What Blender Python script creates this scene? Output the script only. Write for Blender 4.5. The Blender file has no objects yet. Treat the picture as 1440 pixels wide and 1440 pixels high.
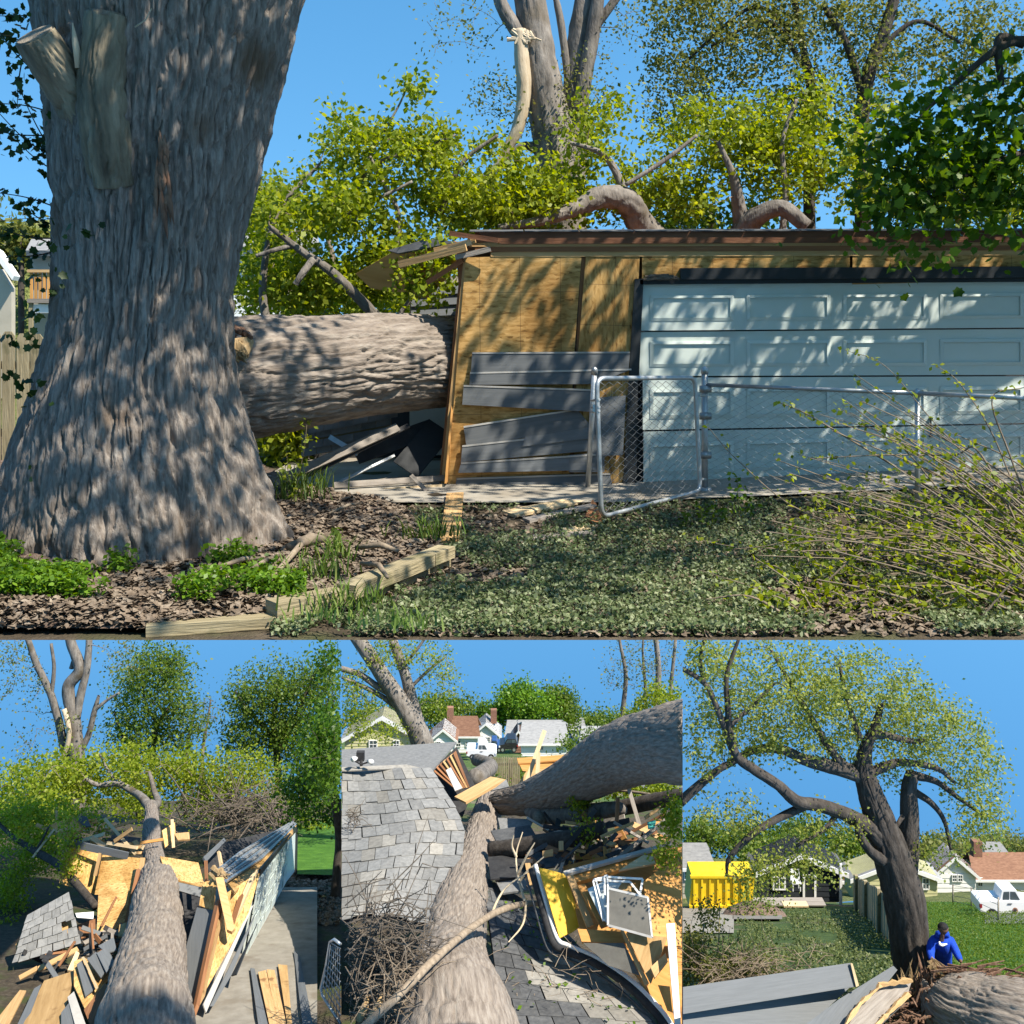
import bpy, bmesh, math, random
import numpy as np
from mathutils import Vector, Matrix, noise as mnoise

random.seed(7); RNG = np.random.default_rng(7)
SC = bpy.context.scene; COL = SC.collection
# ---------------------------------------------------------------- camera, sky, sun, exposure
F = 1500.0; HZ = 466.0; CAMZ = 1.6           # focal length and horizon in photo pixels, eye height in metres
cam = bpy.data.cameras.new('camera'); camo = bpy.data.objects.new('camera', cam); COL.objects.link(camo)
camo.location = (0, 0, CAMZ); camo.rotation_euler = (math.pi/2, 0, 0)
cam.sensor_width = 36; cam.lens = 36*F/1440; cam.shift_y = -(720-HZ)/1440; cam.clip_end = 3000; cam.clip_start = .05
SC.camera = camo
SUN_EL, SUN_AZ = math.radians(54), math.radians(34)    # from the right, a little from the camera's side
SDIR = Vector((math.cos(SUN_EL)*math.cos(SUN_AZ), -math.cos(SUN_EL)*math.sin(SUN_AZ), math.sin(SUN_EL)))
w = bpy.data.worlds.new('World'); SC.world = w; w.use_nodes = True
nt = w.node_tree; nt.nodes.clear()
wo = nt.nodes.new('ShaderNodeOutputWorld'); wb = nt.nodes.new('ShaderNodeBackground')
ws = nt.nodes.new('ShaderNodeTexSky'); ws.sky_type = 'NISHITA'; ws.sun_disc = False
ws.sun_elevation = SUN_EL; ws.sun_rotation = math.atan2(SDIR.x, SDIR.y)
ws.air_density = 1.0; ws.dust_density = .4; ws.ozone_density = 2.2
tc = nt.nodes.new('ShaderNodeTexCoord'); sx = nt.nodes.new('ShaderNodeSeparateXYZ'); cb = nt.nodes.new('ShaderNodeCombineXYZ')
ab = nt.nodes.new('ShaderNodeMath'); ab.operation = 'ABSOLUTE'; ma = nt.nodes.new('ShaderNodeMath'); ma.operation = 'MULTIPLY_ADD'; ma.inputs[1].default_value = .6; ma.inputs[2].default_value = .24
nt.links.new(tc.outputs['Generated'], sx.inputs[0]); nt.links.new(sx.outputs[0], cb.inputs[0]); nt.links.new(sx.outputs[1], cb.inputs[1])
nt.links.new(sx.outputs[2], ab.inputs[0]); nt.links.new(ab.outputs[0], ma.inputs[0]); nt.links.new(ma.outputs[0], cb.inputs[2]); nt.links.new(cb.outputs[0], ws.inputs[0])   # the terraces hang in open sky: it goes on below eye level
hs = nt.nodes.new('ShaderNodeHueSaturation'); hs.inputs['Saturation'].default_value = 1.28; hs.inputs['Hue'].default_value = .488
nt.links.new(ws.outputs[0], hs.inputs['Color']); nt.links.new(hs.outputs[0], wb.inputs[0])
wb.inputs[1].default_value = .12; nt.links.new(wb.outputs[0], wo.inputs[0])
sl = bpy.data.lights.new('sun', 'SUN'); sl.energy = 5.0; sl.angle = math.radians(.53); sl.color = (1, .92, .79)
so = bpy.data.objects.new('sun', sl); COL.objects.link(so); so.rotation_euler = SDIR.to_track_quat('Z', 'Y').to_euler(); so.location = (20, -10, 40)
SC.view_settings.view_transform = 'Standard'; SC.view_settings.look = 'None'; SC.view_settings.gamma = 1
SC.view_settings.exposure = 0.95; SC.view_settings.use_curve_mapping = False
SC.render.engine = 'CYCLES'; SC.cycles.use_denoising = True; SC.cycles.max_bounces = 6
SC.cycles.diffuse_bounces = 3; SC.cycles.transparent_max_bounces = 8; SC.cycles.caustics_reflective = False; SC.cycles.caustics_refractive = False

# ---------------------------------------------------------------- helpers
def P(px, py, D): return Vector(((px-720)/F*D, D, CAMZ-(py-HZ)/F*D))
def PX(n, D): return n*D/F                    # a length of n photo pixels at depth D, in metres
WL = {}
def reg(o, loc): WL[o.name] = Vector(loc)
def tag(o, label, cat, group=None, kind=None):
    if label: o['label'] = label
    if cat: o['category'] = cat
    if group: o['group'] = group
    if kind: o['kind'] = kind
    return o
def thing(name, label, cat, loc, group=None):
    o = bpy.data.objects.new(name, None); COL.objects.link(o); o.location = loc; o.empty_display_size = .2
    reg(o, loc); return tag(o, label, cat, group)
def link(name, me, mat, parent=None, base=None):
    """one mesh object whose vertices are given in world space; the origin goes to the base centre"""
    n = len(me.vertices); co = np.empty(n*3, np.float32); me.vertices.foreach_get('co', co); co = co.reshape(-1, 3)
    mn, mx = co.min(0), co.max(0); c = np.array([(mn[0]+mx[0])/2, (mn[1]+mx[1])/2, mn[2]], np.float32)
    co -= c; me.vertices.foreach_set('co', co.ravel()); me.update()
    if mat: me.materials.append(M[mat] if isinstance(mat, str) else mat)
    o = bpy.data.objects.new(name, me); COL.objects.link(o); c = Vector([float(q) for q in c])
    if parent is not None: o.parent = parent; o.location = c-WL[parent.name]
    else: o.location = c
    reg(o, c); return o
def npmesh(name, V, Q, uv=None, smooth=False, attr=None, k=4):
    """mesh from numpy arrays: V (n,3), Q (m,k), uv per corner (m*k,2), attr: float per face"""
    me = bpy.data.meshes.new(name); V = np.asarray(V, np.float32); Q = np.asarray(Q, np.int32); m = len(Q)
    me.vertices.add(len(V)); me.vertices.foreach_set('co', V.ravel())
    me.loops.add(m*k); me.loops.foreach_set('vertex_index', Q.ravel())
    me.polygons.add(m); me.polygons.foreach_set('loop_start', np.arange(0, m*k, k, dtype=np.int32))
    if uv is not None:
        l = me.uv_layers.new(name='UVMap'); l.data.foreach_set('uv', np.asarray(uv, np.float32).ravel())
    if smooth: me.polygons.foreach_set('use_smooth', np.ones(m, bool))
    if attr is not None:
        a = me.attributes.new('tint', 'FLOAT', 'FACE'); a.data.foreach_set('value', np.asarray(attr, np.float32))
    me.update(calc_edges=True); me.validate(); return me

class Geo:
    def __init__(s): s.v = []; s.f = []; s.uv = []
    def face(s, idx, uv=None):
        s.f.append(tuple(idx)); s.uv.append(uv or [(0, 0)]*len(idx))
    def slab(s, pts, t, facing=None):
        """flat polygon with thickness t behind it"""
        pts = [Vector(p) for p in pts]; n = Vector((0, 0, 0)); k = len(pts)
        for i in range(k):
            a, b = pts[i], pts[(i+1) % k]; n += a.cross(b)
        n.normalize()
        f = facing or (Vector((0, 0, CAMZ))-pts[0])
        if n.dot(f) < 0: pts = pts[::-1]; n = -n
        u = (pts[1]-pts[0]); L0 = u.length; e2 = (pts[2]-pts[1])
        if e2.length > L0: u = e2
        u.normalize(); w_ = n.cross(u); o = pts[0]; r = random.random()*7
        uvf = lambda p: ((p-o).dot(u)+r, (p-o).dot(w_)+r)
        b = len(s.v); s.v += pts; s.v += [p-n*t for p in pts]
        s.face(range(b, b+k), [uvf(p) for p in pts]); s.face(range(b+2*k-1, b+k-1, -1), [uvf(p) for p in pts[::-1]])
        for i in range(k):
            j = (i+1) % k; a_, b_ = pts[i], pts[j]; L = (b_-a_).length
            s.face((b+i, b+k+i, b+k+j, b+j), [(r, 0), (r, t), (r+L, t), (r+L, 0)])
    def board(s, a, b, w_, t, facing=None):
        """plank along a-b, wide face turned to 'facing'"""
        a, b = Vector(a), Vector(b); d = (b-a).normalized()
        f = Vector(facing) if facing is not None else (Vector((0, 0, CAMZ))-(a+b)/2)
        f = (f-d*f.dot(d)).normalized(); sd = d.cross(f)*(w_/2)
        s.slab([a-sd, b-sd, b+sd, a+sd], t, f)
    def box(s, c, size, rz=0, rx=0, ry=0):
        R = Matrix.Rotation(rz, 3, 'Z') @ Matrix.Rotation(ry, 3, 'Y') @ Matrix.Rotation(rx, 3, 'X'); c = Vector(c); h = Vector(size)/2
        q = [c+R @ Vector((x*h.x, -h.y, z*h.z)) for x, z in ((-1, -1), (1, -1), (1, 1), (-1, 1))]
        s.slab(q, size[1], R @ Vector((0, -1, 0)))
    def tube(s, pts, rad, n=8, cap=True):
        pts = [Vector(p) for p in pts]; m = len(pts)
        if not hasattr(rad, '__len__'): rad = [rad]*m
        t = [(pts[min(i+1, m-1)]-pts[max(i-1, 0)]).normalized() for i in range(m)]
        x = t[0].orthogonal().normalized(); b = len(s.v); L = 0; Ls = []
        for i in range(m):
            if i: L += (pts[i]-pts[i-1]).length
            Ls.append(L); x = (x-t[i]*x.dot(t[i])).normalized(); y = t[i].cross(x)
            for k in range(n):
                a = 2*math.pi*k/n; s.v.append(pts[i]+(x*math.cos(a)+y*math.sin(a))*rad[i])
        for i in range(m-1):
            for k in range(n):
                k2 = (k+1) % n; c = 6.28*rad[i]
                s.face((b+i*n+k, b+i*n+k2, b+(i+1)*n+k2, b+(i+1)*n+k), [(c*k/n, Ls[i]), (c*(k+1)/n, Ls[i]), (c*(k+1)/n, Ls[i+1]), (c*k/n, Ls[i+1])])
        if cap:
            s.face([b+k for k in range(n-1, -1, -1)]); s.face([b+(m-1)*n+k for k in range(n)])
    def build(s, name, mat, parent=None, smooth=False):
        me = bpy.data.meshes.new(name); me.from_pydata([tuple(p) for p in s.v], [], s.f)
        l = me.uv_layers.new(name='UVMap'); l.data.foreach_set('uv', np.array([c for f in s.uv for c in f], np.float32).ravel())
        if smooth: me.polygons.foreach_set('use_smooth', np.ones(len(me.polygons), bool))
        return link(name, me, mat, parent)
def one(fn, name, mat, parent=None, label=None, cat=None, group=None, smooth=False, kind=None):
    g = Geo(); fn(g); o = g.build(name, mat, parent, smooth)
    if label or cat or kind: tag(o, label, cat, group, kind)
    return o
def flat(corners):
    """photo corners (px, py, depth) moved along their own sight lines onto one plane"""
    pts = [P(*c) for c in corners]; k = len(pts); eye = Vector((0, 0, CAMZ))
    if k < 4: return pts
    n = Vector((0, 0, 0)); c = sum(pts, Vector())/k
    for i in range(k): n += (pts[i]-c).cross(pts[(i+1) % k]-c)
    n.normalize(); out = []
    for p in pts:
        d = (p-eye).normalized(); q = d.dot(n)
        if abs(q) < .06: return pts
        r = eye+d*((c-eye).dot(n)/q)
        if abs((r-eye).length/(p-eye).length-1) > .12: return pts
        out.append(r)
    return out
def pslab(name, corners, t, mat, parent=None, label=None, cat=None, group=None):
    """slab from photo corners (px, py, depth)"""
    return one(lambda g: g.slab(flat(corners), t), name, mat, parent, label, cat, group)
def pboard(name, a, b, w_, t, mat, parent=None, label=None, cat=None, group=None, facing=None):
    return one(lambda g: g.board(P(*a), P(*b), w_, t, facing), name, mat, parent, label, cat, group)

# ---- numpy noise
def _h(ix, iy, iz, seed):
    n = (ix*374761393+iy*668265263+iz*1440662683+seed*974711) & 0xffffffff
    n = ((n ^ (n >> 13))*1274126177) & 0xffffffff
    return ((n ^ (n >> 16)) & 0xffff)/65535.0
def vnoise(x, y, z=None, seed=0, perx=0):
    x = np.asarray(x, float); y = np.asarray(y, float); z = np.zeros_like(x) if z is None else np.asarray(z, float)
    ix, iy, iz = np.floor(x).astype(np.int64), np.floor(y).astype(np.int64), np.floor(z).astype(np.int64)
    fx, fy, fz = x-ix, y-iy, z-iz; fx = fx*fx*(3-2*fx); fy = fy*fy*(3-2*fy); fz = fz*fz*(3-2*fz); r = 0
    for dx in (0, 1):
        X = ix+dx
        if perx: X = X % perx
        for dy in (0, 1):
            for dz in (0, 1):
                r = r+_h(X, iy+dy, iz+dz, seed)*(fx if dx else 1-fx)*(fy if dy else 1-fy)*(fz if dz else 1-fz)
    return r
def bark_h(u, v, cells, stretch, seed=1):
    """furrowed bark relief 0..1; u in 0..1 around, v metres along divided by the cell width in metres"""
    vv = v/stretch
    wu = u*cells+1.1*(vnoise(u*cells*.5, vv*1.3, seed=seed+1, perx=max(1, cells//2))-.5)+.5*(vnoise(u*cells, vv*4, seed=seed+2, perx=cells)-.5)
    ss = lambda t, w_: np.clip(t/w_, 0, 1)**.7
    a = ss(np.abs(2*vnoise(wu, vv, seed=seed, perx=cells)-1), .30)
    b = ss(np.abs(2*vnoise(wu*2+.3, vv*2.1, seed=seed+5, perx=cells*2)-1), .5)
    c = vnoise(u*cells*3, vv*7, seed=seed+7, perx=cells*3)
    return a*.58+.27*b+.15*c
def crom(pts, sub):
    """Catmull-Rom through rows of numbers"""
    p = np.array([list(q) for q in pts], float)
    if len(p) < 3: t = np.linspace(0, 1, sub+1)[:, None]; return p[:1]*(1-t)+p[-1:]*t
    e = np.vstack([2*p[0]-p[1], p, 2*p[-1]-p[-2]]); out = []
    for i in range(1, len(e)-2):
        for k in range(sub):
            t = k/sub; a, b, c, d = e[i-1:i+3]
            out.append(.5*((2*b)+(c-a)*t+(2*a-5*b+4*c-d)*t*t+(3*b-3*c+d-a)*t**3))
    out.append(p[-1]); return np.array(out)
def ppath(rows, sub=6):
    """rows (px, py, depth, radius px) -> smooth centre line and radii in metres"""
    r = crom(rows, sub); return [P(*q[:3]) for q in r], [max(.004, q[3]*q[2]/F) for q in r]
def barktube(name, rows, mat, parent=None, seg=64, sub=20, amp=.02, cell=.06, stretch=6, seed=3, lump=.06, capmat=None, clip=None, jag=0, pts=None, rads=None):
    """round timber with modelled bark furrows"""
    if pts is None: pts, rads = ppath(rows, sub)
    C = np.array([list(p) for p in pts]); R = np.array(rads); m = len(C)
    T = np.gradient(C, axis=0); T /= np.linalg.norm(T, axis=1)[:, None]
    x = np.array(list(Vector(T[0]).orthogonal().normalized())); th = np.linspace(0, 2*np.pi, seg, endpoint=False)
    L = np.concatenate([[0], np.cumsum(np.linalg.norm(np.diff(C, axis=0), axis=1))])
    cells = max(6, int(2*np.pi*R.mean()/cell)); V = np.zeros((m, seg, 3))
    U, LL = np.meshgrid(th/(2*np.pi), L); H = bark_h(U, LL/cell, cells, stretch, seed)
    lum = vnoise(U*4, LL*1.1, seed=seed+20, perx=4)-.5
    for i in range(m):
        x = x-T[i]*x.dot(T[i]); x /= np.linalg.norm(x); y = np.cross(T[i], x)
        r = R[i]*(1+lump*2*lum[i])+amp*(H[i]-.5)*min(1, R[i]/(4*amp))
        V[i] = C[i]+r[:, None]*(np.cos(th)[:, None]*x+np.sin(th)[:, None]*y)
        if jag and (i == 0 or i == m-1):
            V[i] += T[i]*((vnoise(th*3, th*0, seed=seed)-.5)*jag)[:, None]
    i, k = np.meshgrid(np.arange(m-1), np.arange(seg), indexing='ij'); k2 = (k+1) % seg
    Q = np.stack([i*seg+k, i*seg+k2, (i+1)*seg+k2, (i+1)*seg+k], -1).reshape(-1, 4)
    circ = 2*np.pi*R.mean(); k3 = k+1
    uv = np.stack([np.stack([k/seg*circ, L[i]], -1), np.stack([k3/seg*circ, L[i]], -1), np.stack([k3/seg*circ, L[i+1]], -1), np.stack([k/seg*circ, L[i+1]], -1)], 2).reshape(-1, 2)
    me = npmesh(name, V.reshape(-1, 3), Q, uv, True)
    bm = bmesh.new(); bm.from_mesh(me)
    be = [e for e in bm.edges if e.is_boundary]
    bmesh.ops.holes_fill(bm, edges=be, sides=0)
    if clip is not None:
        for (co, no) in clip:
            bmesh.ops.bisect_plane(bm, geom=bm.verts[:]+bm.edges[:]+bm.faces[:], plane_co=co, plane_no=no, clear_outer=True)
            ed = [e for e in bm.edges if e.is_boundary]
            if ed: bmesh.ops.holes_fill(bm, edges=ed, sides=0)
    bm.to_mesh(me); bm.free()
    return link(name, me, mat, parent)
def side_clip(px, right):
    """vertical plane through the seam between two terraces: keeps what lies left (right=False keeps the right)"""
    n = Vector((1, -(px-720)/F, 0)).normalized(); return (Vector((0, 0, 0)), n if right else -n)

# ---- foliage
LEAF4 = np.array([(-.5, 0, 0), (0, -.33, .06), (.5, 0, -.03), (0, .33, .06)])
LOBED = np.array([(0, -.5), (.14, -.36), (.40, -.36), (.36, -.08), (.46, .12), (.27, .22), (0, .56), (-.27, .22), (-.46, .12), (-.36, -.08), (-.40, -.36), (-.14, -.36)])
def leafmesh(name, C, size, mat, parent=None, up=.5, lobed=False, var=.35, tint=None, kind=None):
    n = len(C); rng = RNG
    if n == 0: return None
    N = rng.normal(size=(n, 3)); N[:, 2] = N[:, 2]+up*1.5; N /= np.linalg.norm(N, axis=1)[:, None]
    A = rng.normal(size=(n, 3)); A -= N*(A*N).sum(1)[:, None]; A /= np.linalg.norm(A, axis=1)[:, None]; B = np.cross(N, A)
    S = (np.asarray(size)*(1+var*(rng.random(n)*2-1)))[:, None] if np.ndim(size) == 0 else (np.asarray(size)*(1+var*(rng.random(n)*2-1)))[:, None]
    shp = np.column_stack([LOBED, .12*np.abs(LOBED[:, 0])]) if lobed else LEAF4; k = len(shp)
    V = C[:, None, :]+S[:, None, :]*(shp[None, :, 0:1]*A[:, None, :]+shp[None, :, 1:2]*B[:, None, :]+shp[None, :, 2:3]*N[:, None, :])
    t = rng.random(n) if tint is None else tint
    me = npmesh(name, V.reshape(-1, 3), np.arange(n*k).reshape(n, k), None, False, t, k)
    o = link(name, me, mat, parent); o['kind'] = 'stuff'      # far too many single leaves to count
    return o
def blob(px, py, rx, ry, D, rD, n, clipx=None, ymin=None):
    """n random points in an ellipsoid given in photo pixels and depth"""
    out = []
    while len(out) < n:
        q = RNG.normal(size=3); q *= RNG.random()**.4/np.linalg.norm(q)
        x, y, d = px+q[0]*rx, py+q[1]*ry, D+q[2]*rD
        if clipx and not (clipx[0] < x < clipx[1]):
            if RNG.random() < .5: n -= 1
            continue
        out.append(P(x, y, d))
    return [list(p) for p in out]
def grow(limbs, targets, r0, r1, mat, parent, name='branches', nodes_cap=6000, sag=.1, step=5):
    """thin branches joining every target point to the nearest limb or earlier branch"""
    nodes = [list(p) for pts, rd in limbs for p in pts]; nr = [r for pts, rd in limbs for r in rd]
    nodes = np.array(nodes); nr = np.array(nr); T = np.array(targets)
    d0 = np.array([np.min(np.sum((nodes-t)**2, 1)) for t in T]); g = Geo(); tw = []
    for t in T[np.argsort(d0)]:
        d = np.sum((nodes-t)**2, 1); i = int(np.argmin(d)); a = nodes[i]; L = math.sqrt(d[i])
        if L < 1e-3: continue
        ra = min(nr[i]*.6, r0, r1+L*.012+.003); mid = (a+t)/2+RNG.normal(size=3)*L*.1+np.array([0, 0, sag*L])
        s = np.linspace(0, 1, step)[:, None]; c = (1-s)**2*a+2*s*(1-s)*mid+s*s*t
        rr = np.linspace(ra, r1, step); g.tube([Vector(q) for q in c], list(rr), 4 if ra < .02 else 6, False)
        nodes = np.vstack([nodes, c[1:]]); nr = np.concatenate([nr, rr[1:]]); tw.append(c)
    if g.v: g.build(name, mat, parent, True)['kind'] = 'stuff'
    return tw
def tree(name, label, cat, limbs, crowns, leafmat, lsize, nleaf, spread, bark, group=None, r0=.05, r1=.006, clipx=None, base=None,
         lobed=False, up=.4, seg=24, amp=.012, trunk_name='trunk', extra=None, along=.35, cellw=.06, tip=0, floor=None):
    """tree > trunk, limb..., branches, crown. limbs: photo rows; crowns: blobs"""
    lp = [ppath(r, 8) for r in limbs]; b = base or lp[0][0][0]; t = thing(name, label, cat, b, group)
    cl = []
    if clipx:
        if clipx[0] > -9000: cl.append(side_clip(clipx[0], False))
        if clipx[1] < 9000: cl.append(side_clip(clipx[1], True))
    for i, (pts, rd) in enumerate(lp):
        barktube(trunk_name if i == 0 else 'limb', None, bark, t, seg if i == 0 else max(8, seg//2), 1, amp, cellw, 6, 5+i, .05, pts=pts, rads=rd, clip=cl or None)
    tg = [q for c in crowns for q in blob(*c, clipx=clipx)]
    if floor is not None: tg = [q for q in tg if q[2] > floor]
    if tg:
        tw = grow(lp, tg, r0, r1, bark, t, 'branches')
        C = []
        for c in tw:
            k = nleaf; C.append(c[-1]+RNG.normal(size=(k, 3))*spread)
            m = int(nleaf*along)
            if m: C.append(c[RNG.integers(1, len(c), m)]+RNG.normal(size=(m, 3))*spread*.6)
        C = np.vstack(C)
        if clipx:
            X = 720+C[:, 0]/C[:, 1]*F; C = C[(X > clipx[0]+1) & (X < clipx[1]-1)]
        if floor is not None: C = C[C[:, 2] > floor]
        leafmesh('crown', C, lsize, leafmat, t, up, lobed)
    return t
# ---------------------------------------------------------------- materials
M = {}
def nd(nt, t, **kw):
    n = nt.nodes.new(t)
    for k, v in kw.items(): setattr(n, k, v)
    return n
def ramp(nt, fac, cols):
    r = nd(nt, 'ShaderNodeValToRGB'); e = r.color_ramp.elements; n = len(cols)
    while len(e) < n: e.new(.5)
    for i, c in enumerate(cols):
        p, c = c if isinstance(c[1], (tuple, list)) else (i/(n-1)*.5+.25, c)
        e[i].position = p; e[i].color = (*c, 1)
    nt.links.new(fac, r.inputs[0]); return r.outputs[0]
def pmat(name, cols, scale=(4, 4, 4), coord='Object', rough=.8, bump=.25, bscale=None, detail=6, rnd=.2, spec=.25, metal=0, dist=.03, wave=None, dirt=None, ndist=0):
    m = bpy.data.materials.new(name); M[name] = m; m.use_nodes = True; nt = m.node_tree
    b = nt.nodes['Principled BSDF']; L = nt.links.new
    tc = nd(nt, 'ShaderNodeTexCoord'); mp = nd(nt, 'ShaderNodeMapping'); mp.inputs['Scale'].default_value = scale
    oi = nd(nt, 'ShaderNodeObjectInfo'); mu = nd(nt, 'ShaderNodeMath', operation='MULTIPLY'); mu.inputs[1].default_value = 40
    L(oi.outputs['Random'], mu.inputs[0]); L(tc.outputs[coord], mp.inputs[0])
    av = nd(nt, 'ShaderNodeVectorMath', operation='ADD'); L(mp.outputs[0], av.inputs[0]); L(mu.outputs[0], av.inputs[1])
    n1 = nd(nt, 'ShaderNodeTexNoise'); n1.inputs['Scale'].default_value = 1; n1.inputs['Detail'].default_value = detail; n1.inputs['Roughness'].default_value = .65; n1.inputs['Distortion'].default_value = ndist
    L(av.outputs[0], n1.inputs['Vector']); col = ramp(nt, n1.outputs[0], cols)
    if dirt:
        n3 = nd(nt, 'ShaderNodeTexNoise'); n3.inputs['Scale'].default_value = dirt[1]; n3.inputs['Detail'].default_value = 5
        L(tc.outputs['Object'], n3.inputs['Vector']); dr = ramp(nt, n3.outputs[0], [(dirt[2], (0, 0, 0)), (dirt[2]+.12, (1, 1, 1))])
        mx = nd(nt, 'ShaderNodeMixRGB'); mx.inputs[2].default_value = (*dirt[0], 1); L(dr, mx.inputs[0]); L(col, mx.inputs[1]); col = mx.outputs[0]
    if rnd:
        hv = nd(nt, 'ShaderNodeHueSaturation'); mr = nd(nt, 'ShaderNodeMapRange'); mr.inputs[3].default_value = 1-rnd; mr.inputs[4].default_value = 1+rnd
        L(oi.outputs['Random'], mr.inputs[0]); L(mr.outputs[0], hv.inputs['Value']); L(col, hv.inputs['Color']); col = hv.outputs[0]
    L(col, b.inputs['Base Color']); b.inputs['Roughness'].default_value = rough; b.inputs['Metallic'].default_value = metal; b.inputs['Specular IOR Level'].default_value = spec
    if bump:
        n2 = nd(nt, 'ShaderNodeTexNoise'); n2.inputs['Scale'].default_value = 1; n2.inputs['Detail'].default_value = 8
        m2 = nd(nt, 'ShaderNodeMapping'); m2.inputs['Scale'].default_value = bscale or tuple(3*s for s in scale); L(tc.outputs[coord], m2.inputs[0]); L(m2.outputs[0], n2.inputs['Vector'])
        bp = nd(nt, 'ShaderNodeBump'); bp.inputs['Strength'].default_value = bump; bp.inputs['Distance'].default_value = dist; L(n2.outputs[0], bp.inputs['Height']); L(bp.outputs[0], b.inputs['Normal'])
    return m
def leafmat(name, c1, c2, c3, trans=.45, rough=.45):
    m = bpy.data.materials.new(name); M[name] = m; m.use_nodes = True; nt = m.node_tree; L = nt.links.new
    b = nt.nodes['Principled BSDF']; o = nt.nodes['Material Output']
    a = nd(nt, 'ShaderNodeAttribute', attribute_name='tint'); col = ramp(nt, a.outputs['Fac'], [(0, c1), (.5, c2), (1, c3)])
    L(col, b.inputs['Base Color']); b.inputs['Roughness'].default_value = rough; b.inputs['Specular IOR Level'].default_value = .3
    t = nd(nt, 'ShaderNodeBsdfTranslucent'); hv = nd(nt, 'ShaderNodeHueSaturation'); hv.inputs['Value'].default_value = 1.25; hv.inputs['Hue'].default_value = .485; hv.inputs['Saturation'].default_value = 1.1
    L(col, hv.inputs['Color']); L(hv.outputs[0], t.inputs['Color'])
    mx = nd(nt, 'ShaderNodeMixShader'); mx.inputs[0].default_value = trans; L(b.outputs[0], mx.inputs[1]); L(t.outputs[0], mx.inputs[2]); L(mx.outputs[0], o.inputs['Surface'])
def osbmat(name, base, line=True, rnd=.15):
    """oriented strand board: flakes in three directions, printed nailing lines"""
    m = bpy.data.materials.new(name); M[name] = m; m.use_nodes = True; nt = m.node_tree; L = nt.links.new; b = nt.nodes['Principled BSDF']
    tc = nd(nt, 'ShaderNodeTexCoord'); cols = []
    for k, (rot, sx, sy) in enumerate(((.5, 14, 46), (1.9, 17, 52), (2.7, 11, 40))):
        mp = nd(nt, 'ShaderNodeMapping'); mp.inputs['Rotation'].default_value = (0, 0, rot); mp.inputs['Scale'].default_value = (sx, sy, 1); mp.inputs['Location'].default_value = (k*3.3, k*1.7, 0)
        v = nd(nt, 'ShaderNodeTexVoronoi', voronoi_dimensions='2D'); v.inputs['Scale'].default_value = 1; v.inputs['Randomness'].default_value = 1
        L(tc.outputs['UV'], mp.inputs[0]); L(mp.outputs[0], v.inputs['Vector'])
        s = nd(nt, 'ShaderNodeSeparateColor'); L(v.outputs['Color'], s.inputs[0]); cols.append(s.outputs[0])
    a = nd(nt, 'ShaderNodeMath', operation='ADD'); L(cols[0], a.inputs[0]); L(cols[1], a.inputs[1])
    a2 = nd(nt, 'ShaderNodeMath', operation='MULTIPLY_ADD'); L(cols[2], a2.inputs[0]); a2.inputs[1].default_value = .8; L(a.outputs[0], a2.inputs[2])
    d = nd(nt, 'ShaderNodeMath', operation='MULTIPLY'); d.inputs[1].default_value = .357; L(a2.outputs[0], d.inputs[0])
    r, g, bl = base
    col = ramp(nt, d.outputs[0], [(.1, (r*.38, g*.32, bl*.25)), (.3, (r*.8, g*.76, bl*.66)), (.55, (r, g, bl)), (.9, (r*1.25, g*1.28, bl*1.4))])
    n = nd(nt, 'ShaderNodeTexNoise'); n.inputs['Scale'].default_value = 1.6; n.inputs['Detail'].default_value = 5; L(tc.outputs['UV'], n.inputs['Vector'])
    st = ramp(nt, n.outputs[0], [(.35, (.62, .55, .45)), (.55, (1, 1, 1))])
    mx = nd(nt, 'ShaderNodeMixRGB', blend_type='MULTIPLY'); mx.inputs[0].default_value = 1; L(col, mx.inputs[1]); L(st, mx.inputs[2]); out = mx.outputs[0]
    if line:
        sx = nd(nt, 'ShaderNodeSeparateXYZ'); L(tc.outputs['UV'], sx.inputs[0]); prev = None
        for ax in (0, 1):
            f = nd(nt, 'ShaderNodeMath', operation='PINGPONG'); f.inputs[1].default_value = .305 if ax else .203; L(sx.outputs[ax], f.inputs[0])
            c = nd(nt, 'ShaderNodeMath', operation='LESS_THAN'); c.inputs[1].default_value = .0028; L(f.outputs[0], c.inputs[0])
            if prev is None: prev = c.outputs[0]
            else:
                q = nd(nt, 'ShaderNodeMath', operation='MAXIMUM'); L(prev, q.inputs[0]); L(c.outputs[0], q.inputs[1]); prev = q.outputs[0]
        q = nd(nt, 'ShaderNodeMath', operation='MULTIPLY'); L(prev, q.inputs[0]); q.inputs[1].default_value = .6
        m2 = nd(nt, 'ShaderNodeMixRGB'); m2.inputs[2].default_value = (.07, .04, .02, 1); L(q.outputs[0], m2.inputs[0]); L(out, m2.inputs[1]); out = m2.outputs[0]
    oi = nd(nt, 'ShaderNodeObjectInfo'); hv = nd(nt, 'ShaderNodeHueSaturation'); mr = nd(nt, 'ShaderNodeMapRange'); mr.inputs[3].default_value = 1-rnd; mr.inputs[4].default_value = 1+rnd
    L(oi.outputs['Random'], mr.inputs[0]); L(mr.outputs[0], hv.inputs['Value']); L(out, hv.inputs['Color']); L(hv.outputs[0], b.inputs['Base Color'])
    b.inputs['Roughness'].default_value = .75; b.inputs['Specular IOR Level'].default_value = .25
    bp = nd(nt, 'ShaderNodeBump'); bp.inputs['Strength'].default_value = .35; bp.inputs['Distance'].default_value = .004; L(d.outputs[0], bp.inputs['Height']); L(bp.outputs[0], b.inputs['Normal'])

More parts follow.
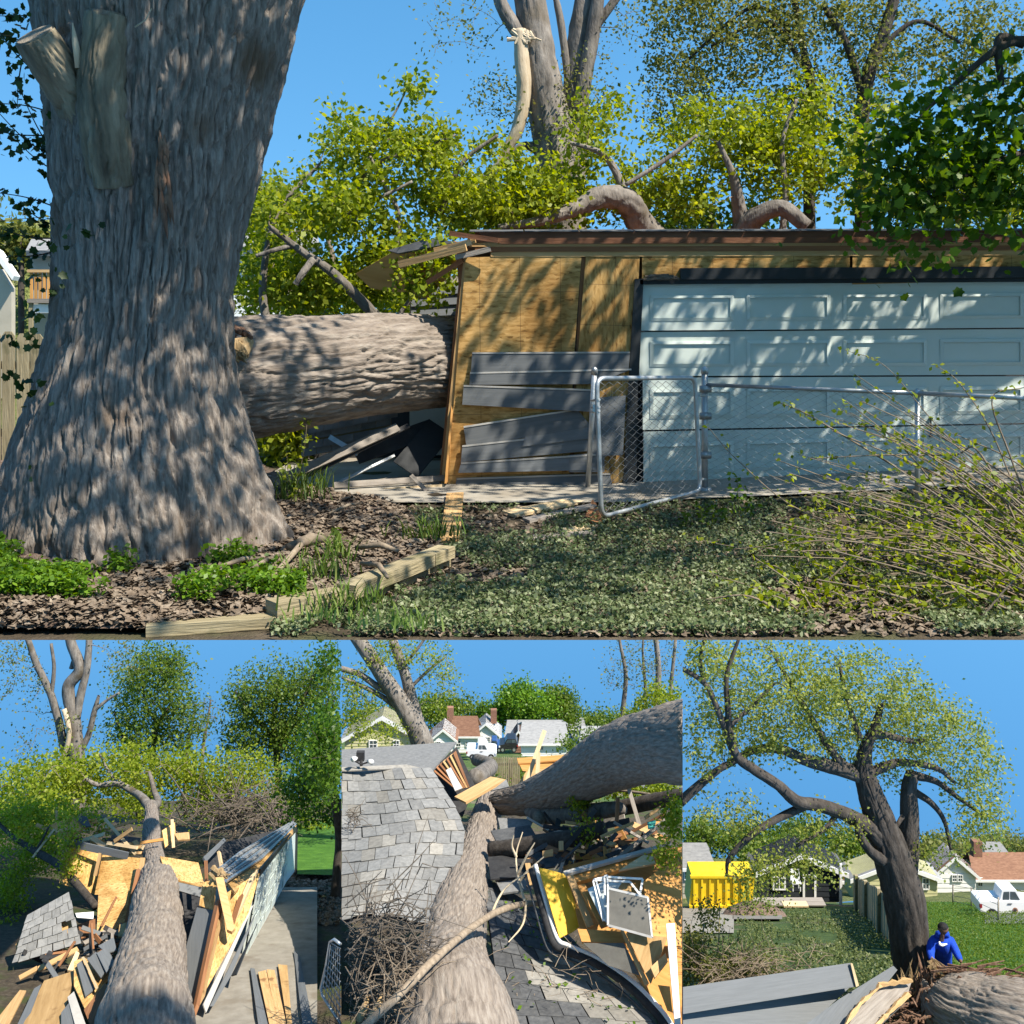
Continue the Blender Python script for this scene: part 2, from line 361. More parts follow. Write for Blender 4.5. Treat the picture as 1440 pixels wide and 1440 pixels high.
# bark and wood
pmat('bark_grey', [(.06, .052, .045), (.17, .15, .13), (.27, .245, .215)], (9, 9, 2.5), 'Object', .9, .7, (40, 40, 12), dist=.02, dirt=((.10, .08, .055), 1.3, .56))
pmat('bark_big', [(.075, .06, .048), (.20, .17, .145), (.34, .305, .265)], (34, 34, 3.5), 'Object', .92, .9, (110, 110, 16), dist=.012, dirt=((.13, .09, .06), 1.6, .6), rnd=0, detail=8)
pmat('bark_log', [(.085, .068, .055), (.22, .185, .155), (.35, .31, .265)], (22, 3.2, 1), 'UV', .92, .9, (70, 14, 1), dist=.015, rnd=.1, detail=8)
pmat('bark_dark', [(.03, .025, .02), (.06, .05, .042), (.11, .095, .08)], (9, 9, 3), 'Object', .9, .6, (40, 40, 14))
pmat('bark_tan', [(.13, .10, .07), (.23, .18, .13), (.32, .26, .19)], (9, 9, 3), 'Object', .85, .4)
pmat('bark_olive', [(.10, .085, .045), (.17, .15, .08), (.25, .22, .12)], (9, 9, 3), 'Object', .85, .3)
pmat('peeled_wood', [(.36, .27, .17), (.52, .42, .29), (.62, .54, .40)], (20, 3, 1), 'UV', .7, .3)
pmat('torn_wood', [(.20, .12, .06), (.38, .26, .13), (.55, .43, .26)], (16, 16, 3), 'Object', .75, .8, (60, 60, 9), dist=.02)
pmat('rotten_wood', [(.08, .042, .028), (.17, .095, .06), (.28, .19, .13)], (16, 16, 3), 'Object', .85, .8, (60, 60, 9), dist=.02)
pmat('cut_wood', [(.10, .085, .065), (.2, .17, .13), (.29, .25, .19)], (20, 20, 20), 'Object', .85, .5)
pmat('lumber', [(.34, .20, .085), (.46, .29, .13), (.56, .38, .19)], (1.2, 22, 1), 'UV', .7, .2, dirt=((.22, .12, .05), 2.2, .62))
pmat('lumber_pale', [(.46, .33, .17), (.58, .44, .26), (.66, .54, .36)], (1.2, 22, 1), 'UV', .7, .2)
pmat('lumber_red', [(.16, .07, .035), (.24, .11, .05), (.33, .16, .075)], (1.2, 22, 1), 'UV', .75, .2)
pmat('plywood', [(.33, .20, .08), (.44, .28, .12), (.54, .36, .17)], (1, 9, 1), 'UV', .7, .15, dirt=((.2, .11, .045), 1.6, .6))
pmat('plywood_old', [(.36, .17, .045), (.48, .24, .07), (.56, .31, .11)], (1, 9, 1), 'UV', .7, .15, dirt=((.18, .085, .03), 1.4, .6))
pmat('wood_grey', [(.16, .14, .12), (.26, .23, .20), (.34, .31, .27)], (1.5, 18, 1), 'UV', .85, .3)
pmat('timber_old', [(.17, .14, .08), (.27, .225, .135), (.36, .31, .20)], (2, 26, 1), 'UV', .85, .4, dirt=((.08, .085, .035), 2.5, .58))
osbmat('osb', (.56, .34, .12)); osbmat('osb_plain', (.58, .37, .15), False)
# building
pmat('siding', [(.105, .113, .12), (.125, .134, .142), (.148, .157, .166)], (1.5, 30, 1), 'UV', .6, .3, (3, 90, 1), rnd=.14, dist=.004)
pmat('siding_edge', [(.34, .33, .31), (.40, .39, .37), (.46, .45, .43)], (3, 3, 3), 'Object', .7, 0)
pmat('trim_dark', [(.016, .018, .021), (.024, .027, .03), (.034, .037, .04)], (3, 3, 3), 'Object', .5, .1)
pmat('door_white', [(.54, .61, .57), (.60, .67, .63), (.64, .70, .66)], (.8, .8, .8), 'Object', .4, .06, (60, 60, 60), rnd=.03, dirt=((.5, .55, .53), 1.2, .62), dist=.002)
pmat('white_paint', [(.70, .69, .66), (.76, .75, .72), (.80, .79, .77)], (2, 2, 2), 'Object', .5, .05, rnd=.05)
pmat('cream_paint', [(.42, .40, .20), (.47, .45, .24), (.52, .49, .28)], (2, 2, 2), 'Object', .7, .05, rnd=.05)
pmat('tan_paint', [(.34, .31, .25), (.40, .36, .29), (.44, .4, .33)], (2, 2, 2), 'Object', .7, .05, rnd=.05)
pmat('dark_paint', [(.014, .017, .02), (.022, .026, .03), (.03, .034, .04)], (2, 2, 2), 'Object', .6, .05)
pmat('orange_brick', [(.36, .18, .07), (.46, .25, .11), (.52, .31, .15)], (6, 6, 6), 'Object', .85, .2)
pmat('brick_red', [(.17, .08, .05), (.24, .12, .08), (.32, .18, .12)], (8, 8, 8), 'Object', .85, .2)
pmat('shingle', [(.14, .142, .14), (.20, .20, .196), (.27, .268, .258)], (7, 7, 7), 'Object', .92, .5, (160, 160, 160), rnd=.14, dist=.004)
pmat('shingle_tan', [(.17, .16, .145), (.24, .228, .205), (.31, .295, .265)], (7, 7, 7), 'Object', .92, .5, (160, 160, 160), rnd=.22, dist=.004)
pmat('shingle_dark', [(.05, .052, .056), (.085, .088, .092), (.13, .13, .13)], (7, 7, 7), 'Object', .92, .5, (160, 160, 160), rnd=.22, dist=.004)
pmat('roof_grey', [(.16, .16, .16), (.23, .23, .23), (.29, .29, .28)], (3, 8, 8), 'Object', .9, .3)
pmat('stub_wood', [(.05, .042, .03), (.19, .16, .11), (.36, .31, .22)], (7, 1.6, 1), 'UV', .85, .8, (50, 9, 1), dist=.015, rnd=0)
pmat('roof_brown', [(.12, .06, .04), (.18, .095, .06), (.25, .14, .09)], (3, 8, 8), 'Object', .9, .3)
pmat('roof_deck', [(.09, .04, .022), (.15, .065, .035), (.20, .095, .05)], (2, 12, 1), 'UV', .8, .2)
pmat('felt', [(.02, .02, .022), (.035, .035, .037), (.055, .055, .055)], (5, 5, 5), 'Object', .85, .4, dist=.01)  # roofing felt; also the black that stands for shade inside wrecks
pmat('glass', [(.03, .045, .055), (.05, .07, .08), (.09, .12, .13)], (1, 1, 1), 'Object', .08, 0, spec=.6)
pmat('mesh_screen', [(.10, .095, .085), (.13, .125, .11), (.17, .16, .14)], (3, 3, 3), 'Object', .6, .1)
pmat('yellow_panel', [(.52, .29, .015), (.62, .37, .02), (.70, .43, .04)], (4, 1.5, 4), 'Object', .55, .2)
pmat('yellow_steel', [(.55, .38, .01), (.66, .46, .015), (.72, .52, .03)], (2, 2, 2), 'Object', .5, .1)
pmat('foil', [(.40, .44, .44), (.52, .57, .57), (.62, .66, .66)], (3, 3, 3), 'Object', .35, .5, metal=.4)
pmat('teal_plastic', [(.05, .27, .24), (.07, .34, .30), (.1, .4, .36)], (2, 2, 2), 'Object', .4, .1)
# metal, vehicles
pmat('galvanised', [(.36, .38, .39), (.46, .48, .49), (.55, .57, .58)], (9, 9, 9), 'Object', .42, .15, metal=.75, spec=.5)
pmat('wire', [(.22, .23, .235), (.29, .30, .305), (.36, .37, .37)], (9, 9, 9), 'Object', .5, 0, metal=.6)
pmat('steel_dark', [(.05, .055, .06), (.08, .085, .09), (.12, .125, .13)], (9, 9, 9), 'Object', .45, .1, metal=.6)
pmat('car_white', [(.68, .69, .70), (.73, .74, .75), (.76, .77, .78)], (2, 2, 2), 'Object', .22, 0, spec=.5, rnd=.03)
pmat('car_blue', [(.02, .05, .14), (.03, .07, .2), (.04, .09, .25)], (2, 2, 2), 'Object', .2, 0, spec=.5)
pmat('car_black', [(.012, .012, .014), (.018, .018, .02), (.025, .025, .028)], (2, 2, 2), 'Object', .22, 0, spec=.5)
pmat('red_paint', [(.16, .01, .015), (.22, .015, .02), (.26, .02, .03)], (2, 2, 2), 'Object', .4, 0)
pmat('rubber', [(.012, .012, .012), (.02, .02, .02), (.03, .03, .03)], (9, 9, 9), 'Object', .8, .1)
pmat('plastic_white', [(.6, .6, .58), (.68, .68, .66), (.74, .74, .72)], (3, 3, 3), 'Object', .3, 0)
# ground
pmat('soil', [(.035, .028, .018), (.075, .058, .038), (.15, .12, .085)], (6, 6, 6), 'Object', .95, .9, (50, 50, 50), dist=.03, dirt=((.06, .075, .022), .9, .5))
pmat('mulch', [(.06, .04, .028), (.15, .105, .08), (.28, .22, .18)], (22, 22, 22), 'Object', .95, 1, (60, 60, 60), dist=.04)
pmat('chips', [(.06, .042, .028), (.19, .145, .105), (.38, .32, .25)], (14, 14, 14), 'Object', .9, .5)
pmat('concrete', [(.19, .172, .142), (.25, .23, .195), (.31, .29, .25)], (2.5, 2.5, 2.5), 'Object', .9, .4, (60, 60, 60), dist=.006, dirt=((.19, .165, .13), 1.1, .55))
pmat('lawn_ground', [(.03, .055, .012), (.06, .10, .022), (.10, .14, .04)], (3, 3, 3), 'Object', .95, .8, (30, 30, 30), dist=.05, dirt=((.17, .14, .09), .35, .56))
pmat('lawn_green', [(.03, .085, .008), (.05, .13, .012), (.09, .19, .025)], (2, 2, 2), 'Object', .95, .8, (30, 30, 30), dist=.05)
pmat('hill_green', [(.07, .09, .02), (.13, .15, .04), (.20, .20, .08)], (1.2, 1.2, 1.2), 'Object', .95, 1, (6, 6, 6), dist=.3)
pmat('road', [(.13, .125, .12), (.17, .165, .16), (.21, .205, .195)], (1, 1, 1), 'Object', .9, .3)
pmat('brush_dry', [(.06, .05, .04), (.11, .09, .07), (.19, .16, .13)], (9, 9, 9), 'Object', .9, .2)
# people
pmat('skin', [(.10, .05, .03), (.13, .068, .042), (.16, .085, .055)], (9, 9, 9), 'Object', .5, .05, rnd=0)
pmat('hoodie_blue', [(.006, .035, .30), (.01, .055, .42), (.015, .075, .5)], (9, 9, 9), 'Object', .85, .5, rnd=0)
pmat('navy_cloth', [(.006, .007, .015), (.01, .011, .022), (.016, .017, .03)], (9, 9, 9), 'Object', .9, .3, rnd=0)
pmat('hair_black', [(.008, .007, .007), (.013, .011, .011), (.02, .018, .018)], (40, 40, 40), 'Object', .6, .5, rnd=0)
# foliage
leafmat('leaf_spring', (.13, .19, .013), (.24, .31, .024), (.37, .41, .05), .55)
leafmat('leaf_green', (.06, .11, .011), (.11, .18, .018), (.19, .25, .04), .5)
leafmat('leaf_maple', (.035, .085, .008), (.07, .15, .013), (.14, .23, .025), .55)
leafmat('leaf_olive', (.08, .10, .02), (.16, .18, .04), (.25, .26, .07), .5)
leafmat('leaf_cover', (.05, .085, .025), (.14, .18, .075), (.30, .33, .19), .3)
leafmat('leaf_bright', (.055, .13, .008), (.11, .22, .014), (.19, .32, .03), .45)
leafmat('leaf_pale', (.15, .19, .03), (.27, .31, .055), (.40, .43, .11), .55)
leafmat('leaf_garden', (.05, .075, .02), (.10, .13, .035), (.18, .20, .075), .35)
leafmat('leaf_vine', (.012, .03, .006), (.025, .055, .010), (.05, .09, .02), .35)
leafmat('grass_blade', (.05, .10, .012), (.10, .17, .025), (.2, .25, .06), .35)
# ================================================================ UPPER TERRACE: the wrecked garage and the old tree
def G(px, py, z=0.0):
    D = (CAMZ-z)*F/(py-HZ); return P(px, py, D)
def sheet(name, xs, ys, zf, mat, kind='structure', parent=None, keep=None):
    X, Y = np.meshgrid(xs, ys); Z = zf(X, Y); n, m = X.shape
    i, j = np.meshgrid(np.arange(n-1), np.arange(m-1), indexing='ij')
    Q = np.stack([i*m+j, i*m+j+1, (i+1)*m+j+1, (i+1)*m+j], -1).reshape(-1, 4); V = np.stack([X, Y, Z], -1).reshape(-1, 3)
    if keep is not None:
        c = V[Q].mean(1); Q = Q[keep(c[:, 0], c[:, 1])]
        us = np.unique(Q); mp_ = np.full(len(V), -1); mp_[us] = np.arange(len(us)); V = V[us]; Q = mp_[Q]
    o = link(name, npmesh(name, V, Q, V[Q.ravel()][:, :2], True), mat, parent)
    if parent is None: o['kind'] = kind
    return o
YF = 1.6*F/(900-HZ)                                   # front edge of the terrace
def zl(x, y):
    e = np.clip((y-YF)/.8, 0, 1); return np.clip((y-8.0)/1.5, 0, 1)*(np.clip(x-.9, 0, 9)*.045+.045)+.05*e*(vnoise(x*1.3, y*1.3, seed=2)-.5)+.03*e*(vnoise(x*4, y*4, seed=3)-.5)
sheet('lawn', np.linspace(-9, 10, 150), np.concatenate([[YF], np.linspace(YF+.1, 16.2, 90)]), zl, 'soil')
sheet('back_yard', np.linspace(-18, -4.8, 30), np.linspace(16.2, 33, 20), lambda x, y: x*0-.02, 'hill_green')
sheet('bounce_lawn', np.linspace(-16, 16, 40), np.linspace(-14, 2.1, 24), lambda x, y: x*0+.03*(vnoise(x, y, seed=4)-.5)-.02, 'lawn_ground')  # unseen lawn added for bounce light and less blue from below
# concrete pad in front of and under the garage
def zpad(x, y): return .07+np.clip(x-.9, 0, 9)*.045
sheet('driveway', np.linspace(-2.6, 10, 40), np.linspace(9.55, 15.1, 12), zpad, 'concrete', keep=lambda x, y: y > 9.62+.12*np.sin(x*2)-.12*np.clip(x-1.5, 0, 9))
# raised bed
bl = [(-9, YF+.02), (G(200, 893).x, G(200, 893).y), (G(482, 868).x, G(482, 868).y), (G(498, 845).x, G(498, 845).y), (G(632, 792).x, G(632, 792).y), (G(560, 740).x, 9.4), (G(430, 700).x, 10.2), (-3.2, 13), (-9, 13)]
def inpoly(x, y, poly):
    r = np.zeros(np.shape(x), bool); n = len(poly)
    for i in range(n):
        (x1, y1), (x2, y2) = poly[i], poly[(i+1) % n]
        c = ((y1 > y) != (y2 > y)); r ^= c & (x < (x2-x1)*(y-y1)/((y2-y1) or 1e-9)+x1)
    return r
def edist(x, y):
    d = np.full(np.shape(x), 9.0)
    for i in range(1, 5):
        (x1, y1), (x2, y2) = bl[i], bl[i+1]; L2 = (x2-x1)**2+(y2-y1)**2; tt = np.clip(((x-x1)*(x2-x1)+(y-y1)*(y2-y1))/L2, 0, 1); d = np.minimum(d, np.hypot(x-x1-tt*(x2-x1), y-y1-tt*(y2-y1)))
    return d
def zbed(x, y):
    return np.minimum(zbed0(x, y), .045+.35*np.clip(edist(x, y)-.08, 0, 9))
def zbed0(x, y):
    return np.clip((y-YF)*.45, 0, 1)*.0+np.minimum(np.clip((y-YF-.03)*.5, 0.004, 9), .085)+np.clip((y-YF)*2, 0, 1)*(.05*(vnoise(x*2.2, y*2.2, seed=8)-.3)+.12*np.exp(-((x+3.1)**2+(y-7.6)**2)/1.6)+.04*(vnoise(x*7, y*7, seed=9)-.5))
sheet('planting_bed', np.linspace(-9, -.4, 260), np.linspace(YF+.02, 13, 200), zbed, 'mulch', keep=lambda x, y: inpoly(x, y, bl))
# landscape timbers
tb = thing('timber_edging', 'mossy square landscape timbers edging the planting bed below the old tree', 'garden edging', G(485, 872))
def timber(a, b, z0, z1, w_=.13):
    a = Vector((a.x, a.y, 0)); b = Vector((b.x, b.y, 0)); d = (b-a).normalized(); s = Vector((-d.y, d.x, 0))*w_
    if s.y < 0: s = -s
    def f(g):
        n = 5
        for z in ((z0, z1),): g.slab([a+Vector((0, 0, z1)), b+Vector((0, 0, z1)), b+s+Vector((0, 0, z1)), a+s+Vector((0, 0, z1))], z1-z0, Vector((0, 0, 1)))
    return one(f, 'timber', 'timber_old', tb)
timber(G(205, 897), G(388, 884), 0, .06); timber(G(390, 884), G(487, 864), .002, .135); timber(G(492, 858), G(634, 797), .0, .07); timber(G(497, 862, .0)+Vector((.01, .02, 0)), G(612, 812), .072, .15); timber(G(613, 811), G(640, 799), .071, .148)

# ---------------------------------------------------------------- the big old tree
bt = thing('old_tree', 'huge grey furrowed tree trunk with flared roots and two sawn-off stubs', 'tree', (-2.55, 7.6, .05))
prof = [(-520, 70, 560), (-260, 62, 490), (-60, 55, 432), (0, 58, 410), (60, 66, 396), (120, 74, 382), (200, 82, 362), (280, 88, 342), (360, 90, 324), (420, 88, 317), (480, 78, 316), (540, 60, 325), (600, 44, 342), (650, 33, 360), (700, 22, 378), (740, 12, 392), (780, 4, 402), (808, -2, 410)]
DC = 7.6; rows = crom(prof, 22); rows = np.array([r for r in rows])
zz = CAMZ-(rows[:, 0]-HZ)/F*DC; cx = ((rows[:, 1]+rows[:, 2])/2-720)/F*DC; rr = (rows[:, 2]-rows[:, 1])/2*DC/F*.985
seg = 560; th = np.linspace(0, 2*np.pi, seg, endpoint=False); TH, ZZ = np.meshgrid(th, zz); U = TH/(2*np.pi)
flare = np.clip((1.05-ZZ)/1.0, 0, 1)**1.6
lob = .5+.5*np.cos(TH*5+.7+.6*np.sin(TH*2)); lob2 = .5+.5*np.cos(TH*9+1.3)
Rr = rr[:, None]*(1+.0*TH)+flare*(.20*(lob-.45)+.06*(lob2-.5))
Rr += .07*(vnoise(U*10, ZZ*.35, seed=31, perx=10)-.5)*(1+flare)             # long flutes
cellw = .042; cells = int(2*np.pi*rr.mean()/cellw)
tw_ = ZZ*.0+.35*(vnoise(U*6, ZZ*.8, seed=37, perx=6)-.5)/cells*3
H = bark_h((U+tw_) % 1.0, ZZ/cellw, cells, 8, 41); H2 = bark_h(U, ZZ/.12, cells//3, 6, 47)
Rr += .08*(H-.5)+.05*(H2-.5)
# old wound below the fork (photo 235,250): a shallow hollow with a torn lip
ang_w = 1.5*np.pi+.13; hol = np.exp(-(((TH-ang_w)/.10)**2+((ZZ-2.62)/.42)**2)); Rr -= .10*hol
lip = np.exp(-(((TH-ang_w+.16)/.05)**2+((ZZ-2.72)/.3)**2)); Rr += .05*lip
# hollow dark cleft at the left root
cl_ = np.exp(-(((TH-3.72)/.10)**2+((ZZ-.5)/.7)**2)); Rr -= .2*cl_
cl2 = np.exp(-(((TH-(1.5*np.pi+.62))/.05)**2))*np.clip((1.3-ZZ)/1.0, 0, 1); Rr -= .12*cl2
Vt = np.stack([cx[:, None]+Rr*np.cos(TH), DC+Rr*np.sin(TH)*.95, ZZ], -1); m = len(zz)
i, k = np.meshgrid(np.arange(m-1), np.arange(seg), indexing='ij'); k2 = (k+1) % seg
link('trunk', npmesh('trunk', Vt.reshape(-1, 3), np.stack([i*seg+k, (i+1)*seg+k, (i+1)*seg+k2, i*seg+k2], -1).reshape(-1, 4), None, True), 'bark_big', bt)
def stub(rows_, seed):
    pts, rd = ppath(rows_, 26); s = barktube('sawn_stub', None, 'stub_wood', bt, 110, 1, .04, .045, 6, seed, .14, pts=pts, rads=rd)
    e = pts[-1]; d = (pts[-1]-pts[-2]).normalized(); x = d.orthogonal().normalized(); y = d.cross(x); g = Geo()
    ring = [e+d*.012+(x*math.cos(a)+y*math.sin(a))*rd[-1]*(.92+.1*random.random()) for a in np.linspace(0, 6.28, 22)[:-1]]
    g.slab(ring, .03, d); g.build('cut_face', 'cut_wood', s)
stub([(150, 215, 7.25, 34), (110, 140, 7.05, 33), (72, 85, 6.85, 30), (50, 50, 6.75, 28)], 61)
stub([(158, 260, 7.05, 30), (148, 180, 6.92, 35), (145, 100, 6.86, 33), (152, 22, 6.83, 30)], 62)
one(lambda g: g.tube([P(112, 95, 6.8), P(106, 60, 6.75), P(102, 32, 6.74)], [.03, .022, .004], 6), 'broken_twig', 'peeled_wood', bt, smooth=True)
one(lambda g: g.tube([P(190, 38, 6.75), P(205, 28, 6.72), P(213, 12, 6.7)], [.006, .005, .004], 5), 'broken_twig', 'peeled_wood', bt, smooth=True)
# torn reddish wood inside the wound
def torn(g):
    for k in range(26):
        x = 228+random.gauss(0, 6); y = 170+random.random()*110; a = P(x, y, 6.93-.02*random.random()); b = P(x+random.gauss(2, 4), y+24+random.random()*40, 6.93-.03*random.random())
        g.tube([a, (a+b)/2+Vector((0, -.012, 0)), b], [.003, .012+.01*random.random(), .002], 5)
one(torn, 'torn_wound', 'rotten_wood', bt, smooth=True)
# limbs and crown above the picture: they cast the dappled shade
lp = [ppath(r, 6) for r in ([(300, -380, 7.6, 120), (420, -700, 7.2, 90), (620, -1050, 6.4, 60), (900, -1300, 5.8, 35)], [(250, -380, 7.6, 110), (120, -800, 8, 80), (-100, -1200, 8.4, 50)], [(420, -560, 7.4, 60), (700, -720, 7.4, 40), (1000, -900, 7.2, 25)])]
for pts, rd in lp: barktube('limb', None, 'bark_big', bt, 24, 1, .03, .06, 6, 71, .06, pts=pts, rads=rd)
tg = [list(Vector(c)+Vector((random.gauss(0, 1)*s, random.gauss(0, 1)*s*.8, random.gauss(0, 1)*s*.45))) for c, s, n in (((.4, 5.2, 6.8), 1.0, 80), ((-1.0, 6.0, 7.2), 1.0, 60), ((-4.2, 8, 7.0), 1.0, 16), ((1.6, 6.0, 7.4), .9, 30)) for _ in range(n)]
tws = grow(lp, tg, .03, .005, 'bark_grey', bt, 'branches')
leafmesh('crown', np.vstack([c[-1]+RNG.normal(size=(26, 3))*.26 for c in tws]), .15, 'leaf_green', bt, .6)
# thin leafy shoots on the left of the trunk (dark lobed leaves)
def shoots():
    g = Geo(); C = []
    for (a, b, sg) in (((90, 130), (-10, 40), 8), ((88, 165), (-10, 145), -6), ((85, 190), (-20, 182), 4), ((88, 228), (-10, 150), 10), ((92, 250), (20, 195), 5), ((95, 300), (-10, 270), -6), ((90, 335), (-15, 315), 8), ((80, 352), (10, 360), 4), ((92, 325), (25, 285), 4), ((70, 12), (-8, 22), 5), ((60, 60), (-8, 42), 5), ((88, 240), (25, 120), 6), ((30, 60), (24, 150), 3), ((88, 218), (50, 205), 3)):
        d0, d1 = 7.6+random.random()*.3, 7.2+random.random()*.5
        r = crom([(a[0]+6, a[1], d0, 1.3), ((a[0]+b[0])/2, (a[1]+b[1])/2+sg, (d0+d1)/2, .9), (b[0], b[1], d1, .5)], 8)
        pts = [P(*q[:3]) for q in r]; g.tube(pts, [q[3]*q[2]/F for q in r], 5, False)
        for q in pts[3:]:
            for _ in range(2 if random.random() < .75 else 0): C.append(list(q+Vector((random.gauss(0, .035), random.gauss(0, .03), random.gauss(-.015, .03)))))
    for (x, y, n) in ((70, 345, 5), (60, 300, 6), (30, 290, 6), (20, 210, 6), (70, 165, 5), (45, 390, 6), (75, 400, 8), (55, 440, 7), (20, 480, 6), (50, 475, 8), (15, 530, 7), (30, 550, 5), (60, 555, 5), (105, 325, 4), (135, 325, 4), (50, 660, 3), (95, 10, 5), (10, 90, 5), (30, 20, 5), (5, 60, 6)):
        for _ in range(n): C.append(list(P(x+random.gauss(0, 9), y+random.gauss(0, 9), 6.7 if x > 40 and y > 300 else 7.1)))
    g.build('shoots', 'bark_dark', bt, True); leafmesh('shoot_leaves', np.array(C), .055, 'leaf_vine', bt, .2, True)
shoots()

# ---------------------------------------------------------------- fallen tree across the garage
ft = thing('fallen_tree', 'great fallen trunk with leafy yellow-green crown lying across the crushed garage', 'tree', (-2.6, 9.2, .1))
barktube('trunk', [(215, 545, 8.6, 84), (300, 535, 9.1, 82), (360, 528, 9.4, 80), (430, 522, 9.8, 76), (500, 515, 10.4, 70), (570, 511, 11.0, 65), (640, 508, 11.75, 58), (720, 500, 12.4, 50), (830, 470, 13.0, 42), (900, 420, 13.8, 36)], 'bark_log', ft, 250, 36, .07, .045, 12, 81, .05)
one(lambda g: [g.tube([P(352, 478, 8.75), P(338, 490, 8.68), P(324, 500, 8.64)], [.04, .10, .07], 9)] + [g.tube([P(322+random.random()*22, 478+random.random()*30, 8.62), P(318+random.random()*30, 488+random.random()*26, 8.58)], [.016, .004], 5) for _ in range(26)], 'broken_stub', 'torn_wood', ft)
one(lambda g: [g.tube([P(x, y, 8.75+.1*random.random()), P(x+8, y+5, 8.7)], [.04, .02], 6) for x, y in ((322, 468), (330, 462), (338, 465), (345, 470))], 'rotten_patch', 'rotten_wood', ft)
flimbs = [[(940, 360, 13.6, 24), (905, 320, 13.3, 19), (885, 285, 13.1, 17), (850, 276, 13, 15), (815, 290, 12.9, 11), (760, 310, 12.8, 7), (700, 320, 12.8, 4)],
          [(1040, 380, 13.8, 22), (1045, 330, 13.5, 19), (1065, 303, 13.3, 13), (1100, 292, 13.2, 11), (1135, 318, 13.1, 9)], [(1045, 330, 13.5, 12), (1038, 285, 13.4, 9), (1030, 245, 13.3, 5), (1010, 200, 13.3, 3)],
          [(550, 470, 12.2, 8), (515, 430, 12, 7), (470, 385, 11.9, 6), (420, 350, 11.8, 4.5), (378, 318, 11.7, 3)], [(440, 365, 11.8, 5), (425, 385, 11.7, 4.5), (415, 400, 11.7, 4)], [(412, 345, 11.8, 4), (385, 352, 11.7, 3), (360, 360, 11.7, 2.5)],
          [(560, 350, 12.6, 3), (560, 300, 12.6, 3), (545, 270, 12.6, 3), (520, 220, 12.6, 2)], [(500, 260, 12.7, 4), (540, 225, 12.7, 3), (590, 210, 12.7, 2), (640, 190, 12.8, 1.5)], [(490, 300, 12.7, 3), (515, 230, 12.8, 2), (560, 150, 12.9, 1.3), (575, 115, 12.9, 1)],
          [(560, 445, 12, 3), (585, 410, 12, 2.5), (600, 385, 12, 2)], [(885, 285, 13.1, 6), (865, 240, 13.1, 5), (845, 215, 13, 4), (800, 200, 13, 2)], [(480, 305, 12.5, 2), (520, 285, 12.4, 2.4), (580, 255, 12.4, 2)],
          [(1100, 330, 13.5, 5), (1105, 270, 13.5, 4), (1100, 200, 13.5, 3), (1120, 140, 13.5, 2)], [(620, 300, 13, 4), (650, 230, 13, 3), (700, 190, 13, 2)], [(880, 260, 13, 3), (935, 225, 13, 3), (980, 190, 13, 2)], [(380, 480, 12, 6), (370, 400, 12, 5), (390, 300, 12.2, 3), (450, 230, 12.5, 2)]]
fl = [ppath(r, 16) for r in flimbs]
for pts, rd in fl: barktube('limb', None, 'bark_grey', ft, 40, 1, .04, .05, 5, 85, .12, pts=pts, rads=rd)
fcr = [(450, 300, 120, 60, 12.6, 1.0, 75), (430, 400, 110, 45, 12.7, .8, 75), (540, 360, 70, 60, 12.8, .6, 45), (560, 220, 110, 60, 12.9, .9, 44), (500, 185, 70, 35, 12.9, .6, 14), (660, 250, 110, 55, 13.3, .9, 55), (700, 290, 130, 40, 13.3, .8, 62), (800, 270, 100, 50, 13.4, .8, 44), (840, 190, 60, 60, 13.5, .6, 16), (950, 270, 90, 55, 13.7, .8, 36), (1010, 190, 110, 55, 13.8, .9, 46), (1090, 240, 110, 60, 14, .9, 46), (1150, 180, 110, 70, 14.2, .9, 44), (1250, 260, 120, 55, 14.3, .9, 40), (1380, 250, 90, 60, 14.4, .9, 26), (575, 130, 30, 20, 12.9, .3, 4), (620, 400, 18, 60, 11.4, .15, 9), (585, 390, 14, 50, 11.5, .15, 7)]
tg = [q for c in fcr for q in blob(*c)]
tws = grow(fl, tg, .022, .004, 'bark_tan', ft, 'branches')
Cf = np.vstack([np.vstack([c[-1]+RNG.normal(size=(46, 3))*[.12, .12, .11], c[RNG.integers(1, len(c), 14)]+RNG.normal(size=(14, 3))*.06]) for c in tws])
leafmesh('crown', Cf, .075, 'leaf_spring', ft, .25)

# ---------------------------------------------------------------- garage
DG = 10.7
gr = thing('garage', 'crushed garage with bare strand-board front, slipping grey siding and white door', 'garage', (P(900, 690, DG).x, DG, .1))
def gp(x, y, d=0): return P(x, y, DG+d)
pslab('osb_sheet', [(655, 362, DG), (818, 358, DG), (806, 520, DG), (800, 688, DG), (628, 690, DG)], .014, 'osb', gr)
pslab('osb_sheet', [(824, 357, DG+.004), (900, 357, DG+.004), (884, 640, DG+.004), (872, 688, DG+.004), (806, 688, DG+.004), (811, 520, DG+.004)], .014, 'osb', gr)
for x0, x1 in ((903, 1195), (1199, 1500), (1504, 1750)): pslab('osb_sheet', [(x0, 352, DG+.002), (x1, 351, DG+.002), (x1, 392, DG+.002), (x0, 400, DG+.002)], .014, 'osb', gr)
pslab('backing', [(640, 340, DG+.16), (1750, 340, DG+.16), (1750, 402, DG+.16), (645, 402, DG+.16)], .01, 'lumber_red', gr)
pslab('stud', [(818, 362, DG+.03), (824, 362, DG+.03), (808, 688, DG+.03), (799, 688, DG+.03)], .09, 'lumber_red', gr)
pslab('corner_post', [(652, 362, DG+.02), (656, 362, DG+.02), (630, 692, DG+.02), (619, 692, DG+.02)], .09, 'lumber', gr)
pslab('corner_post', [(648, 366, DG+.10), (652, 364, DG+.10), (622, 690, DG+.10), (616, 688, DG+.10)], .03, 'lumber_red', gr)
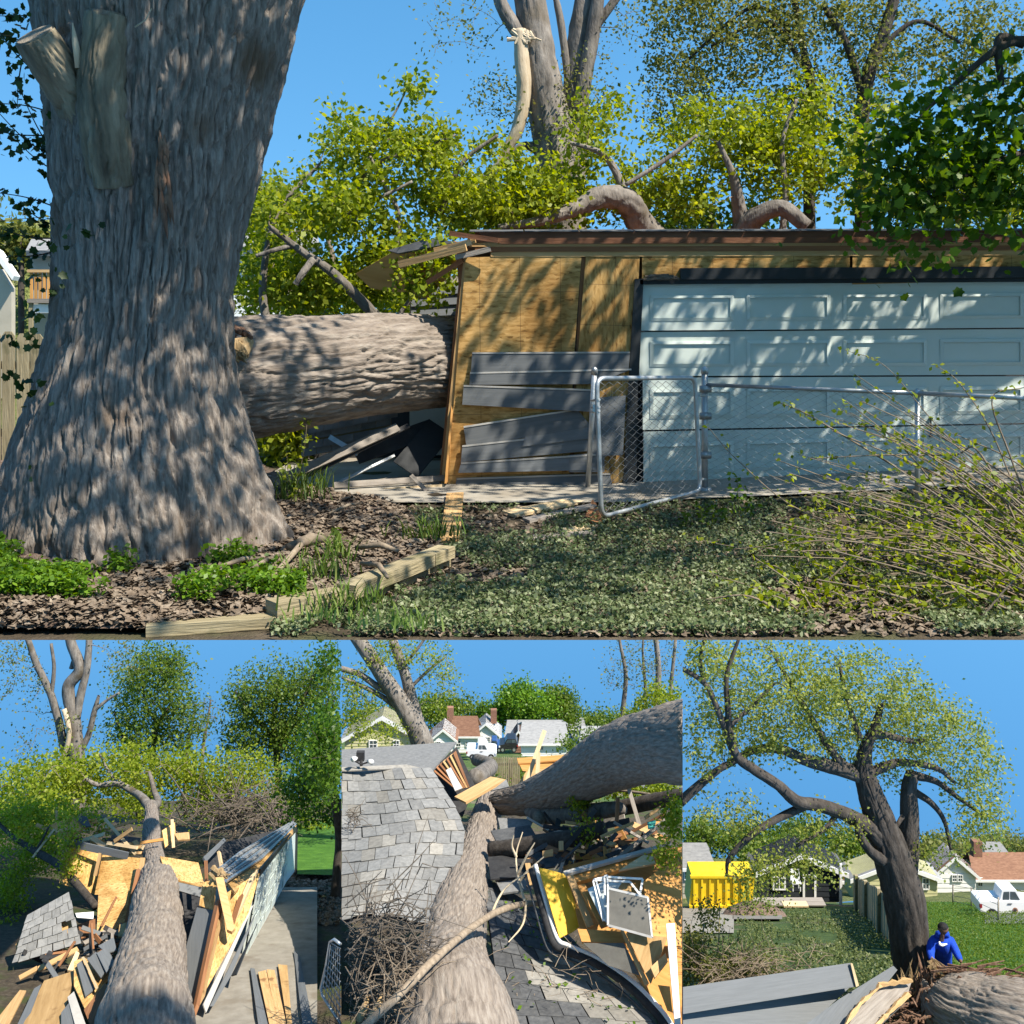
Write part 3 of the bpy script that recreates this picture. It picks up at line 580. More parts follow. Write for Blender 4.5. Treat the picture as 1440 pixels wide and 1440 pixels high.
pslab('sill_plate', [(628, 684, DG-.012), (820, 680, DG-.012), (820, 690, DG-.012), (628, 693, DG-.012)], .03, 'lumber_red', gr)
# top plates and roof edge
for (y0, y1, d, mt, x0) in ((352, 359, -.006, 'lumber', 690), (345, 352, -.018, 'lumber_red', 668), (339, 345, -.026, 'lumber', 660)):
    pslab('top_plate', [(x0, y0+3, DG+d), (x0+60, y0, DG+d), (1750, y0-1, DG+d), (1750, y1-1, DG+d), (x0, y1+2, DG+d)], .04, mt, gr)
rf = one(lambda g: g.slab([P(668, 327, DG-.03), P(1760, 322, DG-.03), P(1760, 322, DG-.03)+Vector((.3, 4.0, .10)), P(700, 322, DG-.03)+Vector((.5, 4.0, .12))], .1, Vector((0, 0, 1))), 'roof', 'roof_deck', gr)
pslab('fascia', [(668, 326, DG-.055), (1760, 322, DG-.055), (1760, 339, DG-.055), (705, 343, DG-.055)], .02, 'roof_deck', rf)
one(lambda g: [g.slab([P(660+i*78, 325-.2*i, DG-.08), P(736+i*78, 325-.2*i, DG-.08), P(736+i*78, 324-.2*i, DG-.08)+Vector((0, .28, .035)), P(660+i*78, 324-.2*i, DG-.08)+Vector((0, .28, .035))], .008, Vector((0, 0, 1))) for i in range(14)], 'shingle_edge', 'shingle_dark', rf)
# splintered boards at the broken corner
for a, b, w_, mt in (((560, 372, 10.75), (655, 348, 10.55), .07, 'lumber'), ((590, 366, 10.7), (662, 340, 10.6), .06, 'lumber_pale'), ((610, 352, 10.72), (668, 338, 10.62), .05, 'lumber'), ((632, 328, 10.6), (700, 338, 10.55), .05, 'roof_deck'), ((640, 362, 10.6), (690, 350, 10.58), .05, 'wood_grey'), ((600, 398, 10.9), (650, 366, 10.7), .05, 'lumber_red')):
    pboard('broken_board', a, b, w_, .03, mt, gr)
# collapsed roof section to the left, hanging
pslab('roof_piece', [(500, 385, 11.8), (560, 350, 11.6), (640, 340, 11.3), (648, 372, 11.3), (600, 420, 11.7), (520, 405, 11.9)], .03, 'plywood_old', gr)
pslab('roof_piece', [(545, 352, 11.6), (600, 336, 11.45), (645, 340, 11.2), (560, 356, 11.55)], .03, 'shingle_dark', gr)
pslab('back_wall', [(576, 395, 12.6), (660, 385, 12.6), (660, 640, 12.6), (576, 640, 12.6)], .05, 'tan_paint', gr)
for kk, yy in enumerate(range(402, 460, 15)): pslab('siding_board', [(578, yy, 12.56-.0), (655, yy-4, 12.56), (655, yy+10, 12.53), (578, yy+14, 12.53)], .01, 'siding', gr)
# inside: back walls and floor coloured black to stand for the interior's shade
pslab('shade_rear_wall', [(425, 560, 12.9), (700, 560, 12.9), (700, 652, 12.9), (425, 652, 12.9)], .05, 'felt', gr)  # added to shut out the light behind the trunk
one(lambda g: g.slab([Vector((-.4, 14.4, 0)), Vector((9, 14.4, 0)), Vector((9, 14.4, 2.5)), Vector((-.4, 14.4, 2.3))], .05, Vector((0, -1, 0))), 'shade_rear_wall', 'felt', gr)
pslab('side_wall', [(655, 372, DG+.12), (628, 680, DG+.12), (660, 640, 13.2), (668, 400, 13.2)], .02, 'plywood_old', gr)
pslab('shade_floor', [(600, 688, 10.85), (900, 688, 10.85), (880, 640, 14), (640, 640, 14)], .02, 'felt', gr)
# siding boards, slipped and hanging at odd angles
SB = [((664, 497, 886, 496), (884, 520, 662, 524)), ((661, 525, 888, 520), (834, 540, 660, 541)), ((652, 543, 832, 549), (830, 579, 650, 569)), ((652, 601, 812, 576), (832, 600, 656, 629)), ((650, 628, 832, 608), (830, 634, 648, 650)), ((648, 652, 838, 640), (836, 661, 644, 665)), ((642, 674, 858, 667), (862, 688, 638, 694)), ((740, 610, 838, 596), (836, 616, 734, 628)), ((800, 640, 850, 636), (850, 664, 800, 664)), ((830, 560, 880, 556), (878, 600, 828, 606)), ((834, 604, 878, 600), (876, 640, 832, 642))]
for k, ((x0, y0, x1, y1), (x2, y2, x3, y3)) in enumerate(SB):
    d = DG-.028-.016*(k % 3); sb = pslab('siding_board', [(x0, y0, d+.006), (x1, y1, d+.006), (x2, y2, d-.016), (x3, y3, d-.016)], .012, 'siding', gr)
    if k < 7: pslab('board_edge', [(x0, y0-1.6, d-.001), (x1, y1-1.6, d-.001), (x1, y1+.8, d-.001), (x0, y0+.8, d-.001)], .012, 'siding_edge', sb)
# door trim
pslab('door_trim', [(893, 392, DG-.03), (905, 392, DG-.03), (899, 520, DG-.03), (897, 540, DG-.03), (884, 540, DG-.03)], .05, 'trim_dark', gr)
pslab('door_trim', [(884, 541, DG-.03), (897, 541, DG-.03), (895, 690, DG-.03), (876, 690, DG-.03)], .05, 'trim_dark', gr)
pslab('door_header', [(957, 377, DG-.05), (1750, 373, DG-.05), (1750, 389, DG-.05), (957, 393, DG-.05)], .05, 'trim_dark', gr)
pslab('door_header', [(900, 393.5, DG-.03), (1750, 389.5, DG-.03), (1750, 394, DG-.03), (900, 400, DG-.03)], .04, 'trim_dark', gr)
one(lambda g: [g.tube([P(905+random.random()*50, 386+random.random()*7, DG-.06), P(905+random.random()*55, 388+random.random()*6, DG-.07)], .012, 5) for _ in range(16)], 'nest_debris', 'brush_dry', gr)
# sectional door
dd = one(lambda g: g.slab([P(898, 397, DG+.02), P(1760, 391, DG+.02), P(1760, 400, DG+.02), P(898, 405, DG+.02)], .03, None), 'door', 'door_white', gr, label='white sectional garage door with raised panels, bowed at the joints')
yl = [(401, 466, 530, 606, 687), (396, 459, 527, 590, 640)]      # joints at the left and right ends
def dy(x, f):
    t = (x-898)/(1760-898); k = f*4; i = min(3, int(k)); u = k-i
    return (yl[0][i]*(1-t)+yl[1][i]*t)*(1-u)+(yl[0][i+1]*(1-t)+yl[1][i+1]*t)*u
def ddep(f): return DG+.03+(.03 if f > .25 else 0)+.02*math.sin(f*6)
lx = lambda f: 899+ (2 if f < .3 else 6)*f
for r_ in range(4):
    f0, f1 = r_/4+.004, (r_+1)/4-.004; x0 = 898 if r_ < 2 else 905; x0 = [897, 899, 904, 905][r_]
    d = DG+.03+[.0, .02, .0, -.015][r_]
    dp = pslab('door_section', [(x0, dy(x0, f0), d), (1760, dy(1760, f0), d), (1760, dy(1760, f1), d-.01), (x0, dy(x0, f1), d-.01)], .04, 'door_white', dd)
    W = 136
    for c in range(7):
        a, b = 914+c*W, 914+c*W+W-18
        if a > 1750: continue
        fa, fb = f0+.05, f1-.05; h = (fb-fa)
        def frame(g, a=a, b=b, fa=fa, fb=fb, d=d):
            e = 5; ee = .018
            for (p, q) in ((((a, fa), (b, fa)), ((b-e, fa+ee), (a+e, fa+ee))), (((b, fa), (b, fb)), ((b-e, fb-ee), (b-e, fa+ee))), (((b, fb), (a, fb)), ((a+e, fb-ee), (b-e, fb-ee))), (((a, fb), (a, fa)), ((a+e, fa+ee), (a+e, fb-ee)))):
                (A, B), (C_, D_) = p, q
                g.slab([P(A[0], dy(*A), d-.013), P(B[0], dy(*B), d-.013), P(C_[0], dy(*C_), d-.021), P(D_[0], dy(*D_), d-.021)], .006)
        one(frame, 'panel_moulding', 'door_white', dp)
one(lambda g: [g.tube([P(1309, 590, DG-.005), P(1309, 612, DG-.005)], .008, 6), g.box(P(1309, 589, DG+.0), (.03, .04, .02)), g.box(P(1309, 613, DG+.0), (.03, .04, .02))], 'lift_handle', 'steel_dark', dd)
# black sheet standing for the shaded void left of the lifted door bottom
pslab('gap_shade_sheet', [(884, 560, DG+.09), (910, 560, DG+.09), (910, 692, DG+.09), (880, 692, DG+.09)], .01, 'felt', gr)

# ---------------------------------------------------------------- chain-link gate and fence
def chain(g, A, B, C_, D_, pitch=.055, r=.0021):
    """diamond mesh in the quad A(bottom left) B(bottom right) C(top right) D(top left)"""
    w_ = ((B-A).length+(C_-D_).length)/2; h = ((D_-A).length+(C_-B).length)/2; nu = max(2, int(w_/pitch)); nv = max(2, int(h/pitch))
    n = (B-A).cross(D_-A).normalized()
    def q(u, v): return A*(1-u)*(1-v)+B*u*(1-v)+C_*u*v+D_*(1-u)*v
    for i in range(nu):
        pts = []
        for j in range(2*nv+1):
            u = (i+.5+(.5 if (j+i) % 2 else -.5)*1.04)/nu; pts.append(q(min(1, max(0, u)), j/(2*nv))+n*(.003 if j % 2 else -.003))
        g.tube(pts, r, 3, False)
gt = thing('chain_link_gate', 'galvanised chain-link gate hanging open in front of the grey siding', 'gate', G(916, 722))
gA, gB, gC, gD = P(846, 727, 8.72), P(985, 690, 9.75), P(977, 531, 9.75), P(839, 532, 8.72)
def rring(a, b, c, d, r, n=5):
    out = []; q = [a, b, c, d]
    for i in range(4):
        p0, p1, p2 = q[i-1], q[i], q[(i+1) % 4]; u = (p0-p1).normalized()*r; v = (p2-p1).normalized()*r
        for t in np.linspace(0, 1, n): out.append((p1+u)*(1-t)**2+p1*2*t*(1-t)+(p1+v)*t*t)
    return out+[out[0]]
one(lambda g: g.tube(rring(gA, gB, gC, gD, .09), .020, 10, False), 'frame', 'galvanised', gt, smooth=True)
one(lambda g: chain(g, gA+Vector((.03, 0, .03)), gB+Vector((-.03, 0, .03)), gC+Vector((-.03, 0, -.03)), gD+Vector((.03, 0, -.03)), .058, .003), 'wire_mesh', 'wire', gt)
one(lambda g: [g.tube([P(843, y, 8.7), P(832, y+1, 8.8)], .012, 6) for y in (562, 572, 578)]+[g.box(P(836, 574, 8.74), (.03, .03, .06))], 'latch', 'galvanised', gt)
one(lambda g: [g.tube([P(983, y, 9.75), P(992, y, 9.95)], .014, 6) for y in (556, 674)], 'hinge', 'galvanised', gt)
def post(name, label, rows, r, grp=None):
    a, b = P(*rows[0]), P(*rows[1]); o = thing(name, label, 'fence post', a, grp)
    one(lambda g: g.tube([a-Vector((0, 0, .05)), b], r, 12), 'pipe', 'galvanised', o, smooth=True)
    d = (b-a).normalized(); one(lambda g: g.tube([b-d*.03, b+d*.02, b+d*.035, b+d*.045], [r*1.18, r*1.15, r*.8, r*.2], 12), 'cap', 'galvanised', o, smooth=True); return o
post('fence_post', 'galvanised latch post leaning against the grey siding, left of the gate', [(826, 690, 10.55), (836, 522, 10.05)], .026)
fn = thing('chain_link_fence', 'low chain-link fence with top rail running right from the gate', 'fence', G(1130, 716))
fp = [(991, 706, 10.0, 521), (1290, 745, 8.6, 553), (1445, 778, 7.69, 560), (1640, 840, 6.5, 578)]
pts = [(P(x, y, D), P(x, yt, D)) for x, y, D, yt in fp]
for kk, (a, b) in enumerate(pts):
    r = .03 if kk == 0 else .021
    ps = one(lambda g: g.tube([Vector((a.x, a.y, -.02)), b], r, 12), 'post', 'galvanised', fn, smooth=True)
    one(lambda g: g.tube([b-Vector((0, 0, .03)), b+Vector((0, 0, .02)), b+Vector((0, 0, .04))], [r*1.2, r*1.15, r*.3], 12), 'cap', 'galvanised', ps, smooth=True)
tops = [P(991, 541, 10.0)]+[p[1] for p in pts[1:]]
for kk in range(3):
    one(lambda g: g.tube([tops[kk], tops[kk+1]], .018, 10), 'top_rail', 'galvanised', fn, smooth=True)
    A, B = pts[kk][0], pts[kk+1][0]
    one(lambda g: chain(g, Vector((A.x, A.y, .03)), Vector((B.x, B.y, .03)), tops[kk+1], tops[kk], .062, .0026), 'wire_mesh', 'wire', fn)
one(lambda g: [g.tube([P(984, y, 9.97), P(1000, y, 9.97)], .034, 8) for y in (547, 585, 640, 690)], 'band_clamp', 'galvanised', fn, smooth=True)

def gslab(name, cs, t, mat, parent, label, cat):
    def zz(px, py):
        z = .1
        for _ in range(4): q = G(px, py, z); z = float(max(zl(q.x, q.y), zpad(q.x, q.y) if q.y > 9.65 else -1))+t+.012
        return G(px, py, z)
    return one(lambda g: g.slab([zz(*c) for c in cs], t, Vector((0, 0, 1))), name, mat, parent, label, cat)
# ---------------------------------------------------------------- wreckage under the trunk
ch = thing('roof_chunk', 'torn sheet of grey shingled roof wedged below the fallen trunk', 'roof chunk', G(500, 700))
pslab('deck', [(424, 640, 11.2), (425, 585, 11.25), (548, 562, 11.6), (552, 610, 11.5), (500, 632, 11.3)], .02, 'plywood', ch)
for r_ in range(5):
    for c in range(6):
        x = 424+c*21+(r_ % 2)*10; y = 588+r_*11-(c*3.9); 
        if y > 632-c*3.2 or x > 540: continue
        d = 11.17+c*.05-.004*r_
        pslab('shingle', [(x, y, d+.012), (x+20.5, y-3.8, d+.05+.012), (x+20.5, y+10.5-3.8, d+.05), (x, y+10.5, d)], .006, 'shingle', ch)
pboard('metal_rod', (463, 614, 10.9), (503, 638, 10.8), .05, .02, 'galvanised', label='short bent metal strip lying on the torn shingle sheet', cat='metal strip')
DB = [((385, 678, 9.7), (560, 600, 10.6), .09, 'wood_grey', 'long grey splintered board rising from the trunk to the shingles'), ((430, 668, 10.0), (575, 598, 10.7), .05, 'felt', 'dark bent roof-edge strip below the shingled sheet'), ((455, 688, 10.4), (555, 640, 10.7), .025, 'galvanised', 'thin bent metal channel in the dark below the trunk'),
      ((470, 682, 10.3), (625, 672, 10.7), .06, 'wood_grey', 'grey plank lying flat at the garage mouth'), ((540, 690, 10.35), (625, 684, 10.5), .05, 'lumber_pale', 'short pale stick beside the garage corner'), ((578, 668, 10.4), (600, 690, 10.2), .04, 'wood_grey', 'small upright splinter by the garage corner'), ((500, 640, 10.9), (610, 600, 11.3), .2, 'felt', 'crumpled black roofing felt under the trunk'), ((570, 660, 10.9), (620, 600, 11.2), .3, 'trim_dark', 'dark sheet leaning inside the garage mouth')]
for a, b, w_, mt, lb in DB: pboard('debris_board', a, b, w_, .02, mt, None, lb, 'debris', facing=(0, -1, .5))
one(lambda g: g.box(P(576, 702, 10.2), (.16, .12, .09), .3, .2), 'concrete_block', 'cut_wood', None, 'small grey broken block on the concrete by the wreck', 'block')
gslab('loose_plank', [(628, 693), (652, 692), (648, 740), (645, 757), (619, 757)], .03, 'lumber', None, 'yellow plank lying from the garage corner onto the grass', 'plank')
gslab('loose_plank', [(706, 718), (790, 702), (822, 704), (725, 724)], .025, 'lumber_pale', None, 'weathered flat board on the ground in front of the siding', 'plank')
gslab('loose_plank', [(735, 728), (830, 708), (840, 711), (745, 732)], .02, 'wood_grey', None, 'thin grey lath beside the flat board near the gate', 'plank')
gslab('loose_plank', [(836, 702), (832, 704), (822, 728), (843, 736), (846, 728)], .03, 'lumber_red', None, 'reddish wood wedge propped under the gate corner', 'wood scrap')
gslab('loose_plank', [(745, 752), (835, 745), (838, 749), (750, 757)], .02, 'wood_grey', None, 'split grey stick in the grass below the gate', 'plank')
gslab('loose_plank', [(790, 742), (835, 738), (838, 742), (795, 748)], .02, 'lumber_pale', None, 'pale bark strip in the grass below the gate', 'plank')
for n_, (a, b, r, lb) in enumerate((((380, 815), (440, 745), 4, 'thick dead stick lying across the bark litter below the roots'), ((300, 800), (370, 785), 3, 'grey stick at the foot of the trunk'), ((335, 812), (395, 780), 3, 'slim stick between trunk foot and timbers'), ((405, 770), (455, 758), 8, 'curl of fallen bark right of the trunk roots'), ((508, 792), (545, 812), 3.5, 'short stick on the gravel behind the timber corner'), ((462, 722), (508, 708), 2.5, 'thin twig near the concrete edge'), ((500, 770), (560, 775), 4, 'broken branch piece behind the upper timber'))):
    p, q = G(*a, .17), G(*b, .17); mid = (p+q)/2+Vector((.03, 0, .03))
    one(lambda g: g.tube([p, mid, q], [r*8/F*.7, r*8/F, r*8/F*.6], 7), 'dead_stick', 'bark_tan', None, lb, 'stick', smooth=True)

# ---------------------------------------------------------------- litter and ground plants
def scatter(n, xr, yr, cond, zf, h=(0, .04)):
    px = RNG.uniform(*xr, n); py = RNG.uniform(*yr, n); D = CAMZ*F/(py-HZ); x = (px-720)/F*D; k = cond(px, py, x, D); x, D = x[k], D[k]
    z = zf(x, D)+RNG.uniform(h[0], h[1], len(x)); C = np.stack([x, D, z], -1)
    return C[(C[:, 1]-YF) > .05]
inb = lambda x, y: inpoly(x, y, bl)
notrunk = lambda x, y: ((x+2.62)**2+(y-7.55)**2) > .95
cl = leafmesh('wood_chip_litter', scatter(36000, (-40, 660), (690, 899.6), lambda px, py, x, D: inb(x, D) & notrunk(x, D), zbed, (.0, .03)), .05, 'chips', None, 2.0, ); tag(cl, 'brown bark chips and dead leaves littering the bed around the tree foot', 'bark litter')
pat = lambda x, y, s, th_: vnoise(x*s, y*s, seed=12) > th_
cov = scatter(85000, (380, 1440), (722, 899.5), lambda px, py, x, D: ~inb(x, D) & (D < 9.45) & (vnoise(x*1.6, D*1.6, seed=14)*.6+vnoise(x*6, D*6, seed=15)*.4+RNG.random(len(x))*.12 > .46+.16*np.clip((px-950)/300, 0, 1)), zl, (.005, .07))
o = leafmesh('ground_cover', cov, .028, 'leaf_cover', None, .9, ); tag(o, 'pale variegated ground-cover leaves over the shaded lawn', 'ground cover')
lit = scatter(14000, (500, 1440), (720, 899), lambda px, py, x, D: ~inb(x, D) & (D < 9.6), zl, (0, .03))
o = leafmesh('dead_leaf_litter', lit, .05, 'chips', None, 1.6, ); tag(o, 'dry leaves and twig bits between the lawn plants', 'leaf litter')
bc = scatter(26000, (-30, 430), (815, 874), lambda px, py, x, D: inb(x, D) & (D < 7.2) & (vnoise(x*3.4, D*3.4, seed=17) > .66-.5*np.clip((210-px)/150, 0, 1)+RNG.random(len(px))*.3) & notrunk(x, D), zbed, (.02, .13))
o = leafmesh('clover_patch', bc, .034, 'leaf_bright', None, .8, ); tag(o, 'bright green low weeds in front of the old trunk', 'weeds')
def tuft(name, label, px, py, n, h, mat='grass_blade', spread=.12, z=.1, w_=.012, cat='grass tuft'):
    c = G(px, py, z); V = []; Q = []
    for _ in range(n):
        b = c+Vector((random.gauss(0, spread), random.gauss(0, spread*.6), 0)); a = random.random()*6.28; hh = h*(.5+random.random()*.8); l = Vector((math.cos(a), math.sin(a), 0)); s = Vector((-l.y, l.x, 0))*w_*.5
        q = [b-s, b+s, b+l*hh*.25+Vector((0, 0, hh*.6))+s*.8, b+l*hh*.25+Vector((0, 0, hh*.6))-s*.8, b+l*hh*.6+Vector((0, 0, hh*.9))]
        k = len(V); V += [list(v) for v in q]; Q += [(k, k+1, k+2, k+3), (k+3, k+2, k+4, k+4)]
    me = bpy.data.meshes.new(name); me.from_pydata(V, [], [f if f[2] != f[3] else f[:3] for f in Q]); at = me.attributes.new('tint', 'FLOAT', 'FACE'); at.data.foreach_set('value', RNG.random(len(me.polygons)).astype(np.float32))
    o = link(name, me, mat); tag(o, label, cat, None, 'stuff'); return o
for (x, y, n, h, lb) in ((440, 812, 90, .15, 'fine grass tuft behind the timber step'), (490, 850, 80, .13, 'grass tuft at the timber corner'), (430, 690, 70, .26, 'tall weeds between trunk root and garage'), (420, 705, 90, .3, 'leafy grass right of the roots'), (600, 755, 80, .15, 'grass clump at the end of the yellow plank'), (470, 790, 60, .18, 'small weeds in the bark litter'), (560, 880, 60, .09, 'grass below the timbers at the lawn edge'), (460, 868, 50, .1, 'grass growing before the front timber')):
    tuft('grass_tuft', lb, x, y, n, h)
def sprig(name, label, stems, leafm, ls, n, spread, cat='weed', lobed=False, barkm='bark_olive'):
    t = thing(name, label, cat, P(*stems[0][0][:3])); g = Geo(); C = []
    for s in stems:
        r = crom(s, 6); pts = [P(*q[:3]) for q in r]; g.tube(pts, [max(.0025, (1-i/len(r))*.006) for i in range(len(r))], 5, False)
        for q in pts[len(pts)//4:]: C += [list(q+Vector((random.gauss(0, spread), random.gauss(0, spread), random.gauss(0, spread)))) for _ in range(n)]
    g.build('stem', barkm, t, True); leafmesh('leaves', np.array(C), ls, leafm, t, .5, lobed); return t
sprig('young_sapling', 'slender leafy sapling standing before the shingled sheet', [[(410, 720, 9.3), (418, 680, 9.3), (428, 630, 9.35), (432, 590, 9.4)], [(412, 715, 9.3), (405, 660, 9.4), (400, 600, 9.5)]], 'leaf_spring', .05, 4, .05)
sprig('broadleaf_weed', 'broad-leaved bright weed at the right foot of the trunk', [[(298, 820, 6.75), (298, 790, 6.72), (296, 765, 6.7)], [(300, 815, 6.75), (312, 800, 6.72), (318, 792, 6.7)]], 'leaf_bright', .06, 2, .025)
sprig('broadleaf_weed', 'broad-leaved weed among the bark litter behind the timbers', [[(478, 800, 7.2), (476, 770, 7.2), (474, 750, 7.2)]], 'leaf_green', .06, 4, .03)
sprig('broadleaf_weed', 'yellow-green weed by the fence post right of the gate', [[(1040, 735, 8.9), (1038, 700, 8.9), (1036, 670, 8.9)], [(1040, 735, 8.9), (1060, 705, 8.9)], [(1020, 735, 8.9), (1010, 712, 8.9)]], 'leaf_bright', .045, 4, .035)
sprig('broadleaf_weed', 'low green weed below the gate hinge', [[(990, 745, 8.6), (985, 715, 8.6)], [(970, 745, 8.6), (960, 725, 8.6)], [(1010, 742, 8.7), (1015, 722, 8.7)]], 'leaf_green', .045, 6, .04)

# ---------------------------------------------------------------- arching shrub on the right
sh = thing('arching_shrub', 'sprawling bare-stemmed shrub with sparse new leaves in the right foreground', 'shrub', G(1420, 850))
g = Geo(); C = []
stems = [[(1470, 800, 7.0), (1400, 690, 7.1), (1310, 590, 7.2), (1245, 515, 7.3), (1188, 492, 7.4)], [(1480, 800, 6.8), (1330, 700, 7), (1190, 615, 7.1), (1130, 580, 7.2), (1098, 567, 7.3)], [(1460, 830, 6.6), (1290, 770, 6.8), (1130, 720, 7), (1040, 650, 7.2), (995, 600, 7.3)], [(1460, 780, 7.2), (1400, 620, 7.3), (1350, 540, 7.4), (1318, 515, 7.4)], [(1470, 810, 6.8), (1350, 720, 6.9), (1270, 630, 7), (1190, 564, 7.1)],
         [(1470, 770, 7), (1420, 640, 7.1), (1395, 560, 7.2), (1440, 545, 7.2)], [(1460, 840, 6.3), (1300, 765, 6.4), (1180, 745, 6.5), (1060, 770, 6.6), (965, 755, 6.7)], [(1460, 800, 6.7), (1380, 640, 6.8), (1340, 640, 6.9), (1240, 640, 7), (1140, 645, 7)], [(1450, 700, 7), (1380, 690, 7), (1290, 640, 7), (1230, 605, 7)]]
for _ in range(120):
    x0 = 1460+random.random()*80; y0 = 740+random.random()*130; L = 80+random.random()*380; a = random.uniform(-.1, .85); d = 6.9-(y0-740)/130*1.1+random.random()*.4
    x1, y1 = x0-L*math.cos(a), y0-L*math.sin(a)*.8; 
    if y1 > 880: y1 = 880
    stems.append([(x0, y0, d), ((x0+x1)/2, (y0+y1)/2-30*random.random(), d+.1), (x1, y1, d+.15)])
for _ in range(150):
    x0 = 1100+random.random()*380; y0 = 770+random.random()*105; L = 40+random.random()*150; d = min(CAMZ*F/(y0-HZ)*.99, 7.4); up_ = random.uniform(-.35, .5)
    x1, y1 = x0-L*random.choice((1, .8, -.6, .3)), min(884, y0-L*up_*1.6); stems.append([(x0, y0, d), ((x0+x1)/2, min(882, (y0+y1)/2-20*random.random()), d), (x1, y1, d+.05)])
for s in stems:
    s = [(x, y, max(d, YF+.12)) for x, y, d in s]
    r = crom(s, 6); pts = [P(*q[:3]) for q in r]; r0_ = .0045+.005*random.random(); g.tube(pts, [r0_*(1-.7*i/len(r)) for i in range(len(r))], 5, False)
    for q in pts[2:]:
        if random.random() < .8: C += [list(q+Vector((random.gauss(0, .02), random.gauss(0, .02), random.gauss(.005, .02)))) for _ in range(random.choice((1, 2, 3, 4)))]
C = np.array(C); C = C[C[:, 1] > YF+.06]
g.build('stems', 'bark_tan', sh, True)['kind'] = 'stuff'; leafmesh('leaves', C, .04, 'leaf_spring', sh, .4)

# ---------------------------------------------------------------- trees behind the garage
ht = tree('broken_tree', 'tall grey trunk behind the garage with a torn pale limb hanging down', 'tree',
    [[(815, 640, 14.9, 34), (800, 420, 14.9, 32), (785, 240, 14.9, 29), (768, 140, 14.9, 25), (752, 50, 14.9, 22), (735, -60, 14.9, 18)],
     [(800, 300, 15.0, 22), (805, 200, 15.1, 20), (812, 110, 15.1, 17), (818, 30, 15.1, 15), (835, -60, 15.1, 12)], [(812, 160, 14.95, 12), (826, 90, 14.9, 10), (838, 20, 14.9, 9), (848, -50, 14.9, 7)], [(745, 60, 14.85, 12), (722, 35, 14.8, 10), (705, 5, 14.8, 9), (695, -40, 14.8, 8)], [(820, 60, 15.1, 7), (850, 20, 15.1, 6), (880, -20, 15.1, 5)], [(800, 120, 15.0, 5), (790, 40, 15.0, 5), (778, -20, 15.0, 4)], [(770, 220, 14.9, 7), (735, 205, 14.85, 5), (700, 240, 14.8, 3)]],
    [(640, 40, 60, 45, 14.9, .8, 16), (700, 130, 50, 50, 14.9, .8, 20), (830, 130, 45, 60, 14.9, .6, 34), (800, 200, 60, 50, 14.85, .6, 26), (740, 170, 60, 40, 14.95, .8, 14), (880, 60, 40, 60, 15.0, .6, 10)], 'leaf_olive', .05, 16, .12, 'bark_grey', r0=.02, r1=.004, seg=56, amp=.05, cellw=.08)
pts, rd = ppath([(732, 42, 14.7, 9), (734, 80, 14.68, 10), (737, 130, 14.65, 9.5), (730, 175, 14.65, 8), (716, 205, 14.68, 7), (700, 232, 14.7, 5), (672, 255, 14.75, 2)], 8)
barktube('hanging_limb', None, 'peeled_wood', ht, 18, 1, .02, .05, 8, 91, .1, pts=pts, rads=rd)
one(lambda g: [g.tube([P(730+random.gauss(4, 8), 40+random.random()*16, 14.65), P(735+random.gauss(6, 8), 50+random.random()*14, 14.6)], [.03, .012], 6) for _ in range(18)], 'torn_knot', 'peeled_wood', ht)
tree('rear_tree', 'slim two-stemmed tree with small olive leaves behind the garage door', 'tree', [[(1215, 640, 14.9, 12), (1213, 300, 14.9, 11), (1210, 200, 14.9, 10), (1220, 110, 14.9, 9), (1245, 40, 14.9, 8), (1268, -40, 14.9, 7)], [(1140, 640, 15.0, 9), (1138, 250, 15.0, 8), (1140, 120, 15.0, 6), (1130, 70, 15.0, 5), (1110, -40, 15.0, 4)], [(1212, 130, 14.9, 5), (1190, 60, 14.9, 5), (1160, 10, 14.9, 4)], [(1135, 100, 15.0, 4), (1080, 30, 14.9, 3), (1000, 65, 14.9, 2)], [(1235, 70, 14.9, 4), (1290, 30, 14.9, 3), (1350, 60, 14.9, 2)], [(1125, 60, 15.0, 3), (1060, 10, 14.95, 2.5), (960, 90, 14.9, 2)]],
    [(1010, 60, 110, 60, 14.9, .7, 60), (950, 130, 60, 50, 14.9, .6, 34), (1120, 60, 90, 60, 14.95, .7, 46), (1250, 80, 110, 70, 15.0, .7, 50), (1370, 40, 80, 50, 15.05, .6, 34), (1060, 150, 90, 50, 15.0, .6, 34), (1200, 170, 90, 50, 15.05, .6, 30), (1000, 0, 100, 30, 14.9, .6, 34), (1180, 10, 120, 30, 15.0, .6, 40), (1380, 110, 70, 50, 15.05, .5, 26)], 'leaf_olive', .06, 40, .15, 'bark_dark', r0=.02, r1=.004)
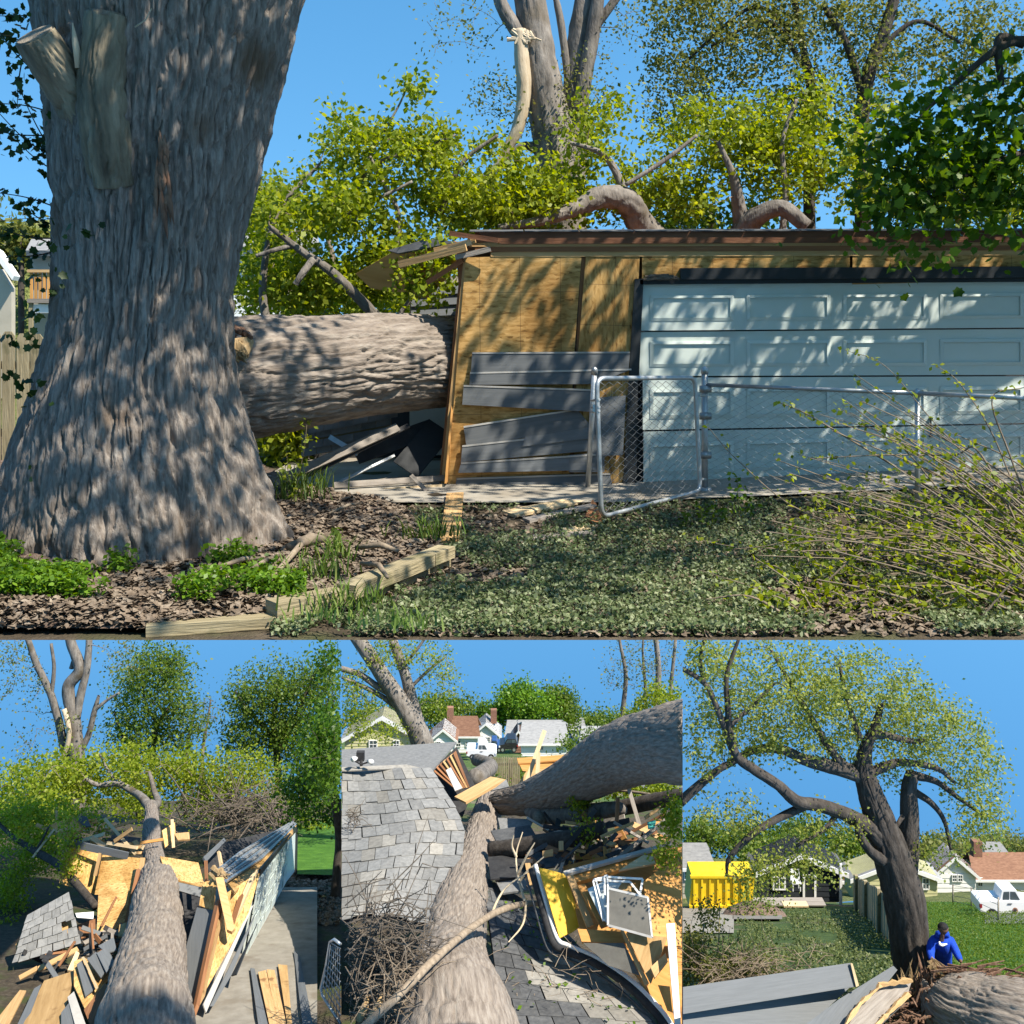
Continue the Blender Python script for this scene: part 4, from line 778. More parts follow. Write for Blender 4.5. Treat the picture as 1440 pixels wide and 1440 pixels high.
# maple: its trunk stands right of the picture, its boughs reach in and shade the door
mp_ = tree('maple_tree', 'dark green maple reaching in from the right over the garage roof', 'tree', [[(1830, 700, 9.8, 60), (1815, 400, 9.8, 52), (1800, 100, 9.8, 44), (1790, -200, 9.6, 34), (1770, -500, 9.4, 22)], [(1810, 260, 9.8, 22), (1700, 200, 9.6, 15), (1560, 190, 9.4, 9), (1440, 215, 9.3, 5), (1330, 260, 9.2, 3), (1240, 300, 9.2, 1.5)], [(1800, 120, 9.8, 24), (1650, 60, 9.5, 14), (1500, 70, 9.4, 9), (1420, 60, 9.3, 6), (1330, 130, 9.3, 3), (1270, 190, 9.3, 1.5)], [(1440, 62, 9.3, 6), (1405, 55, 9.3, 6), (1408, 120, 9.3, 4)], [(1800, 0, 9.6, 26), (1700, -250, 8.6, 18), (1600, -420, 7.6, 12), (1450, -600, 6.6, 7)], [(1795, -100, 9.6, 22), (1650, -330, 9.8, 14), (1480, -520, 9.9, 9), (1250, -700, 9.9, 5)], [(1790, -200, 9.6, 20), (1900, -500, 8.8, 12)]],
    [(1320, 230, 100, 60, 9.3, .4, 44), (1400, 260, 80, 60, 9.3, .4, 36), (1260, 285, 70, 26, 9.2, .25, 16), (1420, 160, 60, 50, 9.4, .4, 16), (1500, 200, 90, 90, 9.4, .6, 30), (1290, 190, 60, 30, 9.3, .3, 10)], 'leaf_maple', .085, 15, .26, 'bark_dark', r0=.014, r1=.004, lobed=True, up=.3)
lpm = [ppath([(1790, -200, 9.6, 20), (1700, -250, 8.6, 18), (1600, -420, 7.6, 12), (1450, -600, 6.6, 7)], 6), ppath([(1795, -100, 9.6, 22), (1650, -330, 9.8, 14), (1480, -520, 9.9, 9), (1250, -700, 9.9, 5)], 6)]
tg = [list(Vector(c)+Vector((random.gauss(0, s), random.gauss(0, s*.8), random.gauss(0, s*.45)))) for c, s, n in (((5.0, 8.9, 5.8), .9, 60), ((6.7, 8.8, 6.0), 1.0, 60), ((3.6, 5.7, 5.3), 1.1, 62), ((3.2, 8.2, 6.4), .9, 22), ((5.4, 7.0, 5.8), 1.0, 44), ((7.6, 8.0, 5.2), .9, 34)) for _ in range(n)]
tg = [q for q in tg if not (720+q[0]/q[1]*F < 1445 and HZ-(q[2]-CAMZ)/q[1]*F > -15)]
tws = grow(lpm, tg, .02, .004, 'bark_dark', mp_, 'branches')
leafmesh('upper_crown', np.vstack([c[-1]+RNG.normal(size=(22, 3))*.2 for c in tws]), .14, 'leaf_maple', mp_, .6)
# screen of trees and shrubs further back
tree('back_hedge', 'tangled bright green bushes beyond the fallen trunk', 'bush', [[(470, 640, 15.4, 6), (470, 400, 15.4, 5), (460, 330, 15.4, 3)]], [(380, 400, 70, 50, 15.0, .5, 40), (480, 420, 80, 40, 15.3, .5, 40), (390, 310, 40, 50, 15.4, .5, 26), (560, 420, 60, 40, 15.3, .5, 26), (395, 600, 34, 40, 12.6, .3, 40)], 'leaf_spring', .10, 34, .17, 'bark_tan', r0=.02)
tree('rear_bush', 'low green thicket behind the garage roof', 'bush', [[(1000, 640, 15.1, 6), (1000, 340, 15.1, 5), (1000, 300, 15.1, 3)], [(1350, 640, 15.1, 6), (1350, 330, 15.1, 5), (1330, 300, 15.1, 3)], [(720, 640, 15.1, 6), (720, 340, 15.1, 5), (700, 300, 15.1, 3)]], [(700, 310, 130, 30, 15.1, .3, 34), (1000, 305, 150, 30, 15.1, .3, 38), (1330, 290, 150, 40, 15.1, .3, 50)], 'leaf_green', .10, 26, .18, 'bark_tan', r0=.02)

# ---------------------------------------------------------------- neighbours on the left
pk = thing('picket_fence', 'weathered dog-eared picket fence left of the old tree', 'fence', G(35, 590))
for k in range(16):
    x = -60+k*20.5+random.random()*3; D = 12.6; z0 = 0.0; a = P(x, 0, D).x; wd = PX(17.5, D); zt = CAMZ-(464+random.random()*6-HZ)/F*D
    one(lambda g: g.slab([Vector((a, D, z0)), Vector((a+wd, D, z0)), Vector((a+wd, D, zt-.05)), Vector((a+wd*.75, D, zt)), Vector((a+wd*.25, D, zt)), Vector((a, D, zt-.05))], .02, Vector((0, -1, 0))), 'picket', 'timber_old', pk)
for z in (.4, 1.2): one(lambda g: g.box((P(90, 0, 12.65).x-.2, 12.66, z), (3.4, .06, .09)), 'rail', 'timber_old', pk)
nb = thing('neighbour_house', 'beige house with an orange wood deck seen left of the old trunk', 'house', P(60, 550, 28)*1); 
HB = lambda x0, y0, x1, y1, d: [(x0, y0, d), (x1, y0, d), (x1, y1, d), (x0, y1, d)]
pslab('wall', HB(42, 350, 150, 560, 28), .2, 'tan_paint', nb); pslab('roof', [(36, 352, 27.6), (150, 352, 27.6), (150, 336, 28.8), (44, 336, 28.8)], .15, 'roof_grey', nb)
for k in range(9): pslab('deck_baluster', HB(42+k*6, 382, 45.5+k*6, 420, 27.2), .05, 'plywood_old', nb)
pslab('deck_rail', HB(38, 379, 110, 383, 27.15), .1, 'lumber', nb); pslab('deck_floor', HB(38, 420, 110, 426, 27.2), 1.0, 'wood_grey', nb); pslab('deck_post', HB(40, 426, 45, 560, 27.25), .1, 'timber_old', nb); pslab('deck_skirt', HB(46, 428, 110, 440, 27.3), .05, 'white_paint', nb)
nw = thing('shed_roof_house', 'pale house corner with a white sloping roof edge at the far left', 'house', P(-20, 560, 25))
pslab('wall', [(-60, 375, 25), (0, 378, 25), (16, 405, 25), (16, 560, 25), (-60, 560, 25)], .2, 'tan_paint', nw); pslab('roof_edge', [(-40, 330, 24.7), (-4, 352, 24.7), (20, 388, 24.7), (17, 394, 24.7), (-6, 362, 24.7), (-40, 344, 24.7)], .3, 'white_paint', nw)
wh = thing('white_house', 'white clapboard house glimpsed behind the leaves right of the trunk', 'house', P(370, 560, 27))
pslab('wall', HB(310, 345, 440, 560, 27), .2, 'white_paint', wh)
for k in range(12): pslab('clapboard', HB(310, 348+k*10, 440, 357+k*10, 26.97), .02, 'white_paint', wh)
pslab('roof', [(300, 347, 26.6), (450, 347, 26.6), (445, 320, 28.5), (305, 320, 28.5)], .15, 'roof_grey', wh)
X = np.linspace(-20, -3, 40); Yh = np.linspace(29, 32.8, 10)
sheet('hill', X, Yh, lambda x, y: (y-29)/3.8*(4.4+.8*vnoise(x*.5, y*.5, seed=5))*np.clip((-4.5-x)/2.5, .0, 1)-.03, 'hill_green')
tree('hillside_tree', 'rounded pale green tree on the hill left of the old trunk', 'tree', [[(30, 500, 29.5, 4), (30, 380, 29.5, 4), (30, 340, 29.5, 2)]], [(20, 345, 60, 30, 29.6, .6, 30), (360, 300, 34, 36, 29, .6, 34)], 'leaf_olive', .2, 34, .3, 'bark_dark')
one(lambda g: g.tube([P(-20, 312, 15), P(40, 307, 15.5), P(90, 303, 16)], .006, 4), 'utility_wire', 'felt', None, 'thin utility wire crossing the sky left of the trunk', 'wire')

# unseen trees added behind the viewer to block blue sky light
for k, (x, y, h, lb) in enumerate(((-12, -3, 6.5, 'tall tree added to block sky behind the viewer, at the far left'), (-9, -10, 6, 'broad tree added to block sky behind the viewer, on the left'), (-2, -12, 6.5, 'broad tree added to block sky straight behind the viewer'), (6, -12, 6, 'broad tree added to block sky behind the viewer, on the right'), (12, -6, 5, 'low tree added to block sky behind the viewer, at the far right'), (14, 3, 4.6, 'low tree added to block sky right of the viewer, beyond the maple'))):
    ot = thing('sky_block_tree', lb, 'tree', (x, y, 0)); pts = [Vector((x, y, -.1)), Vector((x+.1, y, 1.5)), Vector((x-.1, y+.2, 3.2)), Vector((x+.2, y, h))]; barktube('trunk', None, 'bark_grey', ot, 24, 1, .03, .08, 6, 3, .05, pts=pts, rads=[.4, .32, .28, .12])
    tgk = [[x+random.gauss(0, 2.3), y+random.gauss(0, 1.5), max(.6, h*.75+random.gauss(0, h*.32))] for _ in range(90)]; tws = grow([(pts, [.4, .32, .28, .12])], tgk, .06, .01, 'bark_grey', ot, 'branches')
    leafmesh('crown', np.vstack([c[-1]+RNG.normal(size=(34, 3))*.55 for c in tws]), .42, 'leaf_green', ot, .3)
# ================================================================ LOWER TERRACES: hillside plots below, one per view
def terrace(table):
    Dt = np.array([a for a, b in table], float); Zt = CAMZ-(np.array([b for a, b in table])-HZ)/F*Dt
    def zg(D): return np.interp(D, Dt, Zt)
    def gp(px, D, dz=0): return Vector(((px-720)/F*D, D, float(zg(D))+dz))
    def gy(px, py, dz=0):
        Ds = np.linspace(Dt[0], Dt[-1], 4000); y = HZ+(CAMZ-zg(Ds)-dz)/Ds*F; return gp(px, float(Ds[int(np.argmin(abs(y-py)))]), dz)
    return zg, gp, gy
def plot(name, zg, D0, D1, px0, px1, mat, lift=0, n=60, m=40, bump=.15, kind='structure'):
    D = np.geomspace(D0, D1, n); px = np.linspace(px0, px1, m); PXg, DD = np.meshgrid(px, D); X = (PXg-720)/F*DD
    Z = zg(DD)+lift+bump*(vnoise(X*.6, DD*.6, seed=6)-.5)*(1+DD/60)
    i, j = np.meshgrid(np.arange(n-1), np.arange(m-1), indexing='ij'); V = np.stack([X, DD, Z], -1).reshape(-1, 3)
    Q = np.stack([i*m+j, i*m+j+1, (i+1)*m+j+1, (i+1)*m+j], -1).reshape(-1, 4)
    o = link(name, npmesh(name, V, Q, V[Q.ravel()][:, :2], True), mat); o['kind'] = kind; return o
def shingles(parent, q, nr, nc, mat, t=.03, lift=.03, edge=None, jit=.10, skip=0, name='shingle', mats=None, gap=.06, clipx=None):
    """courses of shingles over a bilinear quad q(u, v)->Vector; v runs downhill"""
    for r in range(nr):
        for c in range(-1, nc+1):
            u0 = (c+(r % 2)*.5+gap/2)/nc; u1 = u0+(1-gap)/nc; v0 = r/nr; v1 = (r+1)/nr
            if u0 < 0 or u1 > 1.02: 
                u0 = max(0, u0); u1 = min(1, u1)
                if u1-u0 < .3/nc: continue
            if random.random() < skip: continue
            if clipx and not (clipx[0] <= 720+q(u0, v1).x/q(u0, v1).y*F and 720+q(u1, v1).x/q(u1, v1).y*F <= clipx[1]): continue
            dv = random.uniform(-jit, jit)/nr; du = random.uniform(-jit, jit)*.3/nc
            a, b, c_, d = q(u0+du, v0), q(u1+du, v0), q(u1+du*1.5, v1+dv+.12/nr), q(u0+du*1.5, v1+dv+.12/nr)
            n = (b-a).cross(d-a).normalized()
            if n.z < 0: n = -n
            k = lift*(.6+.8*random.random())
            one(lambda g: g.slab([a, b, c_+n*k, d+n*k], t, n), name, mats(u0, v0) if mats else mat, parent)
def bil(c00, c10, c11, c01): return lambda u, v: c00*(1-u)*(1-v)+c10*u*(1-v)+c11*u*v+c01*(1-u)*v
def deb(name, cat, label, corners, t, mat): return pslab(name, corners, t, mat, None, label, cat)

# ---------------------------------------------------------------- plot A: looking along the fallen trunk
zA, gA_, gyA = terrace([(21.5, 1535), (25.5, 1440), (29, 1365), (33, 1310), (38, 1262), (50, 1185), (80, 1125)])
CLA = (-9999, 480)
plot('yard_ground', zA, 21.5, 80, -80, 480, 'soil')
plot('concrete_drive', zA, 22, 39, 262, 446, 'concrete', .16, 40, 20, .02)
plot('side_lawn', zA, 41, 62, 418, 480, 'lawn_green', .25, 20, 10, .1)
lg = thing('fallen_log', 'thick fallen trunk running away between torn walls, forked at its far end', 'tree', P(201, 1530, 22.8))
barktube('trunk', [(198, 1530, 21.8, 78), (200, 1470, 22.8, 70), (202, 1440, 23.5, 65), (207, 1395, 25.3, 55), (212, 1350, 27, 47), (217, 1305, 29, 38), (219, 1270, 30.5, 31), (221, 1240, 32.5, 25), (219, 1222, 34, 16), (215, 1200, 36, 12.5), (213, 1177, 38, 11.5), (213, 1144, 41, 8.5), (213, 1132, 42, 7)], 'bark_log', lg, 180, 22, .085, .12, 6, 101, .07)
lA = [[(212, 1138, 41.5, 7), (200, 1122, 42.5, 5.5), (187, 1113, 43.5, 4.5), (165, 1102, 44, 4), (139, 1104, 44, 3), (120, 1095, 44, 2)], [(214, 1136, 41.5, 6), (222, 1128, 42.5, 5), (217, 1112, 43.5, 3.5), (210, 1085, 44, 2)], [(165, 1102, 44, 2), (150, 1080, 44.5, 1.5), (140, 1060, 45, 1)]]
lpA = [ppath(r, 6) for r in lA]
for pts, rd in lpA: barktube('limb', None, 'bark_grey', lg, 14, 1, .02, .1, 5, 103, .06, pts=pts, rads=rd)
tg = [q for c in [(60, 1100, 90, 36, 45, 2.5, 90), (170, 1085, 90, 36, 46, 2.5, 80), (290, 1095, 80, 36, 47, 2.5, 62), (40, 1150, 60, 30, 42, 2, 50), (360, 1090, 50, 30, 47, 2, 30)] for q in blob(*c)]
tws = grow(lpA, tg, .05, .012, 'bark_tan', lg, 'branches')
leafmesh('crown', np.vstack([c[-1]+RNG.normal(size=(60, 3))*.36 for c in tws]), .15, 'leaf_spring', lg, .3)
tree('leafy_bough', 'leafy fallen bough with bare dark stem over the left wreckage', 'tree', [[(135, 1275, 33, 5), (105, 1240, 34, 5.5), (80, 1215, 35, 5), (50, 1197, 36, 4.5), (20, 1178, 37, 3), (-10, 1150, 38, 2)], [(50, 1197, 36, 2), (60, 1180, 36, 1.5), (70, 1160, 36, 1)]], [(40, 1200, 50, 34, 37, 1.2, 46), (20, 1255, 30, 40, 36, 1, 34), (95, 1190, 18, 40, 34, .5, 16), (60, 1150, 70, 22, 38, 1, 36), (130, 1160, 24, 30, 37, .6, 12), (15, 1310, 18, 16, 34, .5, 8)], 'leaf_spring', .10, 40, .2, 'bark_dark', r0=.03, r1=.008)
# wreckage left of the trunk
cA = thing('shingled_roof_piece', 'tilted slab of grey shingled roof with torn edges among the left wreckage', 'roof chunk', P(60, 1370, 29.2))
pslab('deck', [(76, 1272, 30.2), (97, 1258, 30.4), (111, 1322, 29.6), (86, 1336, 29.5), (25, 1354, 29.2), (22, 1328, 29.5)], .06, 'plywood', cA)
shingles(cA, bil(P(38, 1287, 29.9), P(97, 1254, 30.3), P(114, 1326, 29.4), P(18, 1354, 28.9)), 6, 6, 'shingle', .02, .03, skip=.06)
B = [('wall_panel', 'wall panel', 'tan strand-board wall panel under the leaves, left of its twin', [(92, 1190, 34.5), (142, 1198, 34.6), (134, 1258, 34), (83, 1242, 34)], .06, 'osb'), ('wall_panel', 'wall panel', 'strand-board wall panel leaning beside the fallen trunk', [(144, 1202, 34.4), (200, 1207, 34), (184, 1258, 33.3), (133, 1258, 33.6)], .06, 'osb'),
     ('siding_strip', 'siding', 'dark grey siding strip along the top of the left wall panels', [(91, 1179, 34.3), (181, 1199, 34.1), (179, 1209, 34.1), (91, 1190, 34.3)], .03, 'siding'), ('wall_panel', 'wall panel', 'sunlit tan board with a ragged lower edge in front of the wall panels', [(139, 1242, 32.5), (176, 1241, 32.5), (183, 1257, 32.2), (175, 1297, 31.6), (168, 1300, 31.6), (163, 1308, 31.5), (150, 1309, 31.5), (136, 1313, 31.4)], .05, 'osb_plain'),
     ('timber_stud', 'timber', 'reddish stud along the edge of the sunlit tan board', [(192, 1222, 32.4), (197, 1222, 32.4), (180, 1298, 31.3), (175, 1298, 31.3)], .08, 'lumber_red'), ('timber_stud', 'timber', 'pale stud beside the fallen trunk at the panel edge', [(197, 1206, 33.6), (204, 1206, 33.6), (196, 1262, 32.6), (191, 1262, 32.6)], .08, 'lumber'),
     ('timber_stud', 'timber', 'brown stud standing between the two strand-board panels', [(139, 1198, 34.2), (143, 1198, 34.2), (135, 1232, 33.9), (131, 1232, 33.9)], .08, 'lumber'), ('white_scrap', 'scrap', 'white bent scrap in the gap beside the shingled slab', [(106, 1284, 31), (132, 1282, 31), (131, 1292, 30.8), (108, 1290, 30.8)], .03, 'white_paint'),
     ('box_side', 'scrap', 'brown box side in the shadow below the tan board', [(110, 1300, 31), (134, 1292, 31.2), (134, 1312, 30.8), (114, 1320, 30.6)], .05, 'lumber_red'), ('loose_board', 'board', 'yellow board at the foot of the shingled slab', [(53, 1359, 28.6), (108, 1331, 29), (111, 1336, 28.9), (54, 1366, 28.4)], .04, 'lumber'), ('loose_board', 'board', 'short pale board leaning over the big loose plank', [(95, 1364, 27.9), (107, 1337, 28.5), (112, 1340, 28.5), (103, 1365, 27.9)], .05, 'lumber_pale'), ('loose_board', 'board', 'short tan board end below the dark shingle corner', [(26, 1372, 28), (52, 1358, 28.3), (53, 1364, 28.2), (28, 1378, 27.9)], .04, 'lumber'),
     ('big_plank', 'plank', 'wide sunlit plank sloping to the lower left corner of the wreckage', [(62, 1379, 27.3), (107, 1364, 27.6), (98, 1396, 26.4), (83, 1450, 24.9), (28, 1450, 24.9)], .06, 'plywood'), ('loose_board', 'board', 'orange-brown board at the far lower left', [(-10, 1440, 25.2), (28, 1392, 26.8), (37, 1393, 26.8), (8, 1450, 24.9)], .05, 'lumber'), ('siding_strip', 'siding', 'light grey siding strip left of the wide plank', [(48, 1390, 26.8), (58, 1384, 27), (34, 1450, 25), (20, 1450, 25)], .03, 'siding'),
     ('wall_panel', 'wall panel', 'strand-board sheet lying under the grey siding pieces by the trunk', [(104, 1352, 27.6), (118, 1346, 27.9), (158, 1372, 27), (119, 1418, 25.8), (104, 1386, 26.6)], .04, 'osb_plain'), ('siding_piece', 'siding', 'dark siding square on the strand-board sheet, lowest of the four', [(108, 1356, 27.3), (116, 1350, 27.5), (134, 1390, 26.4), (120, 1401, 26.1)], .03, 'siding'), ('siding_piece', 'siding', 'dark siding square next to the pale batten', [(123, 1349, 27.3), (135, 1338, 27.7), (148, 1366, 26.9), (142, 1375, 26.7)], .03, 'siding'), ('siding_piece', 'siding', 'grey siding piece tucked against the fallen trunk', [(136, 1340, 27.5), (150, 1332, 27.9), (161, 1352, 27.2), (150, 1368, 26.8)], .03, 'siding'), ('siding_piece', 'siding', 'grey siding piece highest of the four below the tan board', [(138, 1330, 28), (160, 1318, 28.4), (164, 1336, 27.8), (150, 1340, 27.7)], .03, 'siding'),
     ('batten', 'batten', 'pale batten between two dark siding squares', [(115, 1346, 27.5), (118, 1345, 27.5), (138, 1389, 26.2), (135, 1391, 26.2)], .05, 'lumber_pale'), ('batten', 'batten', 'upright grey batten below the ragged tan board', [(156, 1312, 28.6), (160, 1312, 28.6), (160, 1341, 27.8), (155, 1341, 27.8)], .05, 'wood_grey'), ('siding_strip', 'siding', 'white-edged siding board sliding toward the bottom edge by the trunk', [(95, 1402, 25.9), (104, 1394, 26.2), (124, 1450, 24.6), (108, 1450, 24.6)], .03, 'siding_edge'), ('siding_strip', 'siding', 'dark blue-grey siding under the white-edged board', [(86, 1424, 25.4), (97, 1410, 25.7), (106, 1450, 24.7), (86, 1450, 24.7)], .03, 'siding'), ('loose_board', 'board', 'brown board beside the trunk at the bottom edge', [(118, 1420, 25.5), (148, 1382, 26.4), (152, 1388, 26.2), (130, 1450, 24.7)], .04, 'lumber_red'), ('wood_scrap', 'scrap', 'tan scrap by the trunk below the red stud', [(168, 1300, 30), (178, 1297, 30), (174, 1317, 29.5), (166, 1317, 29.5)], .05, 'plywood')]
for b in B: deb(*b)
def rubble(label, n, boxes, w_=(.05, .3), L=(.4, 2.0), mats=('lumber', 'lumber_red', 'wood_grey', 'siding', 'plywood', 'felt'), name='wood_rubble', lim=(-99, 478)):
    """heap of small broken pieces too many to pick apart"""
    by = {}
    for _ in range(n):
        bx = random.choice(boxes); x, y, d = random.uniform(bx[0], bx[1]), random.uniform(bx[2], bx[3]), random.uniform(bx[4], bx[5])
        a = P(x, y, d); dr = Vector((random.gauss(0, 1), random.gauss(0, .8), random.gauss(0, .45))).normalized(); l = random.uniform(*L)
        xe = 720+(a+dr*l).x/(a+dr*l).y*F
        if not (lim[0] < xe < lim[1]): continue
        by.setdefault(random.choice(mats), Geo()).board(a, a+dr*l, random.uniform(*w_), .04, Vector((random.gauss(0, .5), -1, 1)))
    c = P((boxes[0][0]+boxes[0][1])/2, boxes[0][3], boxes[0][4]); t = thing(name, label, 'rubble', c)
    for k, g in by.items(): g.build('broken_pieces', k, t)['kind'] = 'stuff'
rubble('dark heap of splintered laths under the left wreckage', 60, [(60, 160, 1330, 1420, 28, 29.5), (110, 190, 1300, 1345, 30, 31.5)], w_=(.05, .14), L=(.3, .9), mats=('lumber_red', 'wood_grey', 'felt', 'siding', 'felt'))
rubble('jumble of orange rafters and torn boards behind the left wall panels', 36, w_=(.06, .18), L=(.4, 1.3), boxes=[(75, 150, 1150, 1185, 36, 37.5), (140, 200, 1180, 1204, 35, 36.5)], mats=('lumber', 'plywood_old', 'lumber_pale', 'lumber', 'shingle_dark'))
for k, (c, mt, lb) in enumerate(((((70, 1160, 36), (105, 1148, 36.5), (128, 1160, 36), (95, 1176, 35.5)), 'plywood_old', 'tilted orange roof board among the leaves, upper left'), (((104, 1146, 36.4), (122, 1148, 36.2), (128, 1162, 35.8), (118, 1162, 35.8)), 'shingle_dark', 'small dark roof flap on the orange roof board'), (((228, 1168, 37.5), (246, 1156, 38), (247, 1180, 37.4), (232, 1192, 37)), 'osb_plain', 'upright strand-board scrap right of the narrow trunk'), (((245, 1172, 37.5), (266, 1170, 37.5), (267, 1180, 37), (250, 1181, 37)), 'lumber', 'small orange box lid behind the fallen trunk'))): deb('roof_scrap', 'scrap', lb, c, .05, mt)
for a, b, lb in (((147, 1151, 36), (190, 1200, 34.6), 'long pale stick leaning over the left wall panels'), ((150, 1185, 35.2), (192, 1192, 34.6), 'horizontal pale rail above the leaning panel'), ((242, 1152, 37.6), (244, 1192, 36.8), 'upright pale stick right of the narrow trunk')): pboard('lath', a, b, .10, .06, 'lumber_pale', None, lb, 'stick')
# garage front seen end-on
ga = thing('leaning_garage', 'garage front seen end-on, leaning outward, white door along the concrete', 'garage', gA_(345, 31))
nt_, nb_, ft_, fb_ = P(366, 1229, 30), P(347, 1344, 30), P(408, 1177, 39), P(402, 1242, 39)
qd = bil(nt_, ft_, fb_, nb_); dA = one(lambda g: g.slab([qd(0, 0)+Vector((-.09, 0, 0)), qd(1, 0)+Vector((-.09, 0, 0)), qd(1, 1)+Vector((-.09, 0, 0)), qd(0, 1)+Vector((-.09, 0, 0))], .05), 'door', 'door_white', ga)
nA = (qd(1, .5)-qd(0, .5)).cross(qd(.5, 1)-qd(.5, 0)).normalized(); nA = nA if nA.x > 0 else -nA
for r in range(4):
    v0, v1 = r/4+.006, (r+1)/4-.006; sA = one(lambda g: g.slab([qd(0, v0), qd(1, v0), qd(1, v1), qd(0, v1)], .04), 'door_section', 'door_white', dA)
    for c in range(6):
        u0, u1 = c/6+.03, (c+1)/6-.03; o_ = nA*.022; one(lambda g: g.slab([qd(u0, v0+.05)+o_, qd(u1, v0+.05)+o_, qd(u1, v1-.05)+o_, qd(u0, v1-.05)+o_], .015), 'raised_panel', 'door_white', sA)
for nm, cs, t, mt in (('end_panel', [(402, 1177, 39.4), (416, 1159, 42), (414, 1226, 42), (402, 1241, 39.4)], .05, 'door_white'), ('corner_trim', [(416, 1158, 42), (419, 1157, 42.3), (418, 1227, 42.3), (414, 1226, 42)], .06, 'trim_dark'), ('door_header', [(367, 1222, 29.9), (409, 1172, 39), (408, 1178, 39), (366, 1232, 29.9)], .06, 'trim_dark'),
                      ('header_board', [(317, 1237, 29.6), (371, 1206, 33), (417, 1160, 42), (416, 1168, 42), (368, 1222, 30.2), (330, 1254, 29)], .07, 'osb_plain'), ('wall_sheet', [(318, 1256, 28.9), (366, 1226, 29.8), (350, 1283, 29), (322, 1335, 27.6), (284, 1402, 25.8), (268, 1434, 25), (296, 1330, 27.4)], .05, 'osb_plain'),
                      ('siding_board', [(352, 1276, 28.9), (357, 1272, 29), (318, 1360, 27), (290, 1424, 25.3), (286, 1412, 25.6)], .03, 'siding_edge'), ('siding_board', [(357, 1290, 28.8), (360, 1284, 28.9), (325, 1372, 26.9), (300, 1415, 25.6), (296, 1415, 25.6)], .03, 'siding'), ('siding_board', [(358, 1306, 28.9), (361, 1298, 29), (332, 1370, 27.2), (325, 1372, 27.2)], .03, 'trim_dark'),
                      ('dark_siding', [(277, 1276, 28.6), (306, 1281, 28.4), (297, 1326, 27.4), (271, 1420, 25.3), (257, 1392, 26.2), (262, 1330, 27.6)], .04, 'siding'), ('corner_sheet', [(285, 1241, 29.2), (304, 1236, 29.2), (300, 1281, 28.5), (280, 1273, 28.7)], .05, 'osb_plain'),
                      ('corner_stud', [(302, 1270, 28.3), (309, 1262, 28.3), (276, 1412, 25.2), (267, 1436, 24.8)], .1, 'lumber_red'), ('wall_stud', [(309, 1272, 28.4), (316, 1266, 28.4), (286, 1396, 25.6), (276, 1414, 25.2)], .1, 'lumber'), ('wall_stud', [(352, 1232, 29.4), (362, 1222, 29.6), (330, 1296, 28.2), (322, 1298, 28.2)], .1, 'lumber_pale'), ('cripple_stud', [(335, 1262, 28.7), (341, 1256, 28.8), (328, 1296, 28.1), (323, 1298, 28.1)], .1, 'lumber_red')):
    pslab(nm, cs, t, mt, ga)
rA = pslab('roof', [(299, 1227, 29.2), (337, 1197, 32.5), (411, 1154, 42), (418, 1158, 42), (370, 1206, 32.6), (320, 1238, 29.2)], .06, 'galvanised', ga)
for k in range(3): pslab('roof_strip', [(302+k*6, 1227+k*3, 29.1), (339+k*10, 1197+k*3, 32.4), (411+k*2, 1154.5+k, 41.9), (412+k*2, 1155+k, 41.9), (343+k*10, 1199+k*3, 32.3), (305+k*6, 1229+k*3, 29.1)], .02, 'shingle', rA)
pslab('split_board', [(303, 1234, 28.6), (314, 1232, 28.6), (330, 1305, 27.4), (326, 1310, 27.3), (319, 1307, 27.3)], .12, 'lumber', ga)
one(lambda g: [g.tube([P(300+random.gauss(6, 5), 1228+random.gauss(0, 4), 28.8), P(306+random.gauss(6, 6), 1236+random.gauss(0, 4), 28.6)], [.08, .02], 5) for _ in range(16)], 'splinters', 'torn_wood', ga)['kind'] = 'stuff'
for nm, cs, t, mt in (('inner_sheet', [(286, 1205, 33.5), (315, 1178, 35.5), (318, 1182, 35.4), (290, 1212, 33.3)], .06, 'siding'), ('inner_frame', [(287, 1210, 33), (292, 1210, 33), (293, 1238, 32), (288, 1238, 32)], .1, 'lumber_red'), ('inner_frame', [(305, 1198, 33.4), (308, 1196, 33.4), (312, 1218, 32.6), (309, 1220, 32.6)], .1, 'lumber_pale'), ('inner_shade_slab', [(286, 1212, 34.5), (316, 1184, 36), (385, 1168, 41), (372, 1200, 38), (302, 1236, 34)], .05, 'felt'), ('inner_shade_slab', [(246, 1240, 34), (300, 1236, 34), (292, 1420, 28), (236, 1420, 28)], .05, 'felt')):  # the felt slabs put the interior's shade in as black colour
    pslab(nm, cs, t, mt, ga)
deb('wall_panel', 'wall panel', 'sunlit strand-board sheet lying against the right of the fallen trunk', [(225, 1204, 33), (279, 1213, 33), (288, 1246, 31.5), (235, 1234, 31.5)], .05, 'osb_plain')
deb('siding_piece', 'siding', 'grey siding edge under the sunlit sheet right of the trunk', [(235, 1237, 31.4), (287, 1249, 31.4), (284, 1262, 31.2), (250, 1252, 31.2)], .05, 'siding')
